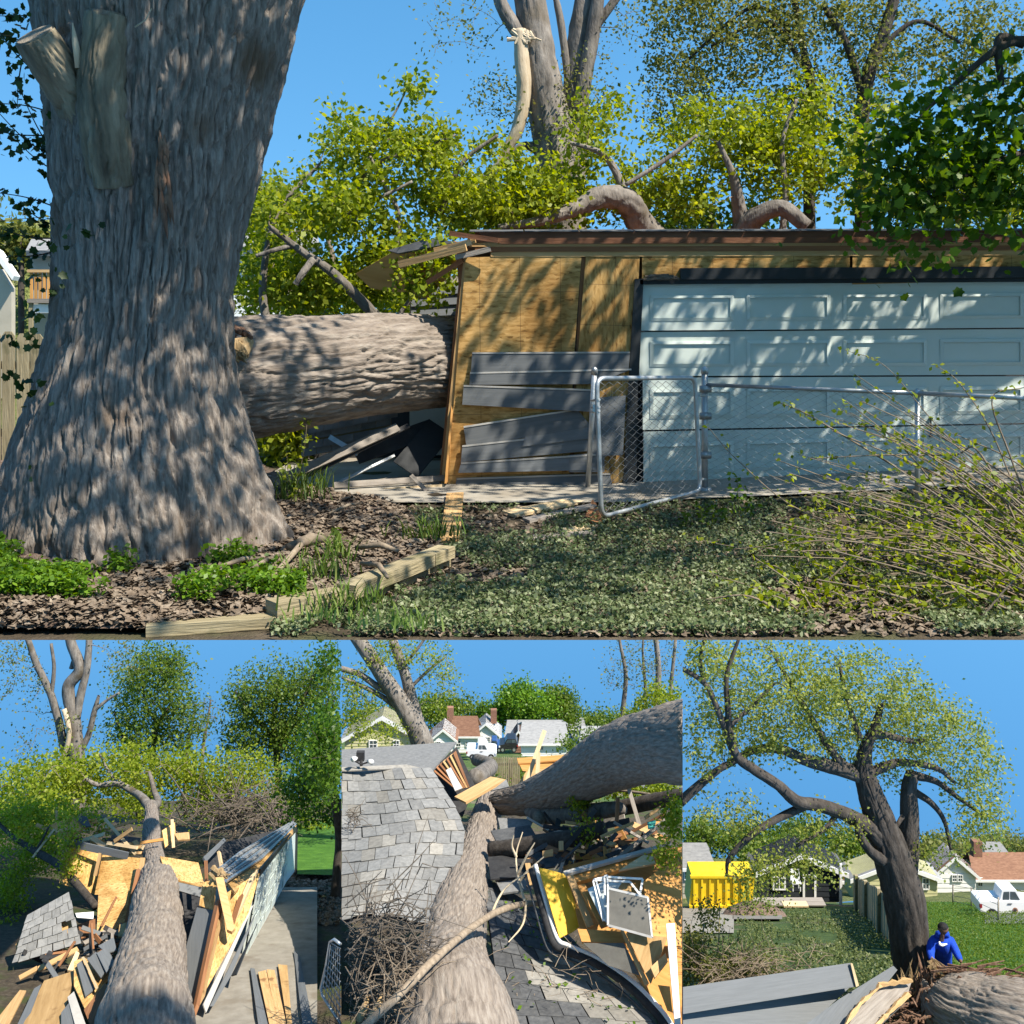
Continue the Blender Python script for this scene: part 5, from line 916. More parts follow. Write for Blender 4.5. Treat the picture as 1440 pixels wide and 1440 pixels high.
# boards lying on the concrete
for cs, mt, lb in (([(352, 1361), (358, 1362), (378, 1446), (364, 1446)], 'siding', 'narrow dark siding board on the concrete, leftmost of four'), ([(363, 1367), (374, 1364), (392, 1446), (380, 1446)], 'lumber', 'yellow board on the concrete beside the dark siding'), ([(375, 1363), (386, 1364), (404, 1446), (391, 1446)], 'lumber', 'brown-yellow board on the concrete, second of the pair'), ([(391, 1356), (404, 1357), (411, 1446), (405, 1446)], 'plywood', 'tan board on the concrete, right of the yellow pair'), ([(413, 1336), (422, 1346), (441, 1446), (426, 1446)], 'siding', 'dark siding board on the concrete nearest the wire gate')):
    one(lambda g: g.slab([gyA(*c, .24) for c in cs], .04, Vector((0, 0, 1))), 'loose_board', mt, None, lb, 'board')
gg = thing('wire_gate', 'round-cornered chain-link gate at the right edge of the concrete', 'gate', P(472, 1446, 24.8))
a_, b_, c_, d_ = P(452, 1395, 25), P(486, 1465, 24.2), P(486, 1336, 24.6), P(464, 1322, 25)
one(lambda g: g.tube([P(479, 1328, 24.7), P(470, 1321, 24.9), P(464, 1325, 25), P(458, 1360, 25), P(451, 1390, 25), P(453, 1400, 24.9), P(479, 1440, 24.4)], .035, 8), 'frame', 'galvanised', gg, smooth=True)
def cw(g):
    for i in range(9):
        t = i/9; g.tube([P(464-12*t+1, 1326+68*t, 25), P(479, 1334+106*t, 24.6)], .012, 4)
    for i in range(7): g.tube([P(462+i*2.6, 1328+i*1.0, 24.9), P(453+i*4, 1398+i*7, 24.8)], .012, 4)
one(cw, 'wire_mesh', 'wire', gg)['kind'] = 'stuff'
# trees behind plot A
hA = tree('broken_tree', 'grey many-stemmed tree with a pale torn limb, upper left of the trunk view', 'tree', [[(109, 1140, 52, 12), (108, 1070, 52, 11), (103, 1010, 52, 9), (96, 967, 52, 8), (112, 941, 52, 7.5), (100, 905, 52, 6.5), (96, 880, 52, 6)], [(95, 1075, 52, 6), (84, 1020, 52, 5.5), (72, 978, 52, 5), (52, 935, 52, 4.5), (38, 895, 52, 4)], [(107, 1010, 52, 6), (114, 975, 52, 5.5), (122, 940, 52, 5), (126, 895, 52, 4.5)], [(110, 1060, 52, 5), (124, 1035, 52, 4), (133, 1000, 52, 3.5), (139, 978, 52, 2)], [(72, 978, 52, 3), (76, 940, 52, 2.5), (72, 905, 52, 2)], [(132, 1000, 52, 2.5), (150, 985, 52, 2), (168, 974, 52, 1.2)], [(100, 940, 52, 3), (108, 915, 52, 2.5)]],
    [(25, 960, 40, 50, 52, 2, 26), (170, 930, 30, 30, 52, 2, 16), (70, 1040, 60, 40, 52, 2, 24), (15, 910, 30, 30, 52, 2, 12)], 'leaf_olive', .13, 14, .3, 'bark_grey', r0=.05, r1=.012, seg=22, amp=.03)
pts, rd = ppath([(90, 997, 51.6, 3.5), (95, 1015, 51.5, 3.5), (97, 1035, 51.5, 3.2), (90, 1060, 51.5, 2.6), (70, 1082, 51.5, 1.2)], 6); barktube('hanging_limb', None, 'peeled_wood', hA, 12, 1, .02, .1, 5, 5, .1, pts=pts, rads=rd)
tree('round_tree', 'round bright green tree in the middle behind the fallen crown', 'tree', [[(196, 1150, 60, 5), (190, 1060, 60, 4), (184, 1035, 60, 3)], [(212, 1150, 60, 5), (215, 1060, 60, 4), (222, 1020, 60, 3), (240, 990, 60, 2)], [(190, 1060, 60, 2.5), (170, 1030, 60, 2), (160, 1000, 60, 1)], [(222, 1020, 60, 2), (205, 990, 60, 1.5), (200, 950, 60, 1)]], [(215, 965, 62, 52, 60, 3, 110), (195, 1030, 60, 36, 60, 3, 60), (230, 930, 36, 22, 60, 2, 30), (255, 1020, 34, 40, 60, 2, 36)], 'leaf_green', .17, 36, .45, 'bark_dark', r0=.05, r1=.012)
tree('bare_tree', 'slim nearly leafless tree between the two leafy ones', 'tree', [[(261, 1150, 62, 3), (262, 1060, 62, 2.5), (270, 1020, 62, 2), (276, 990, 62, 1)], [(284, 1150, 62, 3), (285, 1060, 62, 2.4), (292, 1015, 62, 1.6), (296, 985, 62, 1)]], [(282, 1010, 28, 34, 62, 2, 50)], 'leaf_olive', .12, 6, .3, 'bark_grey', r0=.03, r1=.012)
tree('tall_tree', 'broad light green tree filling the right of the trunk view', 'tree', [[(395, 1165, 55, 6), (390, 1070, 55, 5), (385, 1010, 55, 4), (395, 950, 55, 2)], [(390, 1060, 55, 4), (420, 1000, 55, 3), (440, 950, 55, 2)], [(388, 1040, 55, 3), (350, 1000, 55, 2), (330, 970, 55, 1)]], [(400, 975, 70, 50, 55, 3, 120), (370, 1040, 60, 40, 55, 3, 80), (430, 1040, 50, 50, 55, 3, 80), (345, 990, 36, 40, 55, 2, 36), (455, 960, 30, 40, 55, 2, 26)], 'leaf_green', .15, 40, .4, 'bark_dark', r0=.05, r1=.012, clipx=CLA)
tree('maple_tree', 'dark maple with leaning trunk at the right edge, shading the concrete', 'tree', [[(473, 1262, 38, 9), (476, 1220, 38, 8), (479, 1180, 38, 7.5), (470, 1120, 37, 6), (455, 1060, 36, 4)], [(470, 1120, 37, 3), (440, 1100, 36, 2), (420, 1090, 35, 1)], [(470, 1110, 37, 3), (462, 1040, 36, 2), (470, 980, 35, 1)]], [(455, 1090, 30, 30, 35, 1.5, 40), (430, 1110, 40, 20, 36, 1.2, 36), (465, 1020, 18, 50, 34, 1.5, 30), (440, 1140, 40, 12, 38, 1, 20), (465, 930, 16, 30, 34, 1, 14), (462, 1070, 18, 60, 30, 1.5, 34), (445, 1060, 36, 40, 29, 1.2, 30)], 'leaf_maple', .13, 30, .28, 'bark_dark', r0=.04, r1=.01, clipx=CLA)
o = thing('brush_heap', 'dark heap of bare twigs behind the garage roof', 'brush', gA_(340, 45)); g = Geo()
for _ in range(260):
    x, y = random.gauss(345, 42), random.gauss(1148, 12); a = P(x, y, 43+random.random()*3); d = Vector((random.gauss(0, 1), random.gauss(0, .5), random.gauss(.4, .6))).normalized()*random.uniform(.8, 2.2); g.tube([a, a+d*.5+Vector((0, 0, .1)), a+d], [.03, .022, .01], 4, False)
g.build('twigs', 'brush_dry', o)['kind'] = 'stuff'
tree('hedge_row', 'low yellow-green hedge at the far edge of the trunk view', 'hedge', [[(330, 1180, 52, 3), (330, 1130, 52, 2), (335, 1100, 52, 1)], [(100, 1180, 56, 3), (100, 1130, 56, 2), (100, 1110, 56, 1)]], [(300, 1125, 60, 24, 52, 1.5, 44), (400, 1135, 50, 24, 52, 1.5, 36), (440, 1160, 34, 10, 54, 1, 14), (60, 1130, 80, 24, 55, 1.5, 44), (180, 1130, 70, 24, 54, 1.5, 36)], 'leaf_spring', .17, 30, .4, 'bark_tan', r0=.04, clipx=CLA)
o = leafmesh('bed_litter', np.array([list(gyA(random.uniform(405, 478), random.uniform(1215, 1300), .06)) for _ in range(900)]), .2, 'chips', None, 1.5); tag(o, 'brown leaf litter between concrete and the leaning maple', 'leaf litter')
# ---------------------------------------------------------------- plot B: over the crushed roof towards the street
zB, gB_, gyB = terrace([(21, 1585), (26, 1470), (32, 1370), (40, 1262), (60, 1142), (90, 1086), (150, 1058), (230, 1040)])
CLB = (480, 960); cutB = [side_clip(480, False), side_clip(960, True)]
plot('wreck_ground', zB, 21, 62, 480, 960, 'soil'); plot('street_lawn', zB, 62, 230, 480, 960, 'lawn_ground', .0, 30, 30, .1); plot('street', zB, 74, 86, 480, 960, 'road', .12, 8, 20, 0)
def house(name, label, D, px0, px1, py_base, py_eave, rise, depth, wall, roof, gable=True, wins=(), door=None, clad=6, over=.3, chim=None, found=None, cat='house'):
    """small house facing the camera; wins: (px0, py0, px1, py1)"""
    a = P(px0, py_base, D); h = thing(name, label, cat, P((px0+px1)/2, py_base, D)); x0, x1 = a.x, P(px1, 0, D).x; z0 = a.z; z1 = P(0, py_eave, D).z; xm = (x0+x1)/2; zr = z1+PX(rise, D); y0, y1 = D, D+depth
    V = Vector
    def walls(g):
        f = [V((x0, y0, z0)), V((x1, y0, z0)), V((x1, y0, z1))]+([V((xm, y0, zr))] if gable else [])+[V((x0, y0, z1))]
        g.slab(f, depth, V((0, -1, 0)))
    wl = one(walls, 'wall', wall, h)
    n = clad
    for k in range(n):                                           # lapped cladding boards
        za, zb = z0+(z1-z0)*k/n, z0+(z1-z0)*(k+.94)/n; one(lambda g: g.slab([V((x0, y0-.05, za)), V((x1, y0-.05, za)), V((x1, y0-.02, zb)), V((x0, y0-.02, zb))], .02, V((0, -1, 0))), 'cladding_board', wall, wl)
    o = over
    if gable:
        rf = one(lambda g: g.slab([V((x0-o, y0-o, z1-o*(zr-z1)/(xm-x0))), V((xm, y0-o, zr)), V((xm, y1, zr)), V((x0-o, y1, z1-o*(zr-z1)/(xm-x0)))], .12, V((-1, 0, 1))), 'roof', roof, h)
        one(lambda g: g.slab([V((xm, y0-o, zr)), V((x1+o, y0-o, z1-o*(zr-z1)/(x1-xm))), V((x1+o, y1, z1-o*(zr-z1)/(x1-xm))), V((xm, y1, zr))], .12, V((1, 0, 1))), 'roof', roof, h)
        for s, xa in ((-1, x0-o), (1, x1+o)):
            zz_ = z1-o*(zr-z1)/(xm-x0); one(lambda g: g.slab([V((xa, y0-o-.03, zz_-.25)), V((xm, y0-o-.03, zr-.25)), V((xm, y0-o-.03, zr+.02)), V((xa, y0-o-.03, zz_+.02))], .06, V((0, -1, 0))), 'barge_board', 'white_paint', rf)
    else:
        ym = (y0+y1)/2
        rf = one(lambda g: g.slab([V((x0-o, y0-o, z1-.08)), V((x1+o, y0-o, z1-.08)), V((x1-.1, ym, zr)), V((x0+.1, ym, zr))], .12, V((0, -1, 1))), 'roof', roof, h)
        one(lambda g: g.slab([V((x0-o, y1, z1)), V((x1+o, y1, z1)), V((x1-.1, ym+.01, zr)), V((x0+.1, ym+.01, zr))], .12, V((0, 1, 1))), 'roof', roof, h)
        one(lambda g: g.box((xm, y0-o-.04, z1-.12), (x1-x0+2*o, .06, .18)), 'gutter', 'white_paint', rf)
    if chim:
        c = P(chim, 0, D).x; one(lambda g: g.box((c, (y0+y1)/2, zr+.2), (.7, .7, 1.6)), 'chimney', 'brick_red', rf)
    if found: one(lambda g: g.box((xm, y0-.04, z0+found/2), (x1-x0+.04, .1, found)), 'foundation', 'orange_brick', h)
    for (wx0, wy0, wx1, wy1) in wins:
        p, q = P(wx0, wy1, D), P(wx1, wy0, D); cx_, cz_ = (p.x+q.x)/2, (p.z+q.z)/2; W_, H_ = q.x-p.x, q.z-p.z
        wd = one(lambda g: g.box((cx_, y0-.09, cz_), (W_*.8, .05, H_*.84)), 'window', 'glass', h)
        def fr(g):
            for sx in (-1, 0, 1): g.box((cx_+sx*W_*.45, y0-.1, cz_), (W_*(.12 if sx else .06), .09, H_))
            for sz in (-1, 1): g.box((cx_, y0-.1, cz_+sz*H_*.46), (W_*.8, .085, H_*.1))
            g.box((cx_, y0-.1, cz_), (W_*.8, .08, H_*.06))
        one(fr, 'frame', 'white_paint', wd)
    if door:
        p, q = P(door[0], door[3], D), P(door[2], door[1], D); dr = one(lambda g: g.box(((p.x+q.x)/2, y0-.08, (p.z+q.z)/2), (q.x-p.x, .06, q.z-p.z)), 'door', door[4], h)
        one(lambda g: [g.box((p.x-.06, y0-.1, (p.z+q.z)/2), (.12, .1, q.z-p.z)), g.box((q.x+.06, y0-.1, (p.z+q.z)/2), (.12, .1, q.z-p.z)), g.box(((p.x+q.x)/2, y0-.1, q.z+.06), (q.x-p.x+.24, .1, .12))], 'frame', 'white_paint', dr)
    return h
def vehicle(name, label, D, px0, px1, py_base, h, paint, cat, pickup=True, depth=1.9, flip=False):
    """side view car or pickup > body, cab, window, wheel (> rim)"""
    x0, x1 = P(px0, 0, D).x, P(px1, 0, D).x; z0 = P(0, py_base, D).z; L = x1-x0; t = thing(name, label, cat, Vector(((x0+x1)/2, D, z0))); V = Vector
    X = (lambda u: x1-u*L) if flip else (lambda u: x0+u*L); Y = D
    pf = [(0, .30), (0, .60), (.03, .64), (.36, .64), (.38, .64), (.70, .62), (.95, .56), (1, .48), (1, .26), (.9, .24), (.1, .24)] if pickup else [(0, .3), (0, .62), (.05, .68), (.62, .66), (.96, .56), (1, .46), (1, .26), (.9, .24), (.1, .24)]
    one(lambda g: g.slab([V((X(u), Y, z0+v*h)) for u, v in pf], depth, V((0, -1, 0))), 'body', paint, t)
    cf = [(.36, .64), (.39, .97), (.42, 1), (.60, 1), (.64, .96), (.73, .62)] if pickup else [(.03, .68), (.10, .97), (.16, 1), (.55, 1), (.60, .96), (.72, .64)]
    cb = one(lambda g: g.slab([V((X(u), Y+.12, z0+v*h)) for u, v in cf], depth-.24, V((0, -1, 0))), 'cab', paint, t)
    for wf in ([[(.40, .66), (.42, .93), (.51, .94), (.51, .66)], [(.53, .66), (.53, .94), (.61, .93), (.69, .65)]] if pickup else [[(.09, .7), (.14, .94), (.32, .95), (.32, .7)], [(.34, .7), (.34, .95), (.55, .94), (.66, .67)]]):
        one(lambda g: g.slab([V((X(u), Y+.10, z0+v*h)) for u, v in wf], .03, V((0, -1, 0))), 'window', 'glass', cb)
    for u in (.2, .82):
        r = .20*h; c = V((X(u), Y+.02, z0+r)); wl = one(lambda g: g.tube([c+V((0, -.06, 0)), c+V((0, .2, 0))], r, 18), 'wheel', 'rubber', t, smooth=False); one(lambda g: g.tube([c+V((0, -.08, 0)), c+V((0, -.05, 0))], r*.55, 14), 'rim', 'galvanised', wl)
        one(lambda g: g.tube([c+V((0, .3, 0)), c+V((0, .32, 0))], r*1.15, 18), 'wheel_arch', 'rubber', t)
    one(lambda g: g.box((X(.985), Y-.01, z0+.45*h), (.12, .1, .1*h)), 'headlight', 'plastic_white', t); one(lambda g: g.box((X(.5), Y-.02, z0+.57*h), (.2, .03, .03)), 'door_handle', 'steel_dark', t); one(lambda g: g.box((X(.012), Y-.01, z0+.5*h), (.1, .1, .12*h)), 'tail_light', 'red_paint', t)
    return t
# houses and vehicles along the street
house('cream_house', 'pale yellow house with light roof behind the leafy branches, far left', 78, 485, 590, 1062, 1036, 30, 2, 'cream_paint', 'roof_grey', True, [(519, 1040, 531, 1052), (553, 1040, 562, 1052)])
house('brown_roof_house', 'white house with rust-brown roof and chimney by the pickup', 118, 634, 672, 1058, 1034, 20, 3.2, 'white_paint', 'roof_brown', False, [(641, 1040, 648, 1050), (655, 1042, 660, 1050)], chim=632)
house('brown_porch_house', 'low white wing with rust-brown porch roof', 112, 606, 640, 1056, 1038, 14, 3, 'white_paint', 'roof_brown', True, [(613, 1042, 620, 1050)])
house('gable_house', 'white gabled house with grey roof and brick chimney', 126, 664, 702, 1055, 1032, 16, 3.2, 'white_paint', 'roof_grey', True, [(680, 1036, 690, 1042)], chim=694)
house('long_roof_house', 'long grey-roofed house behind the white garage', 140, 712, 792, 1050, 1036, 12, 6, 'tan_paint', 'roof_grey', False)
house('white_garage', 'white garage with wide grey roof and a small window', 104, 733, 798, 1063, 1044, 16, 5, 'white_paint', 'roof_grey', False, [(758, 1048, 764, 1054)])
house('brick_gable', 'small brick gable between white house and garage', 120, 722, 736, 1058, 1036, 10, 2.5, 'brick_red', 'roof_grey', True)
house('blue_house', 'distant blue house at the end of the street', 165, 798, 822, 1046, 1024, 10, 3, 'car_blue', 'roof_grey', False, [(804, 1030, 810, 1036)])
house('grey_shed', 'low grey-roofed building right of the blue house', 120, 818, 868, 1060, 1040, 10, 4, 'tan_paint', 'roof_grey', False)
vehicle('pickup_truck', 'white pickup parked before the brown-roofed house', 84, 656, 698, 1069, 1.2, 'car_white', 'truck', True, 1.6)
vehicle('parked_car', 'dark car parked by the white gabled house', 92, 702, 728, 1058, 1.1, 'car_black', 'car', False, 1.6, True)
vehicle('parked_car', 'blue hatchback behind the white pickup', 96, 690, 704, 1058, 1.0, 'car_blue', 'car', False, 1.5)
pf = thing('weathered_fence', 'weathered picket fence beyond the crushed roof', 'fence', gB_(700, 56))
for k in range(20):
    x = 672+k*3.0; a = P(x, 1100, 56); one(lambda g: g.slab([P(x, 1112, 56), P(x+2.3, 1112, 56), P(x+2.3, 1066+random.random()*2, 56), P(x+1.1, 1064, 56), P(x, 1066, 56)], .06), 'picket', 'timber_old', pf)
for y in (1074, 1096): pslab('rail', [(671, y, 56.1), (732, y, 56.1), (732, y+3, 56.1), (671, y+3, 56.1)], .08, 'timber_old', pf)
for x in (671, 716): pslab('post', [(x, 1068, 56.25), (x+4, 1068, 56.25), (x+4, 1130, 56.25), (x, 1130, 56.25)], .2, 'timber_old', pf)
# roof on the left: real courses of shingles
rb = thing('crushed_roof', 'grey shingled garage roof, buckled and sagging, left of the fallen trunk', 'roof', P(560, 1300, 27.5))
qv = [0, .3, .45, .62, .8, 1]; qxr = [606, 640, 654, 650, 634, 618]; qD = lambda v: 36-9*v
def qB(u, v):
    xr = np.interp(v, qv, qxr); y = 1081+v*212; y -= 10*math.sin(v*3.1)*u; x = 481+u*(xr-481); y += 6*math.sin(u*5+v*3)*v
    return P(x, y, qD(v)+.25*math.sin(u*6+v*4)+.9*u*v*(1-v))
for r in range(6):
    one(lambda g: [g.slab([qB(c/6, r/6), qB((c+1)/6, r/6), qB((c+1)/6, (r+1)/6)-Vector((0, 0, .0)), qB(c/6, (r+1)/6)], .08, Vector((0, -.5, 1))) for c in range(6)], 'roof_deck', 'felt', rb)
lo = lambda f: Vector((0, -.05, .07))
shingles(rb, lambda u, v: qB(min(u, 1.02), min(v, 1.03))+Vector((0, -.03, .05)), 13, 9, 'shingle', .016, .03, jit=.10, gap=.03, mats=lambda u, v: 'shingle_tan' if (v > .62 and u < .28) or (random.random() < .16) else 'shingle')
cutx = lambda o_: None
pslab('upper_roof', [(480.5, 1054, 39.5), (642, 1043, 40), (606, 1085, 36.2), (572, 1077, 36.1), (480.5, 1081, 36.2)], .08, 'shingle', rb)
pslab('ridge_cap', [(480.5, 1079, 35.9), (572, 1075, 35.9), (606, 1083, 35.9), (606, 1087, 35.7), (572, 1080, 35.7), (480.5, 1084, 35.7)], .04, 'shingle_tan', rb)
for k in range(7):
    t0, t1 = k/7, (k+.82)/7; a0, a1 = P(608+34*t0, 1083-28*t0, 36.6), P(608+34*t1, 1083-28*t1, 36.7); b0, b1 = P(641+20*t0, 1110-3*t0, 36), P(641+20*t1, 1110-3*t1, 36)
    one(lambda g: g.slab([a0, a1, b1, b0], .05), 'roof_board', random.choice(('lumber', 'plywood_old', 'lumber_red')), rb)
pslab('white_panel', [(627, 1083, 35.6), (634, 1079, 35.7), (650, 1108, 35), (640, 1112, 34.9)], .04, 'siding_edge', rb)
pslab('roof_shade_sheet', [(604, 1086, 37.2), (642, 1050, 37.4), (668, 1104, 37), (650, 1150, 35.5)], .04, 'felt', rb)  # black sheet standing for the shade behind the open roof end
fl_ = thing('floodlight', 'black security floodlight with two white lamp heads on the roof', 'lamp', P(509, 1076, 36))
one(lambda g: g.box(P(507, 1063, 35.9), (.26, .2, .3)), 'housing', 'felt', fl_); one(lambda g: [g.tube([P(508, 1070, 35.8), P(508, 1077, 35.7)], .05, 8), g.tube([P(499, 1070, 35.7), P(508, 1075, 35.7)], .03, 6), g.tube([P(517, 1072, 35.7), P(508, 1075, 35.7)], .03, 6)], 'bracket', 'felt', fl_)
for x, y, dx in ((499, 1067, -3), (520, 1071, 3)): one(lambda g: g.tube([P(x-dx, y-1, 35.7), P(x, y, 35.6), P(x+dx, y+1, 35.5)], [.04, .08, .09], 10), 'lamp_head', 'plastic_white', fl_, smooth=True)
def nest(name, label, cat, px, py, D, n, sx, sy, L=.5, mat='brush_dry', r=.012):
    o = thing(name, label, cat, P(px, py+sy, D)); g = Geo()
    for _ in range(n):
        a = P(random.gauss(px, sx), random.gauss(py, sy), D+random.gauss(0, .3)); d = Vector((random.gauss(0, 1), random.gauss(0, .6), random.gauss(0, .5))).normalized()*L*random.uniform(.5, 1.5)
        if min(720+a.x/a.y*F, 720+(a+d).x/(a+d).y*F, 720+(a+d*.5).x/a.y*F-6) < 483 and px > 480: continue
        g.tube([a, a+d*.5+Vector((random.gauss(0, .06), 0, random.gauss(.04, .06)))*L*2, a+d], [r, r*.8, r*.4], 4, False)
    g.build('twigs', mat, o)['kind'] = 'stuff'; return o
nest('twig_litter', 'clump of dead leaves and twigs caught on the shingles', 'brush', 494, 1150, 32.4, 60, 8, 7, .4)
# fallen trunks
tB = thing('fallen_tree', 'massive forked trunk lying over the crushed roof, its right arm arching up', 'tree', P(645, 1560, 22))
barktube('trunk', [(648, 1540, 21.4, 104), (645, 1480, 22.2, 92), (641, 1440, 22.9, 82), (634, 1390, 24.4, 62), (634, 1350, 26, 50), (640, 1310, 27.6, 43), (646, 1275, 29, 38), (658, 1235, 31, 31), (669, 1200, 33, 25), (678, 1168, 35, 21.5), (685, 1144, 36, 19), (690, 1122, 37.6, 15)], 'bark_log', tB, 190, 22, .09, .12, 6, 121, .05)
barktube('trunk', [(688, 1135, 36.4, 11), (705, 1128, 36, 15), (745, 1122, 35, 22), (800, 1100, 33, 31), (860, 1067, 31, 42), (910, 1050, 29, 47), (960, 1044, 27.3, 53), (1000, 1040, 26.4, 56)], 'bark_log', tB, 170, 26, .09, .13, 6, 125, .04, clip=cutB)
barktube('limb', [(745, 1140, 34.5, 9), (757, 1144, 34, 12), (790, 1146, 33, 11), (830, 1142, 32, 11), (868, 1137, 31, 9), (880, 1140, 30.8, 4)], 'bark_grey', tB, 40, 10, .03, .09, 6, 127, .08)
one(lambda g: g.tube([P(757, 1148, 33.7), P(760, 1151, 33.4), P(762, 1153, 33.2)], [.19, .2, .13], 14), 'cut_stub', 'cut_wood', tB, smooth=True)
barktube('limb', [(800, 1150, 33.5, 8), (850, 1140, 32.5, 10), (905, 1130, 31.5, 10), (960, 1120, 30.5, 10), (985, 1116, 30, 10)], 'bark_dark', tB, 40, 10, .03, .09, 6, 128, .08, clip=cutB)
barktube('limb', [(778, 1140, 35, 6), (800, 1122, 35, 7), (815, 1112, 35, 7)], 'peeled_wood', tB, 24, 8, .02, .09, 6, 128, .08)
barktube('limb', [(690, 1195, 31.5, 10), (740, 1190, 31, 12), (790, 1182, 30.5, 12), (850, 1165, 30, 9)], 'bark_dark', tB, 40, 10, .03, .09, 6, 129, .08)
barktube('limb', [(668, 1095, 42, 13), (690, 1078, 45, 10), (670, 1068, 47, 8)], 'bark_grey', tB, 30, 8, .03, .1, 6, 130, .08)
deb('loose_board', 'board', 'two-plank yellow board wedged on the crotch of the fallen trunk', [(639, 1120, 34.8), (690, 1092, 35.6), (711, 1096, 35.2), (655, 1128, 34.4)], .08, 'lumber')
deb('roof_flap', 'roof chunk', 'curled grey roof flap right of the yellow board', [(692, 1098, 35.4), (712, 1096, 35.2), (716, 1106, 34.9), (690, 1112, 34.9)], .04, 'shingle')
ls = ppath([(505, 1450, 21.8, 5.5), (560, 1400, 22, 5.5), (610, 1350, 22.8, 5), (660, 1307, 24.4, 4.6), (700, 1282, 26.2, 4.2), (739, 1271, 27.5, 4), (775, 1271, 27.6, 3), (820, 1268, 27.6, 1.8), (850, 1290, 27.4, 1)], 8)
o = barktube('long_branch', None, 'bark_tan', None, 16, 1, .015, .06, 5, 141, .1, pts=ls[0], rads=ls[1]); tag(o, 'long bare tan branch lying across the fallen trunk', 'branch')
bb = thing('bare_branch', 'pale leafless forked branch standing between trunk and yellow sheet', 'branch', P(735, 1270, 27.4)); g = Geo()
for s in ([(738, 1268, 27.4), (728, 1230, 28), (726, 1200, 28.3), (735, 1170, 28.5)], [(728, 1230, 28), (740, 1205, 28), (752, 1185, 28)], [(730, 1240, 28), (742, 1225, 28), (765, 1205, 28)], [(726, 1205, 28), (720, 1190, 28), (722, 1175, 28)], [(765, 1265, 27.4), (770, 1240, 27.6), (785, 1215, 27.8)], [(740, 1268, 27.4), (735, 1300, 27), (715, 1325, 26.7)], [(690, 1290, 27), (700, 1265, 27.4), (715, 1245, 27.6), (745, 1225, 27.8)]):
    p_, r_ = ppath([(*q, 2.2-1.4*i/(len(s)-1)) for i, q in enumerate(s)], 5); g.tube(p_, r_, 6, False)
g.build('stem', 'peeled_wood', bb, True)['kind'] = 'stuff'
nest('brush_pile', 'tangled grey heap of bare brushwood at the lower left of the crushed roof', 'brush', 525, 1350, 23.6, 520, 32, 42, 1.1, 'brush_dry', .016)
nest('brush_pile', 'sparser bare twigs over the lower trunk edge', 'brush', 560, 1405, 22.6, 120, 22, 22, .9, 'bark_tan', .014)
for k, (a, b) in enumerate((((505, 1432, 22.8), (518, 1400, 22.9)), ((520, 1436, 22.7), (538, 1398, 22.8)))): one(lambda g: g.tube([P(*a), P((a[0]+b[0])/2+2, (a[1]+b[1])/2, 22.7), P(*b)], [.10, .08, .03], 8), 'split_stick', 'torn_wood', None, ('pale split stick in the brush pile, left of two', 'pale split stick in the brush pile, right of two')[k], 'stick', smooth=True)
# collapsed lower roof
rl = thing('collapsed_roof', 'dusty dark shingled roof lying flat right of the fallen trunk', 'roof', P(790, 1470, 24))
qL = bil(P(678, 1232, 30.6), P(772, 1288, 29), P(950, 1475, 23.2), P(712, 1475, 23.2))
for r in range(4): one(lambda g: [g.slab([qL(c/4, r/4), qL((c+1)/4, r/4), qL((c+1)/4, (r+1)/4), qL(c/4, (r+1)/4)], .1, Vector((0, -.3, 1))) for c in range(4)], 'roof_deck', 'felt', rl)
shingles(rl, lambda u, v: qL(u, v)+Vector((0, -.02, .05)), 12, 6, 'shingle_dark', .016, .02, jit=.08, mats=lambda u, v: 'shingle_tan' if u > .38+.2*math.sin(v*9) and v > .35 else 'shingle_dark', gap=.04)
pslab('roof_step', [(684, 1282, 28.8), (765, 1300, 28.2), (762, 1310, 28.1), (740, 1306, 28.1), (690, 1290, 28.6)], .06, 'shingle', rl)
nest('twig_litter', 'fresh twigs and leaf bits scattered on the dusty roof', 'brush', 790, 1390, 25, 60, 40, 34, .5, 'bark_tan', .008)
o = leafmesh('leaf_scraps', np.array([list(qL(random.random()**.7, random.random())+Vector((0, -.1, .14))) for _ in range(90)]), .12, 'leaf_bright', None, .6); tag(o, 'green leaf scraps fallen on the dusty roof', 'leaf litter')
# gutter and yellow panel
gu = thing('roof_gutter', 'bent white-lipped gutter curving round the torn roof edge', 'gutter', P(850, 1440, 24.4))
gpth = crom([(753, 1216, 27.6), (766, 1262, 27), (783, 1318, 26.2), (800, 1330, 26), (840, 1347, 25.6), (889, 1380, 24.9), (930, 1421, 24.1), (950, 1450, 23.6)], 5)
for dx, dy_, r, mt, nm in ((0, 0, .055, 'white_paint', 'lip'), (-5, 6, .10, 'felt', 'channel'), (-14, 14, .03, 'steel_dark', 'drip_edge')): one(lambda g: g.tube([P(q[0]+dx, q[1]+dy_, q[2]+.1) for q in gpth], r, 8), nm, mt, gu, smooth=True)
deb('insulation_sheet', 'insulation', 'bright yellow insulation sheet standing at the gutter corner', [(758, 1220, 27.4), (776, 1224, 27.4), (796, 1230, 27.3), (808, 1268, 26.9), (819, 1300, 26.5), (805, 1310, 26.4), (787, 1319, 26.2)], .08, 'yellow_panel')
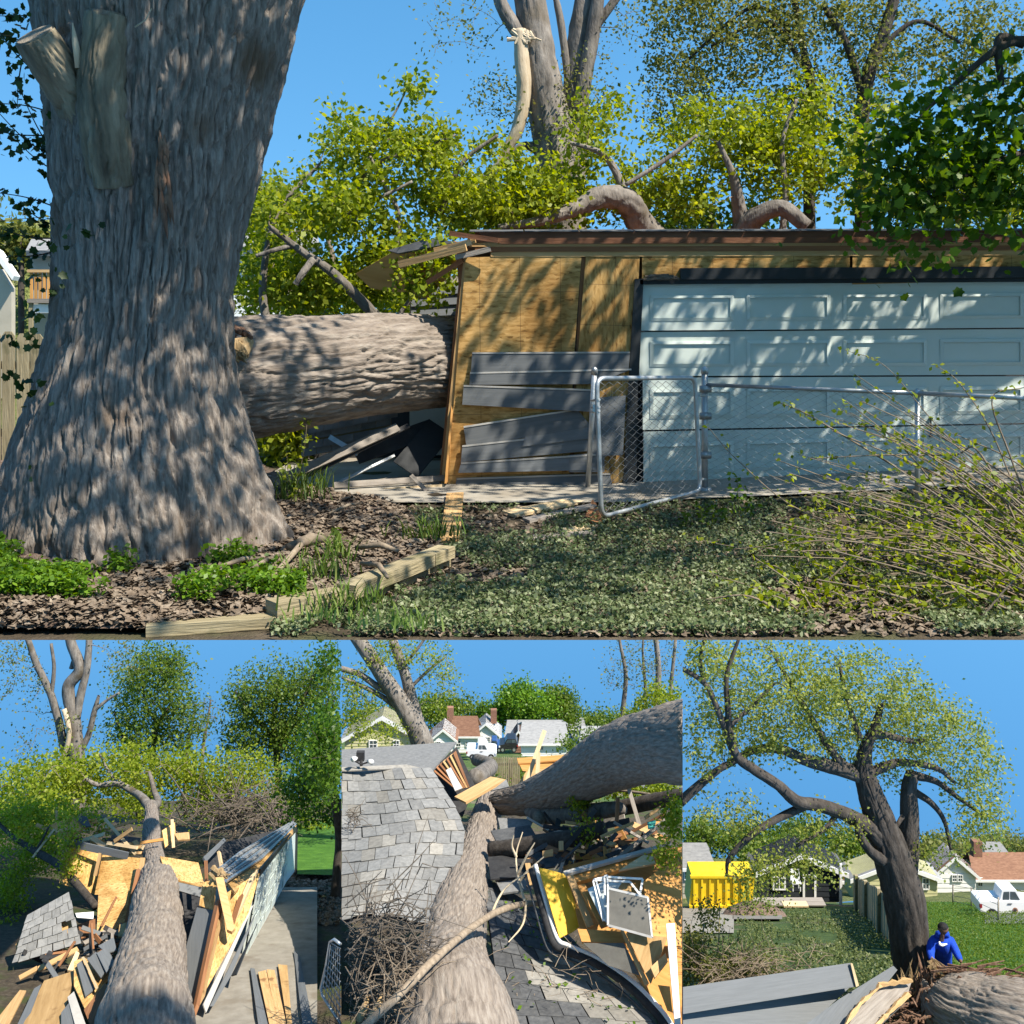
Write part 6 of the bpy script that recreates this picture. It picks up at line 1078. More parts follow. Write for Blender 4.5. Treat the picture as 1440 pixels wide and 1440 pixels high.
PB = [('plywood_sheet', 'plywood', 'large orange plywood sheet spread under the wreckage on the right', [(800, 1238, 27.6), (870, 1212, 28), (935, 1194, 28.2), (959, 1190, 28.2), (959, 1450, 23.9), (935, 1425, 24.2), (892, 1368, 25), (840, 1340, 25.6), (815, 1305, 26.3)], .06, 'plywood_old'), ('roof_beam', 'beam', 'orange beam with white edge above the window frames', [(795, 1228, 27.2), (930, 1191, 27.8), (932, 1205, 27.5), (806, 1242, 26.9)], .12, 'plywood_old'), ('roof_edge', 'trim', 'white metal edge strip along the orange beam', [(792, 1225, 27.1), (930, 1187, 27.7), (931, 1191, 27.6), (796, 1229, 27)], .08, 'siding_edge'), ('plywood_sheet', 'plywood', 'pale yellow wedge of plywood at the right end of the beam', [(870, 1224, 26.9), (905, 1202, 27.4), (918, 1204, 27.4), (922, 1214, 27.2)], .06, 'lumber_pale'), ('plywood_sheet', 'plywood', 'sunlit plywood sheet at the right edge with a dark stain', [(905, 1240, 26.3), (958, 1198, 27.4), (958, 1330, 25.2), (925, 1330, 25.1), (912, 1300, 25.5)], .05, 'plywood_old'),
      ('orange_board', 'board', 'orange board leaning right of the yellow sheet', [(797, 1232, 26.9), (806, 1230, 26.9), (835, 1300, 26), (826, 1305, 25.9)], .08, 'lumber'), ('orange_board', 'board', 'reddish-orange board crossing under the window screen', [(812, 1245, 26.6), (822, 1243, 26.6), (856, 1300, 25.8), (846, 1304, 25.7)], .08, 'plywood_old'), ('orange_board', 'board', 'wide orange board below the window screen', [(812, 1306, 25.8), (876, 1310, 25.6), (880, 1326, 25.3), (818, 1324, 25.5)], .08, 'plywood_old'), ('weathered_sheet', 'board', 'dark brown weathered sheet below the orange board', [(820, 1326, 25.4), (877, 1326, 25.2), (900, 1372, 24.7), (856, 1358, 25)], .04, 'mesh_screen'), ('orange_board', 'board', 'diagonal yellow lath right of the dark sheet', [(872, 1308, 25.4), (876, 1307, 25.4), (912, 1382, 24.4), (907, 1386, 24.4)], .06, 'lumber'), ('plywood_sheet', 'plywood', 'triangular tan plywood between dark sheet and white board', [(880, 1312, 25.2), (938, 1318, 25), (915, 1384, 24.3)], .04, 'plywood'), ('orange_board', 'board', 'orange block near the lower end of the white board', [(915, 1360, 24.4), (936, 1340, 24.6), (939, 1352, 24.5), (921, 1375, 24.2)], .1, 'lumber'), ('white_board', 'board', 'white painted board standing at the right edge of the wreckage', [(937, 1299, 24.7), (949, 1298, 24.7), (958, 1450, 23.2), (950, 1450, 23.2)], .12, 'white_paint'), ('orange_board', 'board', 'dark orange board low at the right edge', [(925, 1385, 24.2), (950, 1388, 24.1), (955, 1425, 23.7), (938, 1420, 23.8)], .08, 'plywood_old'),
      ('foil_sheet', 'insulation', 'crumpled silver foil sheet behind the window screen', [(826, 1250, 26.3), (848, 1240, 26.5), (880, 1242, 26.4), (870, 1262, 26), (856, 1300, 25.6), (845, 1290, 25.8)], .03, 'foil'), ('skin_board', 'board', 'rounded tan board end above the window screen', [(868, 1252, 26.1), (875, 1240, 26.3), (886, 1242, 26.2), (888, 1254, 26)], .05, 'plywood')]
for b in PB: deb(*b)
def screen(label, cs, frame, pane, w_=.07):
    t = thing('window_screen', label, 'window frame', P(*max(cs, key=lambda c: c[1]))); pts = flat(cs)
    for i in range(len(pts)): one(lambda g: g.board(pts[i], pts[(i+1) % len(pts)], w_, .05), 'frame_bar', frame, t)
    if pane: one(lambda g: g.slab([p+Vector((0, .02, 0)) for p in flat(cs)], .01), 'pane', pane, t)
screen('grey window screen with thin white frame lying in the wreckage', [(855, 1249, 25.7), (911, 1262, 25.5), (917, 1318, 24.8), (855, 1301, 25.2)], 'siding_edge', 'mesh_screen', .05)
screen('bent empty white window frame behind the grey screen', [(835, 1237, 26.3), (852, 1233, 26.3), (904, 1236, 26.2), (900, 1258, 25.9), (886, 1240, 26.1)], 'white_paint', None, .05)
screen('narrow white frame leaning beside the foil sheet', [(834, 1238, 26.2), (838, 1237, 26.2), (853, 1292, 25.4), (848, 1294, 25.4)], 'white_paint', None, .04)
screen('upright white frame piece left of the grey screen', [(850, 1232, 26.2), (854, 1231, 26.2), (856, 1270, 25.7), (851, 1272, 25.7)], 'white_paint', 'glass', .04)
rubble('dark jumble of broken laths below the arching trunk', 130, [(850, 940, 1150, 1205, 28.5, 31), (735, 860, 1195, 1222, 29, 31), (770, 850, 1160, 1190, 31, 32)], lim=(715, 955), w_=(.05, .18), L=(.3, 1.2), mats=('lumber_red', 'felt', 'wood_grey', 'lumber', 'plywood_old', 'felt', 'shingle_dark'))
for cs, mt, lb in (([(690, 1168, 33), (745, 1160, 33.2), (760, 1185, 32), (705, 1196, 31.6)], 'shingle_dark', 'dark buckled roof piece right of the trunk crotch'), ([(686, 1205, 31), (740, 1200, 31.2), (752, 1232, 29.8), (690, 1236, 29.8)], 'felt', 'crumpled black felt lying right of the fallen trunk'), ([(700, 1150, 34.6), (750, 1152, 34), (742, 1170, 33.4), (705, 1172, 33.4)], 'shingle', 'grey roof flap below the trunk crotch'), ([(745, 1196, 30.6), (800, 1190, 30.8), (806, 1214, 29.8), (752, 1222, 29.6)], 'shingle_dark', 'dark shingled scrap above the gutter corner'), ([(696, 1236, 30), (730, 1226, 30.2), (748, 1250, 29.2), (706, 1256, 29.2)], 'shingle', 'small grey shingle scrap before the bare branch')): deb('roof_scrap', 'roof chunk', lb, cs, .05, mt)
deb('teal_scrap', 'plastic scrap', 'small teal plastic scrap under the arching trunk', [(910, 1156, 28.4), (922, 1153, 28.4), (920, 1162, 28.2), (911, 1164, 28.2)], .06, 'teal_plastic')
deb('bark_stick', 'stick', 'long dark strip slanting below the arching trunk to the beam', [(862, 1208, 27.8), (945, 1142, 28.8), (948, 1146, 28.8), (868, 1211, 27.7)], .06, 'wood_grey')
for cs, mt, lb in (([(727, 1066, 42), (795, 1061, 42), (797, 1068, 41.6), (729, 1074, 41.6)], 'plywood_old', 'orange roof board beyond the crotch, topmost'), ([(729, 1072, 41.8), (800, 1068, 41.8), (780, 1090, 41), (735, 1084, 41.2)], 'plywood_old', 'rust-orange board below the topmost one'), ([(726, 1106, 40), (740, 1085, 40.6), (782, 1078, 41), (768, 1096, 40.4), (745, 1108, 40)], 'lumber', 'yellow-orange torn board beside the white sticks')): deb('orange_board', 'board', lb, cs, .06, mt)
for a, b, lb in (((738, 1106, 39.5), (766, 1027, 40.5), 'tall white lath crossing the white garage in view'), ((756, 1092, 39.4), (757, 1058, 39.8), 'short white lath crossing the tall one')): pboard('white_lath', a, b, .16, .08, 'lumber_pale', None, lb, 'lath')
# trees of plot B
tree('leaning_tree', 'leaning two-stemmed grey tree with drooping spring leaves, left above the roof', 'tree', [[(606, 1110, 47, 17), (594, 1046, 47, 15), (574, 1005, 47, 13), (555, 975, 47, 11), (535, 945, 47, 10), (508, 905, 47, 9), (490, 880, 47, 8)], [(598, 1050, 47.3, 10), (584, 1000, 47.3, 8), (570, 950, 47.3, 7), (552, 900, 47.3, 6)], [(556, 980, 47, 5), (530, 965, 47, 4.5), (505, 948, 47, 4), (478, 940, 47, 4)], [(570, 1005, 47, 4), (545, 985, 47, 3.5), (520, 970, 47, 3), (480, 952, 47, 2)], [(565, 940, 47, 2.5), (585, 915, 47, 2), (600, 895, 47, 1.5)], [(574, 970, 47.3, 2.5), (600, 945, 47.3, 2), (625, 925, 47.3, 1)]],
    [(500, 975, 30, 40, 46.5, 1.5, 40), (540, 920, 50, 30, 47, 1.5, 40), (610, 930, 40, 36, 47, 1.5, 34), (620, 975, 30, 26, 47, 1.5, 16), (500, 1025, 26, 20, 46, 1, 20), (550, 1030, 24, 18, 46, 1, 16)], 'leaf_spring', .11, 20, .24, 'bark_grey', r0=.035, r1=.01, seg=40, amp=.05, clipx=CLB)
tree('round_tree', 'big round green tree behind the street houses', 'tree', [[(735, 1050, 150, 3), (735, 1010, 150, 2.5), (735, 985, 150, 1)]], [(735, 990, 46, 27, 150, 6, 90), (720, 1008, 34, 14, 150, 5, 30)], 'leaf_bright', .42, 60, .8, 'bark_dark', r0=.1, r1=.03)
tree('pale_tree', 'paler tree right of the big round one', 'tree', [[(785, 1050, 155, 3), (785, 1010, 155, 2), (785, 985, 155, 1)]], [(782, 987, 26, 19, 155, 4, 44), (800, 1006, 18, 14, 155, 4, 26)], 'leaf_green', .4, 50, .8, 'bark_dark', r0=.1, r1=.03)
tree('street_trees', 'row of small mixed trees behind the left houses', 'tree', [[(640, 1050, 160, 2), (640, 1010, 160, 1.5), (640, 990, 160, 1)]], [(640, 1000, 40, 18, 160, 4, 60), (585, 1000, 40, 26, 150, 4, 50), (690, 1008, 24, 12, 165, 4, 28), (525, 1010, 50, 20, 150, 4, 40), (840, 1016, 34, 12, 175, 4, 36), (890, 1018, 40, 16, 165, 4, 40)], 'leaf_green', .42, 44, .9, 'bark_dark', r0=.1, r1=.03, clipx=CLB)
tree('dark_fir', 'small pointed fir left of the big round tree', 'tree', [[(680, 1050, 140, 1.5), (680, 1010, 140, 1), (680, 992, 140, .6)]], [(680, 1012, 8, 12, 140, 1, 18), (680, 1000, 4, 10, 140, .6, 10)], 'leaf_maple', .3, 50, .4, 'bark_dark', r0=.06, r1=.02)
tree('bare_tree', 'tall thin trees with few leaves against the sky, upper right', 'tree', [[(875, 1060, 62, 4), (876, 1000, 62, 3.5), (880, 950, 62, 2.8), (872, 905, 62, 2), (868, 880, 62, 1.5)], [(925, 1060, 60, 6), (924, 990, 60, 5), (926, 940, 60, 4), (922, 895, 60, 3.5)], [(905, 1060, 63, 3), (908, 980, 63, 2.4), (904, 920, 63, 1.6), (905, 890, 63, 1)], [(945, 1060, 61, 4), (943, 980, 61, 3), (950, 900, 61, 2)]], [(880, 945, 40, 40, 62, 2, 60), (925, 930, 40, 40, 61, 2, 60)], 'leaf_olive', .13, 7, .35, 'bark_grey', r0=.04, r1=.012, clipx=CLB)
tree('leafy_shoots', 'bright spring foliage around and under the arching trunk', 'tree', [[(960, 1150, 30, 3), (920, 1120, 32, 2), (860, 1110, 33, 1.5)], [(955, 990, 36, 2), (920, 1000, 37, 1.5), (880, 1010, 38, 1)]], [(930, 985, 34, 26, 38, 1, 46), (890, 1012, 24, 14, 38, 1, 20), (880, 1108, 50, 9, 33.5, .5, 34), (930, 1112, 30, 8, 33, .5, 20), (818, 1128, 12, 16, 32, .3, 12), (948, 1150, 10, 40, 27, .4, 20), (935, 1200, 12, 14, 26.6, .3, 8), (825, 1170, 14, 20, 30, .3, 6)], 'leaf_spring', .10, 34, .17, 'bark_tan', r0=.02, r1=.006, clipx=CLB)
tree('fence_shrubs', 'dark green bushes along the weathered fence', 'bush', [[(720, 1120, 58, 1.5), (720, 1090, 58, 1), (720, 1080, 58, .6)]], [(720, 1092, 26, 14, 58, 1, 30), (690, 1108, 26, 8, 54, 1, 16), (830, 1040, 20, 14, 60, 1, 12), (800, 1050, 14, 12, 58, 1, 8)], 'leaf_green', .16, 30, .3, 'bark_dark', clipx=CLB)
# ---------------------------------------------------------------- plot C: the surviving half of the tree and the back garden
zC, gC_, gyC = terrace([(20.5, 1560), (24, 1465), (26.5, 1412), (32, 1355), (45, 1300), (60, 1272), (90, 1250), (140, 1230), (260, 1206)])
CLC = (960, 9999)
plot('garden_ground', zC, 20.5, 62, 960, 1560, 'lawn_ground', 0, 70, 60, .06); plot('far_ground', zC, 62, 260, 960, 1560, 'hill_green', -.02, 30, 30, .2)
plot('mown_lawn', zC, 29, 62, 1300, 1560, 'lawn_green', .08, 40, 24, .06); plot('patio', zC, 40.5, 56, 960, 1032, 'concrete', .09, 20, 14, .0); plot('gravel_road', zC, 44, 52, 1385, 1560, 'road', .13, 10, 10, .0)
plot('garden_path', zC, 47, 54, 1030, 1100, 'concrete', .09, 10, 14, .0)
tC = tree('old_tree', 'great two-stemmed tree with wide dark limbs and light spring leaves', 'tree',
    [[(1292, 1440, 25.6, 44), (1288, 1400, 25.8, 34), (1284, 1370, 26, 27), (1279, 1320, 26, 25), (1270, 1262, 26, 27), (1254, 1205, 26, 24), (1238, 1155, 26, 19), (1222, 1110, 26, 15), (1214, 1080, 26, 12), (1218, 1050, 26, 8), (1228, 1028, 26, 6), (1240, 990, 26, 3)],
     [(1268, 1250, 26.4, 18), (1276, 1200, 26.4, 15), (1279, 1150, 26.4, 12), (1278, 1110, 26.4, 10), (1283, 1086, 26.4, 8)],
     [(1240, 1180, 25.9, 14), (1215, 1160, 25.8, 11), (1185, 1143, 25.6, 9), (1150, 1132, 25.4, 8.5), (1121, 1127, 25.2, 8), (1091, 1102, 25, 7), (1060, 1082, 24.9, 6.5), (1035, 1062, 24.8, 6), (1026, 1030, 24.8, 5), (1024, 1000, 24.8, 4), (1022, 950, 24.9, 3), (1040, 895, 25, 2)],
     [(1214, 1092, 26, 12), (1190, 1083, 26, 10), (1160, 1076, 26, 9), (1130, 1068, 26, 7), (1099, 1054, 26, 6), (1060, 1055, 26, 5), (1030, 1072, 26, 4.5), (998, 1090, 26, 4), (950, 1128, 26, 3)],
     [(1225, 1035, 26, 6), (1245, 1034, 26, 5), (1282, 1042, 26, 3.5), (1305, 1040, 26, 2)], [(1218, 1090, 26, 7), (1240, 1080, 26, 6), (1267, 1072, 26, 5), (1316, 1080, 26, 3.5), (1342, 1100, 26, 2)], [(1283, 1090, 26.4, 6), (1316, 1099, 26.3, 4), (1345, 1120, 26.2, 3), (1380, 1145, 26, 1.5)], [(1284, 1112, 26.4, 5), (1310, 1130, 26.2, 4), (1328, 1155, 26.1, 3), (1337, 1195, 26, 1.5)],
     [(1140, 1130, 25.4, 6), (1100, 1148, 25.2, 5), (1065, 1168, 25, 4.5), (1040, 1190, 25, 4), (1024, 1210, 25, 3), (1022, 1232, 25, 1.5)], [(1190, 1080, 26, 6), (1165, 1050, 26, 5), (1135, 1000, 26, 4), (1105, 950, 26, 3), (1085, 915, 26, 2)], [(1032, 1060, 24.8, 5), (1010, 1000, 24.8, 4), (990, 960, 24.8, 3.5), (950, 935, 24.8, 3)], [(1240, 1210, 25.7, 8), (1222, 1195, 25.5, 6), (1208, 1172, 25.5, 5), (1204, 1150, 25.5, 3)], [(1180, 1140, 25.6, 4), (1160, 1165, 25.4, 3), (1120, 1190, 25.2, 2)], [(1020, 1075, 24.8, 4), (985, 1105, 24.8, 4), (955, 1135, 24.8, 3)], [(1028, 1020, 24.8, 3), (1060, 990, 25, 2.5), (1090, 960, 25, 1.5)], [(1275, 1140, 26.4, 4), (1262, 1160, 26.2, 2.5), (1258, 1175, 26.2, 1.5)], [(990, 960, 24.8, 3), (985, 930, 24.8, 2.5), (992, 890, 24.8, 2)], [(1210, 1040, 26, 4), (1190, 980, 26, 3), (1180, 930, 26, 2)]],
    [(1080, 965, 125, 66, 25.6, 1.6, 170), (1200, 975, 115, 64, 26.3, 1.6, 160), (1310, 1030, 84, 54, 26.3, 1.3, 100), (1370, 1090, 46, 50, 26.3, 1, 44), (1100, 1040, 110, 40, 25.8, 1.2, 66), (1000, 1040, 44, 60, 25.4, 1, 44), (1240, 1060, 90, 50, 26.8, 1, 40), (1380, 1160, 50, 26, 26, .8, 26), (1030, 1150, 60, 40, 25, .8, 26), (1160, 1160, 60, 26, 25.4, .6, 22), (990, 920, 30, 24, 25, 1, 24), (1060, 1230, 40, 26, 25, .5, 26), (1130, 1215, 60, 20, 25.2, .5, 30), (1330, 1200, 40, 12, 26, .5, 10)],
    'leaf_pale', .082, 27, .19, 'bark_dark', r0=.045, r1=.007, seg=120, amp=.07, cellw=.09, clipx=CLC, up=.3, base=gC_(1288, 25.8))
# torn base
def splinters(g, n, a, b, sx, sy, dd, L, w_, dirv):
    for _ in range(n):
        t = random.random(); p = P(a[0]+(b[0]-a[0])*t+random.gauss(0, sx), a[1]+(b[1]-a[1])*t+random.gauss(0, sy), a[2]+(b[2]-a[2])*t+random.gauss(0, dd)); d = (Vector(dirv)+Vector((random.gauss(0, .25), random.gauss(0, .25), random.gauss(0, .25)))).normalized()*L*random.uniform(.4, 1.5); k = w_*random.uniform(.4, 1.4)
        s_ = d.cross(Vector((0, 1, .2))).normalized()*k; g.slab([p-s_, p+s_, p+d*.7+s_*.5, p+d, p+d*.75-s_*.6], k*.5)
one(lambda g: splinters(g, 120, (1262, 1420, 25.2), (1288, 1400, 25.1), 8, 8, .15, .5, .03, (.15, 0, 1)), 'torn_base', 'torn_wood', tC)['kind'] = 'stuff'
one(lambda g: splinters(g, 120, (1296, 1440, 24.7), (1306, 1390, 24.9), 6, 12, .15, .5, .035, (0, 0, 1)), 'rotten_heart', 'rotten_wood', tC)['kind'] = 'stuff'
# broken-off trunk lying to the right
lC = thing('fallen_log', 'fallen trunk with torn reddish top lying at the right foot of the tree', 'tree', P(1400, 1500, 23))
barktube('trunk', [(1308, 1382, 24.9, 20), (1322, 1402, 24.7, 36), (1350, 1425, 24.2, 54), (1395, 1445, 23.6, 66), (1450, 1462, 22.9, 76), (1520, 1480, 22.2, 82)], 'bark_log', lC, 240, 30, .08, .075, 11, 151, .05, jag=.3)
one(lambda g: splinters(g, 200, (1312, 1366, 24.85), (1450, 1384, 23.4), 6, 6, .2, .5, .03, (1, -.1, -.05)), 'torn_top', 'rotten_wood', lC)['kind'] = 'stuff'
one(lambda g: splinters(g, 90, (1309, 1354, 24.9), (1332, 1384, 24.5), 4, 5, .1, .35, .03, (.5, 0, -.6)), 'torn_lip', 'torn_wood', lC)['kind'] = 'stuff'
nest('splinter_litter', 'brown splinters and chips in the hollow between tree and fallen trunk', 'splinters', 1285, 1432, 24.4, 160, 24, 14, .35, 'rotten_wood', .03)
# grey siding in the foreground
sC = thing('siding_wall', 'slab of pale grey lapped siding across the lower left foreground', 'siding', P(1080, 1500, 22.5))
ZL = lambda cs, t, mt, par=None, nm='siding_board': pslab(nm, cs, t, mt, par)
for cs in ([(958, 1388, 22.8), (1196, 1354, 23.6), (1206, 1387, 23.3), (958, 1426, 22.5)], [(958, 1420, 22.75), (1200, 1384, 23.6), (1150, 1430, 23.15), (1110, 1470, 22.7), (958, 1470, 22.3)]):
    ZL([(max(c[0], 960.5), c[1], c[2]) for c in cs], .04, 'siding', sC)
pslab('board_edge', [(1196, 1354, 23.5), (1199, 1355, 23.5), (1208, 1386, 23.25), (1204, 1388, 23.25)], .06, 'lumber_pale', sC)
deb('siding_board', 'siding', 'loose grey siding board slanting from the siding slab to the torn tree', [(1118, 1452, 22), (1180, 1405, 23), (1256, 1358, 24.6), (1262, 1364, 24.5), (1218, 1420, 23.3), (1180, 1462, 22)], .05, 'siding')
wc = thing('torn_slab', 'thick torn wood slab with pale ragged edges below the tree', 'wood scrap', P(1230, 1460, 22.8))
pslab('slab_face', [(1186, 1452, 22.2), (1212, 1412, 23), (1236, 1388, 23.7), (1282, 1380, 24), (1276, 1400, 23.6), (1244, 1430, 22.9), (1222, 1455, 22.2)], .22, 'wood_grey', wc)
def ragged(g):
    for a, b in (((1184, 1450, 21.95), (1212, 1410, 22.8)), ((1212, 1411, 22.8), (1240, 1386, 23.5)), ((1238, 1387, 23.5), (1284, 1380, 23.8)), ((1222, 1455, 21.95), (1246, 1430, 22.7)), ((1246, 1430, 22.7), (1280, 1398, 23.4))):
        n = 7; nx, ny = -(b[1]-a[1]), b[0]-a[0]; l = math.hypot(nx, ny); nx, ny = nx/l, ny/l; ws_ = [random.uniform(1.2, 5) for _ in range(n+1)]
        for k in range(n):
            t0, t1 = k/n, (k+1.02)/n; p = [a[i]+(b[i]-a[i])*t0 for i in range(3)]; q = [a[i]+(b[i]-a[i])*t1 for i in range(3)]; u, v = ws_[k], ws_[k+1]
            g.slab([P(p[0]-nx*u, p[1]-ny*u, p[2]), P(q[0]-nx*v, q[1]-ny*v, q[2]), P(q[0]+nx*v*.6, q[1]+ny*v*.6, q[2]), P(p[0]+nx*u*.6, p[1]+ny*u*.6, p[2])], .06+.04*random.random())
one(ragged, 'ragged_edge', 'lumber', wc)['kind'] = 'stuff'
# houses
house('yellow_house', 'tan house with grey hip roof behind the yellow skip, far left', 66, 930, 1000, 1275, 1217, 20, 2.2, 'tan_paint', 'roof_grey', False, [(962, 1222, 969, 1236)], found=.5)
house('dark_house', 'dark-painted house with white-framed door under the hanging leaves', 60, 1066, 1184, 1268, 1222, 24, 2, 'dark_paint', 'shingle_dark', True, [(1086, 1232, 1104, 1250)], (1131, 1232, 1144, 1266, 'dark_paint'))
dk = thing('porch_deck', 'low grey porch deck with a step before the dark house', 'porch', gC_(1110, 57)); zz0 = float(zC(57.5))
for k in range(2): one(lambda g: g.box((P(1105, 0, 57.6).x, 57+k*.4, zz0+.45), (3.9, .38, .06)), 'deck_board', 'wood_grey', dk)
one(lambda g: g.box((P(1105, 0, 57.6).x, 57.1, zz0+.2), (3.8, .15, .4)), 'skirt', 'dark_paint', dk); one(lambda g: g.box((P(1118, 0, 56.4).x, 56.4, float(zC(56.4))+.22), (1.3, .5, .08)), 'step', 'lumber_pale', dk); one(lambda g: [g.box((P(1118, 0, 56.4).x+s*.5, 56.4, float(zC(56.4))+.1), (.1, .4, .2)) for s in (-1, 1)], 'step_riser', 'dark_paint', dk)
cr = thing('porch_chair', 'white chair on the porch of the dark house', 'chair', Vector((P(1122, 0, 58).x, 58.4, zz0+.48))); b0 = WL[cr.name]
one(lambda g: g.box(b0+Vector((0, 0, .42)), (.5, .45, .06)), 'seat', 'plastic_white', cr); one(lambda g: g.box(b0+Vector((0, .22, .72)), (.5, .05, .55), 0, -.15), 'backrest', 'plastic_white', cr)
for sx in (-1, 1):
    for sy in (-1, 1): one(lambda g: g.box(b0+Vector((sx*.2, sy*.17, .2)), (.05, .05, .42)), 'leg', 'plastic_white', cr)
one(lambda g: g.box((P(1183, 0, 59.6).x, 59.7, float(zC(59.7))+1.0), (.14, .14, 2.6)), 'porch_post', 'white_paint', None, 'white corner post of the dark house', 'post')
sk = thing('waste_skip', 'bright yellow waste skip standing on the pale concrete', 'skip', gC_(1012, 55)); X0, X1 = P(969, 0, 55).x, P(1058, 0, 55).x; zb = P(0, 1279, 55).z; zt = P(0, 1232, 55).z
one(lambda g: g.slab([Vector((X0, 55, zb+.1)), Vector((X1, 55, zb+.1)), Vector((X1+.12, 55, zt)), Vector((X0+.15, 55, zt))], 1.5, Vector((0, -1, 0))), 'body', 'yellow_steel', sk)
for k in range(8): one(lambda g: g.box((X0+.25+k*(X1-X0-.4)/7, 54.95, (zb+zt)/2), (.09, .1, zt-zb-.2)), 'rib', 'yellow_steel', sk)
one(lambda g: g.box(((X0+X1)/2+.1, 54.95, zt), (X1-X0+.1, .16, .12)), 'top_rail', 'yellow_steel', sk); one(lambda g: g.box(((X0+X1)/2, 54.95, zb+.2), (X1-X0, .14, .12)), 'bottom_rail', 'yellow_steel', sk); one(lambda g: [g.tube([Vector((x, 54.98, zb+.1)), Vector((x, 55.1, zb+.1))], .1, 12) for x in (X0+.3, X1-.3)], 'roller', 'steel_dark', sk)
house('cream_house', 'cream house partly hidden by the tree trunk', 74, 1200, 1318, 1268, 1232, 22, 2, 'cream_paint', 'roof_grey', True, [(1296, 1233, 1306, 1250)])
house('white_gable_house', 'white gabled house with twin window and orange brick base, right', 82, 1312, 1372, 1268, 1228, 26, 2, 'white_paint', 'roof_brown', True, [(1338, 1229, 1345, 1239), (1346, 1229, 1353, 1239)], found=.55)
house('brown_roof_house', 'white house wing with brown roof and porch behind the pickup', 86, 1372, 1470, 1266, 1234, 22, 3.2, 'white_paint', 'roof_brown', False, [(1374, 1233, 1381, 1246), (1408, 1240, 1417, 1254)], chim=1385)
house('far_house', 'distant pale house above the brown roof, far right', 130, 1388, 1416, 1222, 1200, 8, 3, 'white_paint', 'roof_grey', False)
house('red_shed', 'small dark-red door front between the houses', 78, 1180, 1200, 1258, 1236, 8, 2, 'white_paint', 'roof_grey', False, (), (1184, 1231, 1196, 1240, 'red_paint'))
tk = vehicle('pickup_truck', 'white pickup with round door emblem parked at the far right', 50, 1378, 1462, 1294, 1.36, 'car_white', 'truck', True, 1.0)
one(lambda g: g.tube([P(1428, 1280, 49.98), P(1428, 1280, 49.93)], .11, 16), 'door_emblem', 'brick_red', tk); one(lambda g: g.tube([P(1428, 1280, 49.92), P(1428, 1280, 49.91)], .06, 12), 'emblem_centre', 'felt', tk)
# board fence left of the trunk, receding
fc = thing('board_fence', 'weathered grey board fence running back behind the big tree', 'fence', gC_(1230, 45))
N = 24
for k in range(N):
    t = k/N; D = 34+(60-34)*t; x = 1262-62*(1-(1-t)**1.7); t2 = (k+.86)/N; D2 = 34+(60-34)*t2; x2 = 1262-62*(1-(1-t2)**1.7); a, b = gC_(x, D, -.1), gC_(x2, D2, -.1); h = 1.75+.1*random.random()
    one(lambda g: g.slab([a, b, b+Vector((0, 0, h)), a+Vector((0, 0, h))], .04), 'board', 'timber_old', fc)
    if k % 6 == 0: one(lambda g: g.box(a+Vector((-.1, -.1, h/2+.05)), (.16, .16, h+.2)), 'post', 'timber_old', fc)
for k, (px, D) in enumerate(((1340, 58), (1366, 54), (1404, 44))):
    a = gC_(px, D); one(lambda g: g.tube([a, a+Vector((0, 0, 1.2))], .04, 8), 'wire_fence_post', 'wood_grey', None, ('thin fence post before the cream house', 'thin fence post before the white gabled house', 'thin fence post by the wheel of the pickup')[k], 'fence post', smooth=True)
a, b, c = gC_(1340, 58), gC_(1366, 54), gC_(1404, 44)
one(lambda g: [g.tube([a+Vector((0, 0, z)), b+Vector((0, 0, z)), c+Vector((0, 0, z))], .012, 4) for z in (.3, .6, .9, 1.15)], 'fence_wire', 'steel_dark', None, 'thin wires strung between the three fence posts', 'wire')['kind'] = 'stuff'
# garden plants
cv = []
for _ in range(34000):
    x = random.uniform(961, 1290); D = math.exp(random.uniform(math.log(24.5), math.log(54)))
    if (x < 1036 and D > 38) or (D > 46 and x < 1105): continue
    if vnoise(np.array(x*.03), np.array(D*.35), seed=71) < .42 and D > 30: continue
    p = gC_(x, D, random.random()*.22); cv.append(list(p))
o = leafmesh('garden_cover', np.array(cv), .085, 'leaf_garden', None, .7); tag(o, 'patchy pale green ground plants across the back garden', 'ground cover')
gr_ = np.array([list(gC_(random.uniform(1300, 1445), math.exp(random.uniform(math.log(29), math.log(58))), .2+random.random()*.08)) for _ in range(22000)]); o = leafmesh('lawn_grass', gr_, .055, 'leaf_green', None, .1); tag(o, 'short green grass of the mown lawn', 'grass')
tree('garden_shrub', 'mixed leafy shrub at the lower left behind the siding', 'shrub', [[(985, 1400, 25.5, 2), (985, 1350, 26, 1.5), (990, 1300, 27, 1)], [(1000, 1390, 26, 1.5), (1010, 1330, 27, 1), (1012, 1270, 28, .6)]], [(975, 1340, 18, 34, 27, 1, 34), (1010, 1365, 36, 20, 26, 1, 44), (1060, 1365, 40, 12, 26, .8, 24), (1000, 1290, 22, 24, 28, .6, 8)], 'leaf_olive', .09, 40, .2, 'bark_olive', r0=.012, r1=.004, clipx=CLC)
nest('dry_brush', 'dry twiggy brush behind the grey siding', 'brush', 1050, 1368, 25.4, 260, 44, 12, .7, 'bark_tan', .010)
md = thing('garden_mound', 'small mulch mound with low plants by the path', 'garden bed', gC_(1062, 50)); c = gC_(1062, 50)
th_ = np.linspace(0, 2*np.pi, 24, endpoint=False); V = [list(c+Vector((0, 0, .55)))]; 
for r, z in ((.4, .5), (.8, .3), (1.15, .0)): V += [list(c+Vector((math.cos(t)*r*1.3, math.sin(t)*r, z+.05*random.random()))) for t in th_]
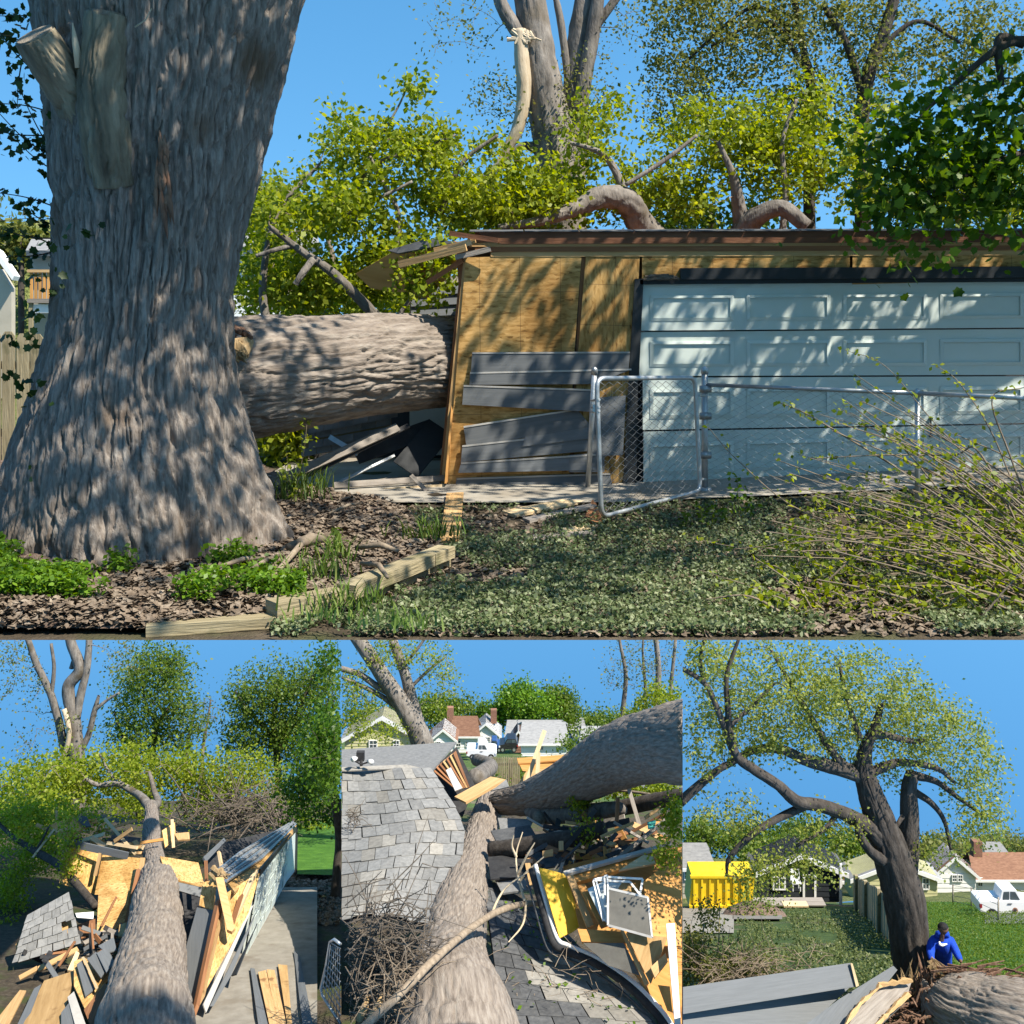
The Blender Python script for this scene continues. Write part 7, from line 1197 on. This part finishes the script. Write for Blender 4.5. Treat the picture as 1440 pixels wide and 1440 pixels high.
fs = [(0, 1+k, 1+(k+1) % 24) for k in range(24)]+[(1+q*24+k, 1+(q+1)*24+k, 1+(q+1)*24+(k+1) % 24, 1+q*24+(k+1) % 24) for q in range(2) for k in range(24)]
me = bpy.data.meshes.new('mulch'); me.from_pydata(V, [], fs); link('mulch', me, 'mulch', md); leafmesh('low_plants', np.array([list(c+Vector((random.gauss(0, .7), random.gauss(0, .5), .4+random.random()*.3))) for _ in range(500)]), .12, 'leaf_green', md, .5)
tree('far_trees', 'belt of mixed green trees behind the houses on the left', 'tree', [[(1060, 1260, 100, 2), (1060, 1200, 100, 1.6), (1060, 1180, 100, 1)]], [(990, 1175, 40, 24, 100, 4, 60), (1060, 1185, 50, 20, 100, 4, 60), (1130, 1178, 46, 22, 96, 4, 60), (1200, 1190, 40, 20, 95, 4, 50), (1100, 1205, 60, 14, 80, 3, 50)], 'leaf_green', .28, 44, .6, 'bark_dark', r0=.08, r1=.02, clipx=CLC)
tree('far_trees', 'line of hazy green trees beyond the right-hand houses', 'tree', [[(1330, 1240, 120, 2), (1330, 1200, 120, 1.6), (1330, 1190, 120, 1)]], [(1330, 1195, 50, 14, 120, 4, 60), (1400, 1188, 50, 14, 150, 4, 50), (1310, 1210, 26, 16, 90, 3, 30), (1440, 1195, 30, 14, 140, 4, 30)], 'leaf_olive', .34, 44, .7, 'bark_dark', r0=.08, r1=.02, clipx=CLC)
# the person leaning on the fallen trunk
pe = thing('person', 'person in a blue hooded sweatshirt bending over the torn trunk', 'person', gC_(1325, 26.3)); D0 = 25.35
def skin(name, verts, edges, radii, mat, root=0, sub=2):
    me = bpy.data.meshes.new(name); me.from_pydata([tuple(v) for v in verts], edges, []); o = bpy.data.objects.new(name, me); COL.objects.link(o)
    m_ = o.modifiers.new('skin', 'SKIN'); m_.use_smooth_shade = True
    for i, r in enumerate(radii): me.skin_vertices[0].data[i].radius = r if isinstance(r, tuple) else (r, r)
    me.skin_vertices[0].data[root].use_root = True; o.modifiers.new('sub', 'SUBSURF').levels = sub
    dg = bpy.context.evaluated_depsgraph_get(); ev = o.evaluated_get(dg); m2 = bpy.data.meshes.new_from_object(ev); bpy.data.objects.remove(o); m2.polygons.foreach_set('use_smooth', np.ones(len(m2.polygons), bool))
    return link(name, m2, mat, pe)
Q = lambda x, y, d=0: P(x, y, D0+d)
# body: pelvis, waist, chest, neck, head; arms reach forward and down to the trunk; legs stand behind it
bv = [Q(1327, 1368, .55), Q(1326, 1352, .38), Q(1325, 1332, .12), Q(1324, 1322, -.02), Q(1325, 1317, -.08), Q(1325.5, 1312, -.12), Q(1311, 1324, .06), Q(1308, 1340, -.08), Q(1311, 1352, -.42), Q(1338, 1324, .06), Q(1344, 1338, -.06), Q(1352, 1354, -.40), Q(1321, 1372, .55), Q(1319, 1392, .45), Q(1318, 1414, .62), Q(1333, 1372, .55), Q(1336, 1392, .45), Q(1337, 1414, .62)]
be = [(0, 1), (1, 2), (2, 3), (3, 4), (4, 5), (2, 6), (6, 7), (7, 8), (2, 9), (9, 10), (10, 11), (0, 12), (12, 13), (13, 14), (0, 15), (15, 16), (16, 17)]
br = [(.17, .13), (.16, .12), (.19, .12), .06, .05, .045, .10, .065, .04, .10, .065, .04, .10, .075, .055, .10, .075, .055]
skin('body', bv, be, br, 'skin')
skin('trousers', [bv[0]+Vector((0, 0, .1)), bv[0], bv[12], bv[13], bv[14], bv[15], bv[16], bv[17]], [(0, 1), (1, 2), (2, 3), (3, 4), (1, 5), (5, 6), (6, 7)], [(.19, .15), (.20, .16), .13, .10, .085, .13, .10, .085], 'navy_cloth', 1)
hd = skin('sweatshirt', [bv[0]+Vector((0, -.02, .05)), bv[1], bv[2], bv[3], bv[6], bv[7], bv[8].lerp(bv[7], .12), bv[9], bv[10], bv[11].lerp(bv[10], .12)], [(0, 1), (1, 2), (2, 3), (2, 4), (4, 5), (5, 6), (2, 7), (7, 8), (8, 9)], [(.22, .18), (.22, .18), (.26, .19), .13, .135, .10, .07, .135, .10, .07], 'hoodie_blue', 1)
one(lambda g: g.tube([Q(1318, 1318, .1), Q(1319, 1313, .0), Q(1325, 1311, .02), Q(1331, 1313, .0), Q(1332, 1318, .1), Q(1325, 1321, .14), Q(1318, 1318, .1)], .07, 10), 'hood', 'hoodie_blue', pe, smooth=True)
one(lambda g: [g.tube([Q(1321, 1324, -.11), Q(1321.5, 1328, -.125), Q(1325, 1329.5, -.13), Q(1332, 1327.5, -.12)], [.02, .035, .035, .012], 6)], 'chest_logo', 'plastic_white', hd, smooth=True)
# head bent down, face to the trunk
hc = Q(1326, 1306, -.2); bm = bmesh.new(); bmesh.ops.create_uvsphere(bm, u_segments=24, v_segments=16, radius=.115)
for v in bm.verts:
    c = v.co; c.z *= 1.18; c.y *= 1.05
    if c.z < -.02: c.x *= 1-.35*min(1, -c.z/.13)
    if c.y < -.07 and abs(c.x) < .025 and -.05 < c.z < .02: c.y -= .03           # nose
    if c.y < -.05 and abs(abs(c.x)-.042) < .02 and abs(c.z-.015) < .018: c.y += .018  # eye sockets
    if c.y < -.05 and abs(c.x) < .04 and abs(c.z+.075) < .012: c.y += .01           # mouth
    if abs(c.x) > .1 and abs(c.z) < .03 and abs(c.y) < .03: c.x *= 1.2              # ears
bmesh.ops.rotate(bm, verts=bm.verts, matrix=Matrix.Rotation(.7, 3, 'X')); bmesh.ops.translate(bm, verts=bm.verts, vec=hc); me = bpy.data.meshes.new('head'); bm.to_mesh(me); bm.free(); me.polygons.foreach_set('use_smooth', np.ones(len(me.polygons), bool)); hdm = link('head', me, 'skin', pe)
bm = bmesh.new(); bmesh.ops.create_uvsphere(bm, u_segments=24, v_segments=16, radius=.125)
bmesh.ops.delete(bm, geom=[v for v in bm.verts if v.co.z < -.02+.09*(v.co.y < -.03)], context='VERTS')
for v in bm.verts: v.co.z *= 1.15
bmesh.ops.rotate(bm, verts=bm.verts, matrix=Matrix.Rotation(.7, 3, 'X')); bmesh.ops.translate(bm, verts=bm.verts, vec=hc+Vector((0, .005, .012))); me = bpy.data.meshes.new('hair'); bm.to_mesh(me); bm.free(); link('hair', me, 'hair_black', hdm)
for hx, hy, s in ((1311, 1353, 1), (1353, 1356, -1)):
    w0 = Q(hx, hy, -.45); vs = [w0, w0+Vector((0, -.07, -.03))]; es = [(0, 1)]; rs = [.035, (.042, .022)]
    for k, (dx, L) in enumerate(((-.03, .07), (-.01, .085), (.012, .08), (.032, .06))):
        b_ = len(vs); vs += [w0+Vector((dx, -.09, -.03)), w0+Vector((dx*1.2, -.09-L*.6, -.04)), w0+Vector((dx*1.25, -.09-L, -.075))]; es += [(1, b_), (b_, b_+1), (b_+1, b_+2)]; rs += [.013, .011, .009]
    b_ = len(vs); vs += [w0+Vector((s*.045, -.05, -.03)), w0+Vector((s*.07, -.09, -.05))]; es += [(1, b_), (b_, b_+1)]; rs += [.014, .010]
    skin('hand', vs, es, rs, 'skin', 0, 1)
for bx in (1318, 1337): one(lambda g: g.tube([Q(bx, 1415, .66), Q(bx, 1416, .5), Q(bx, 1417, .38)], [.06, .065, .045], 10), 'shoe', 'rubber', pe, smooth=True)
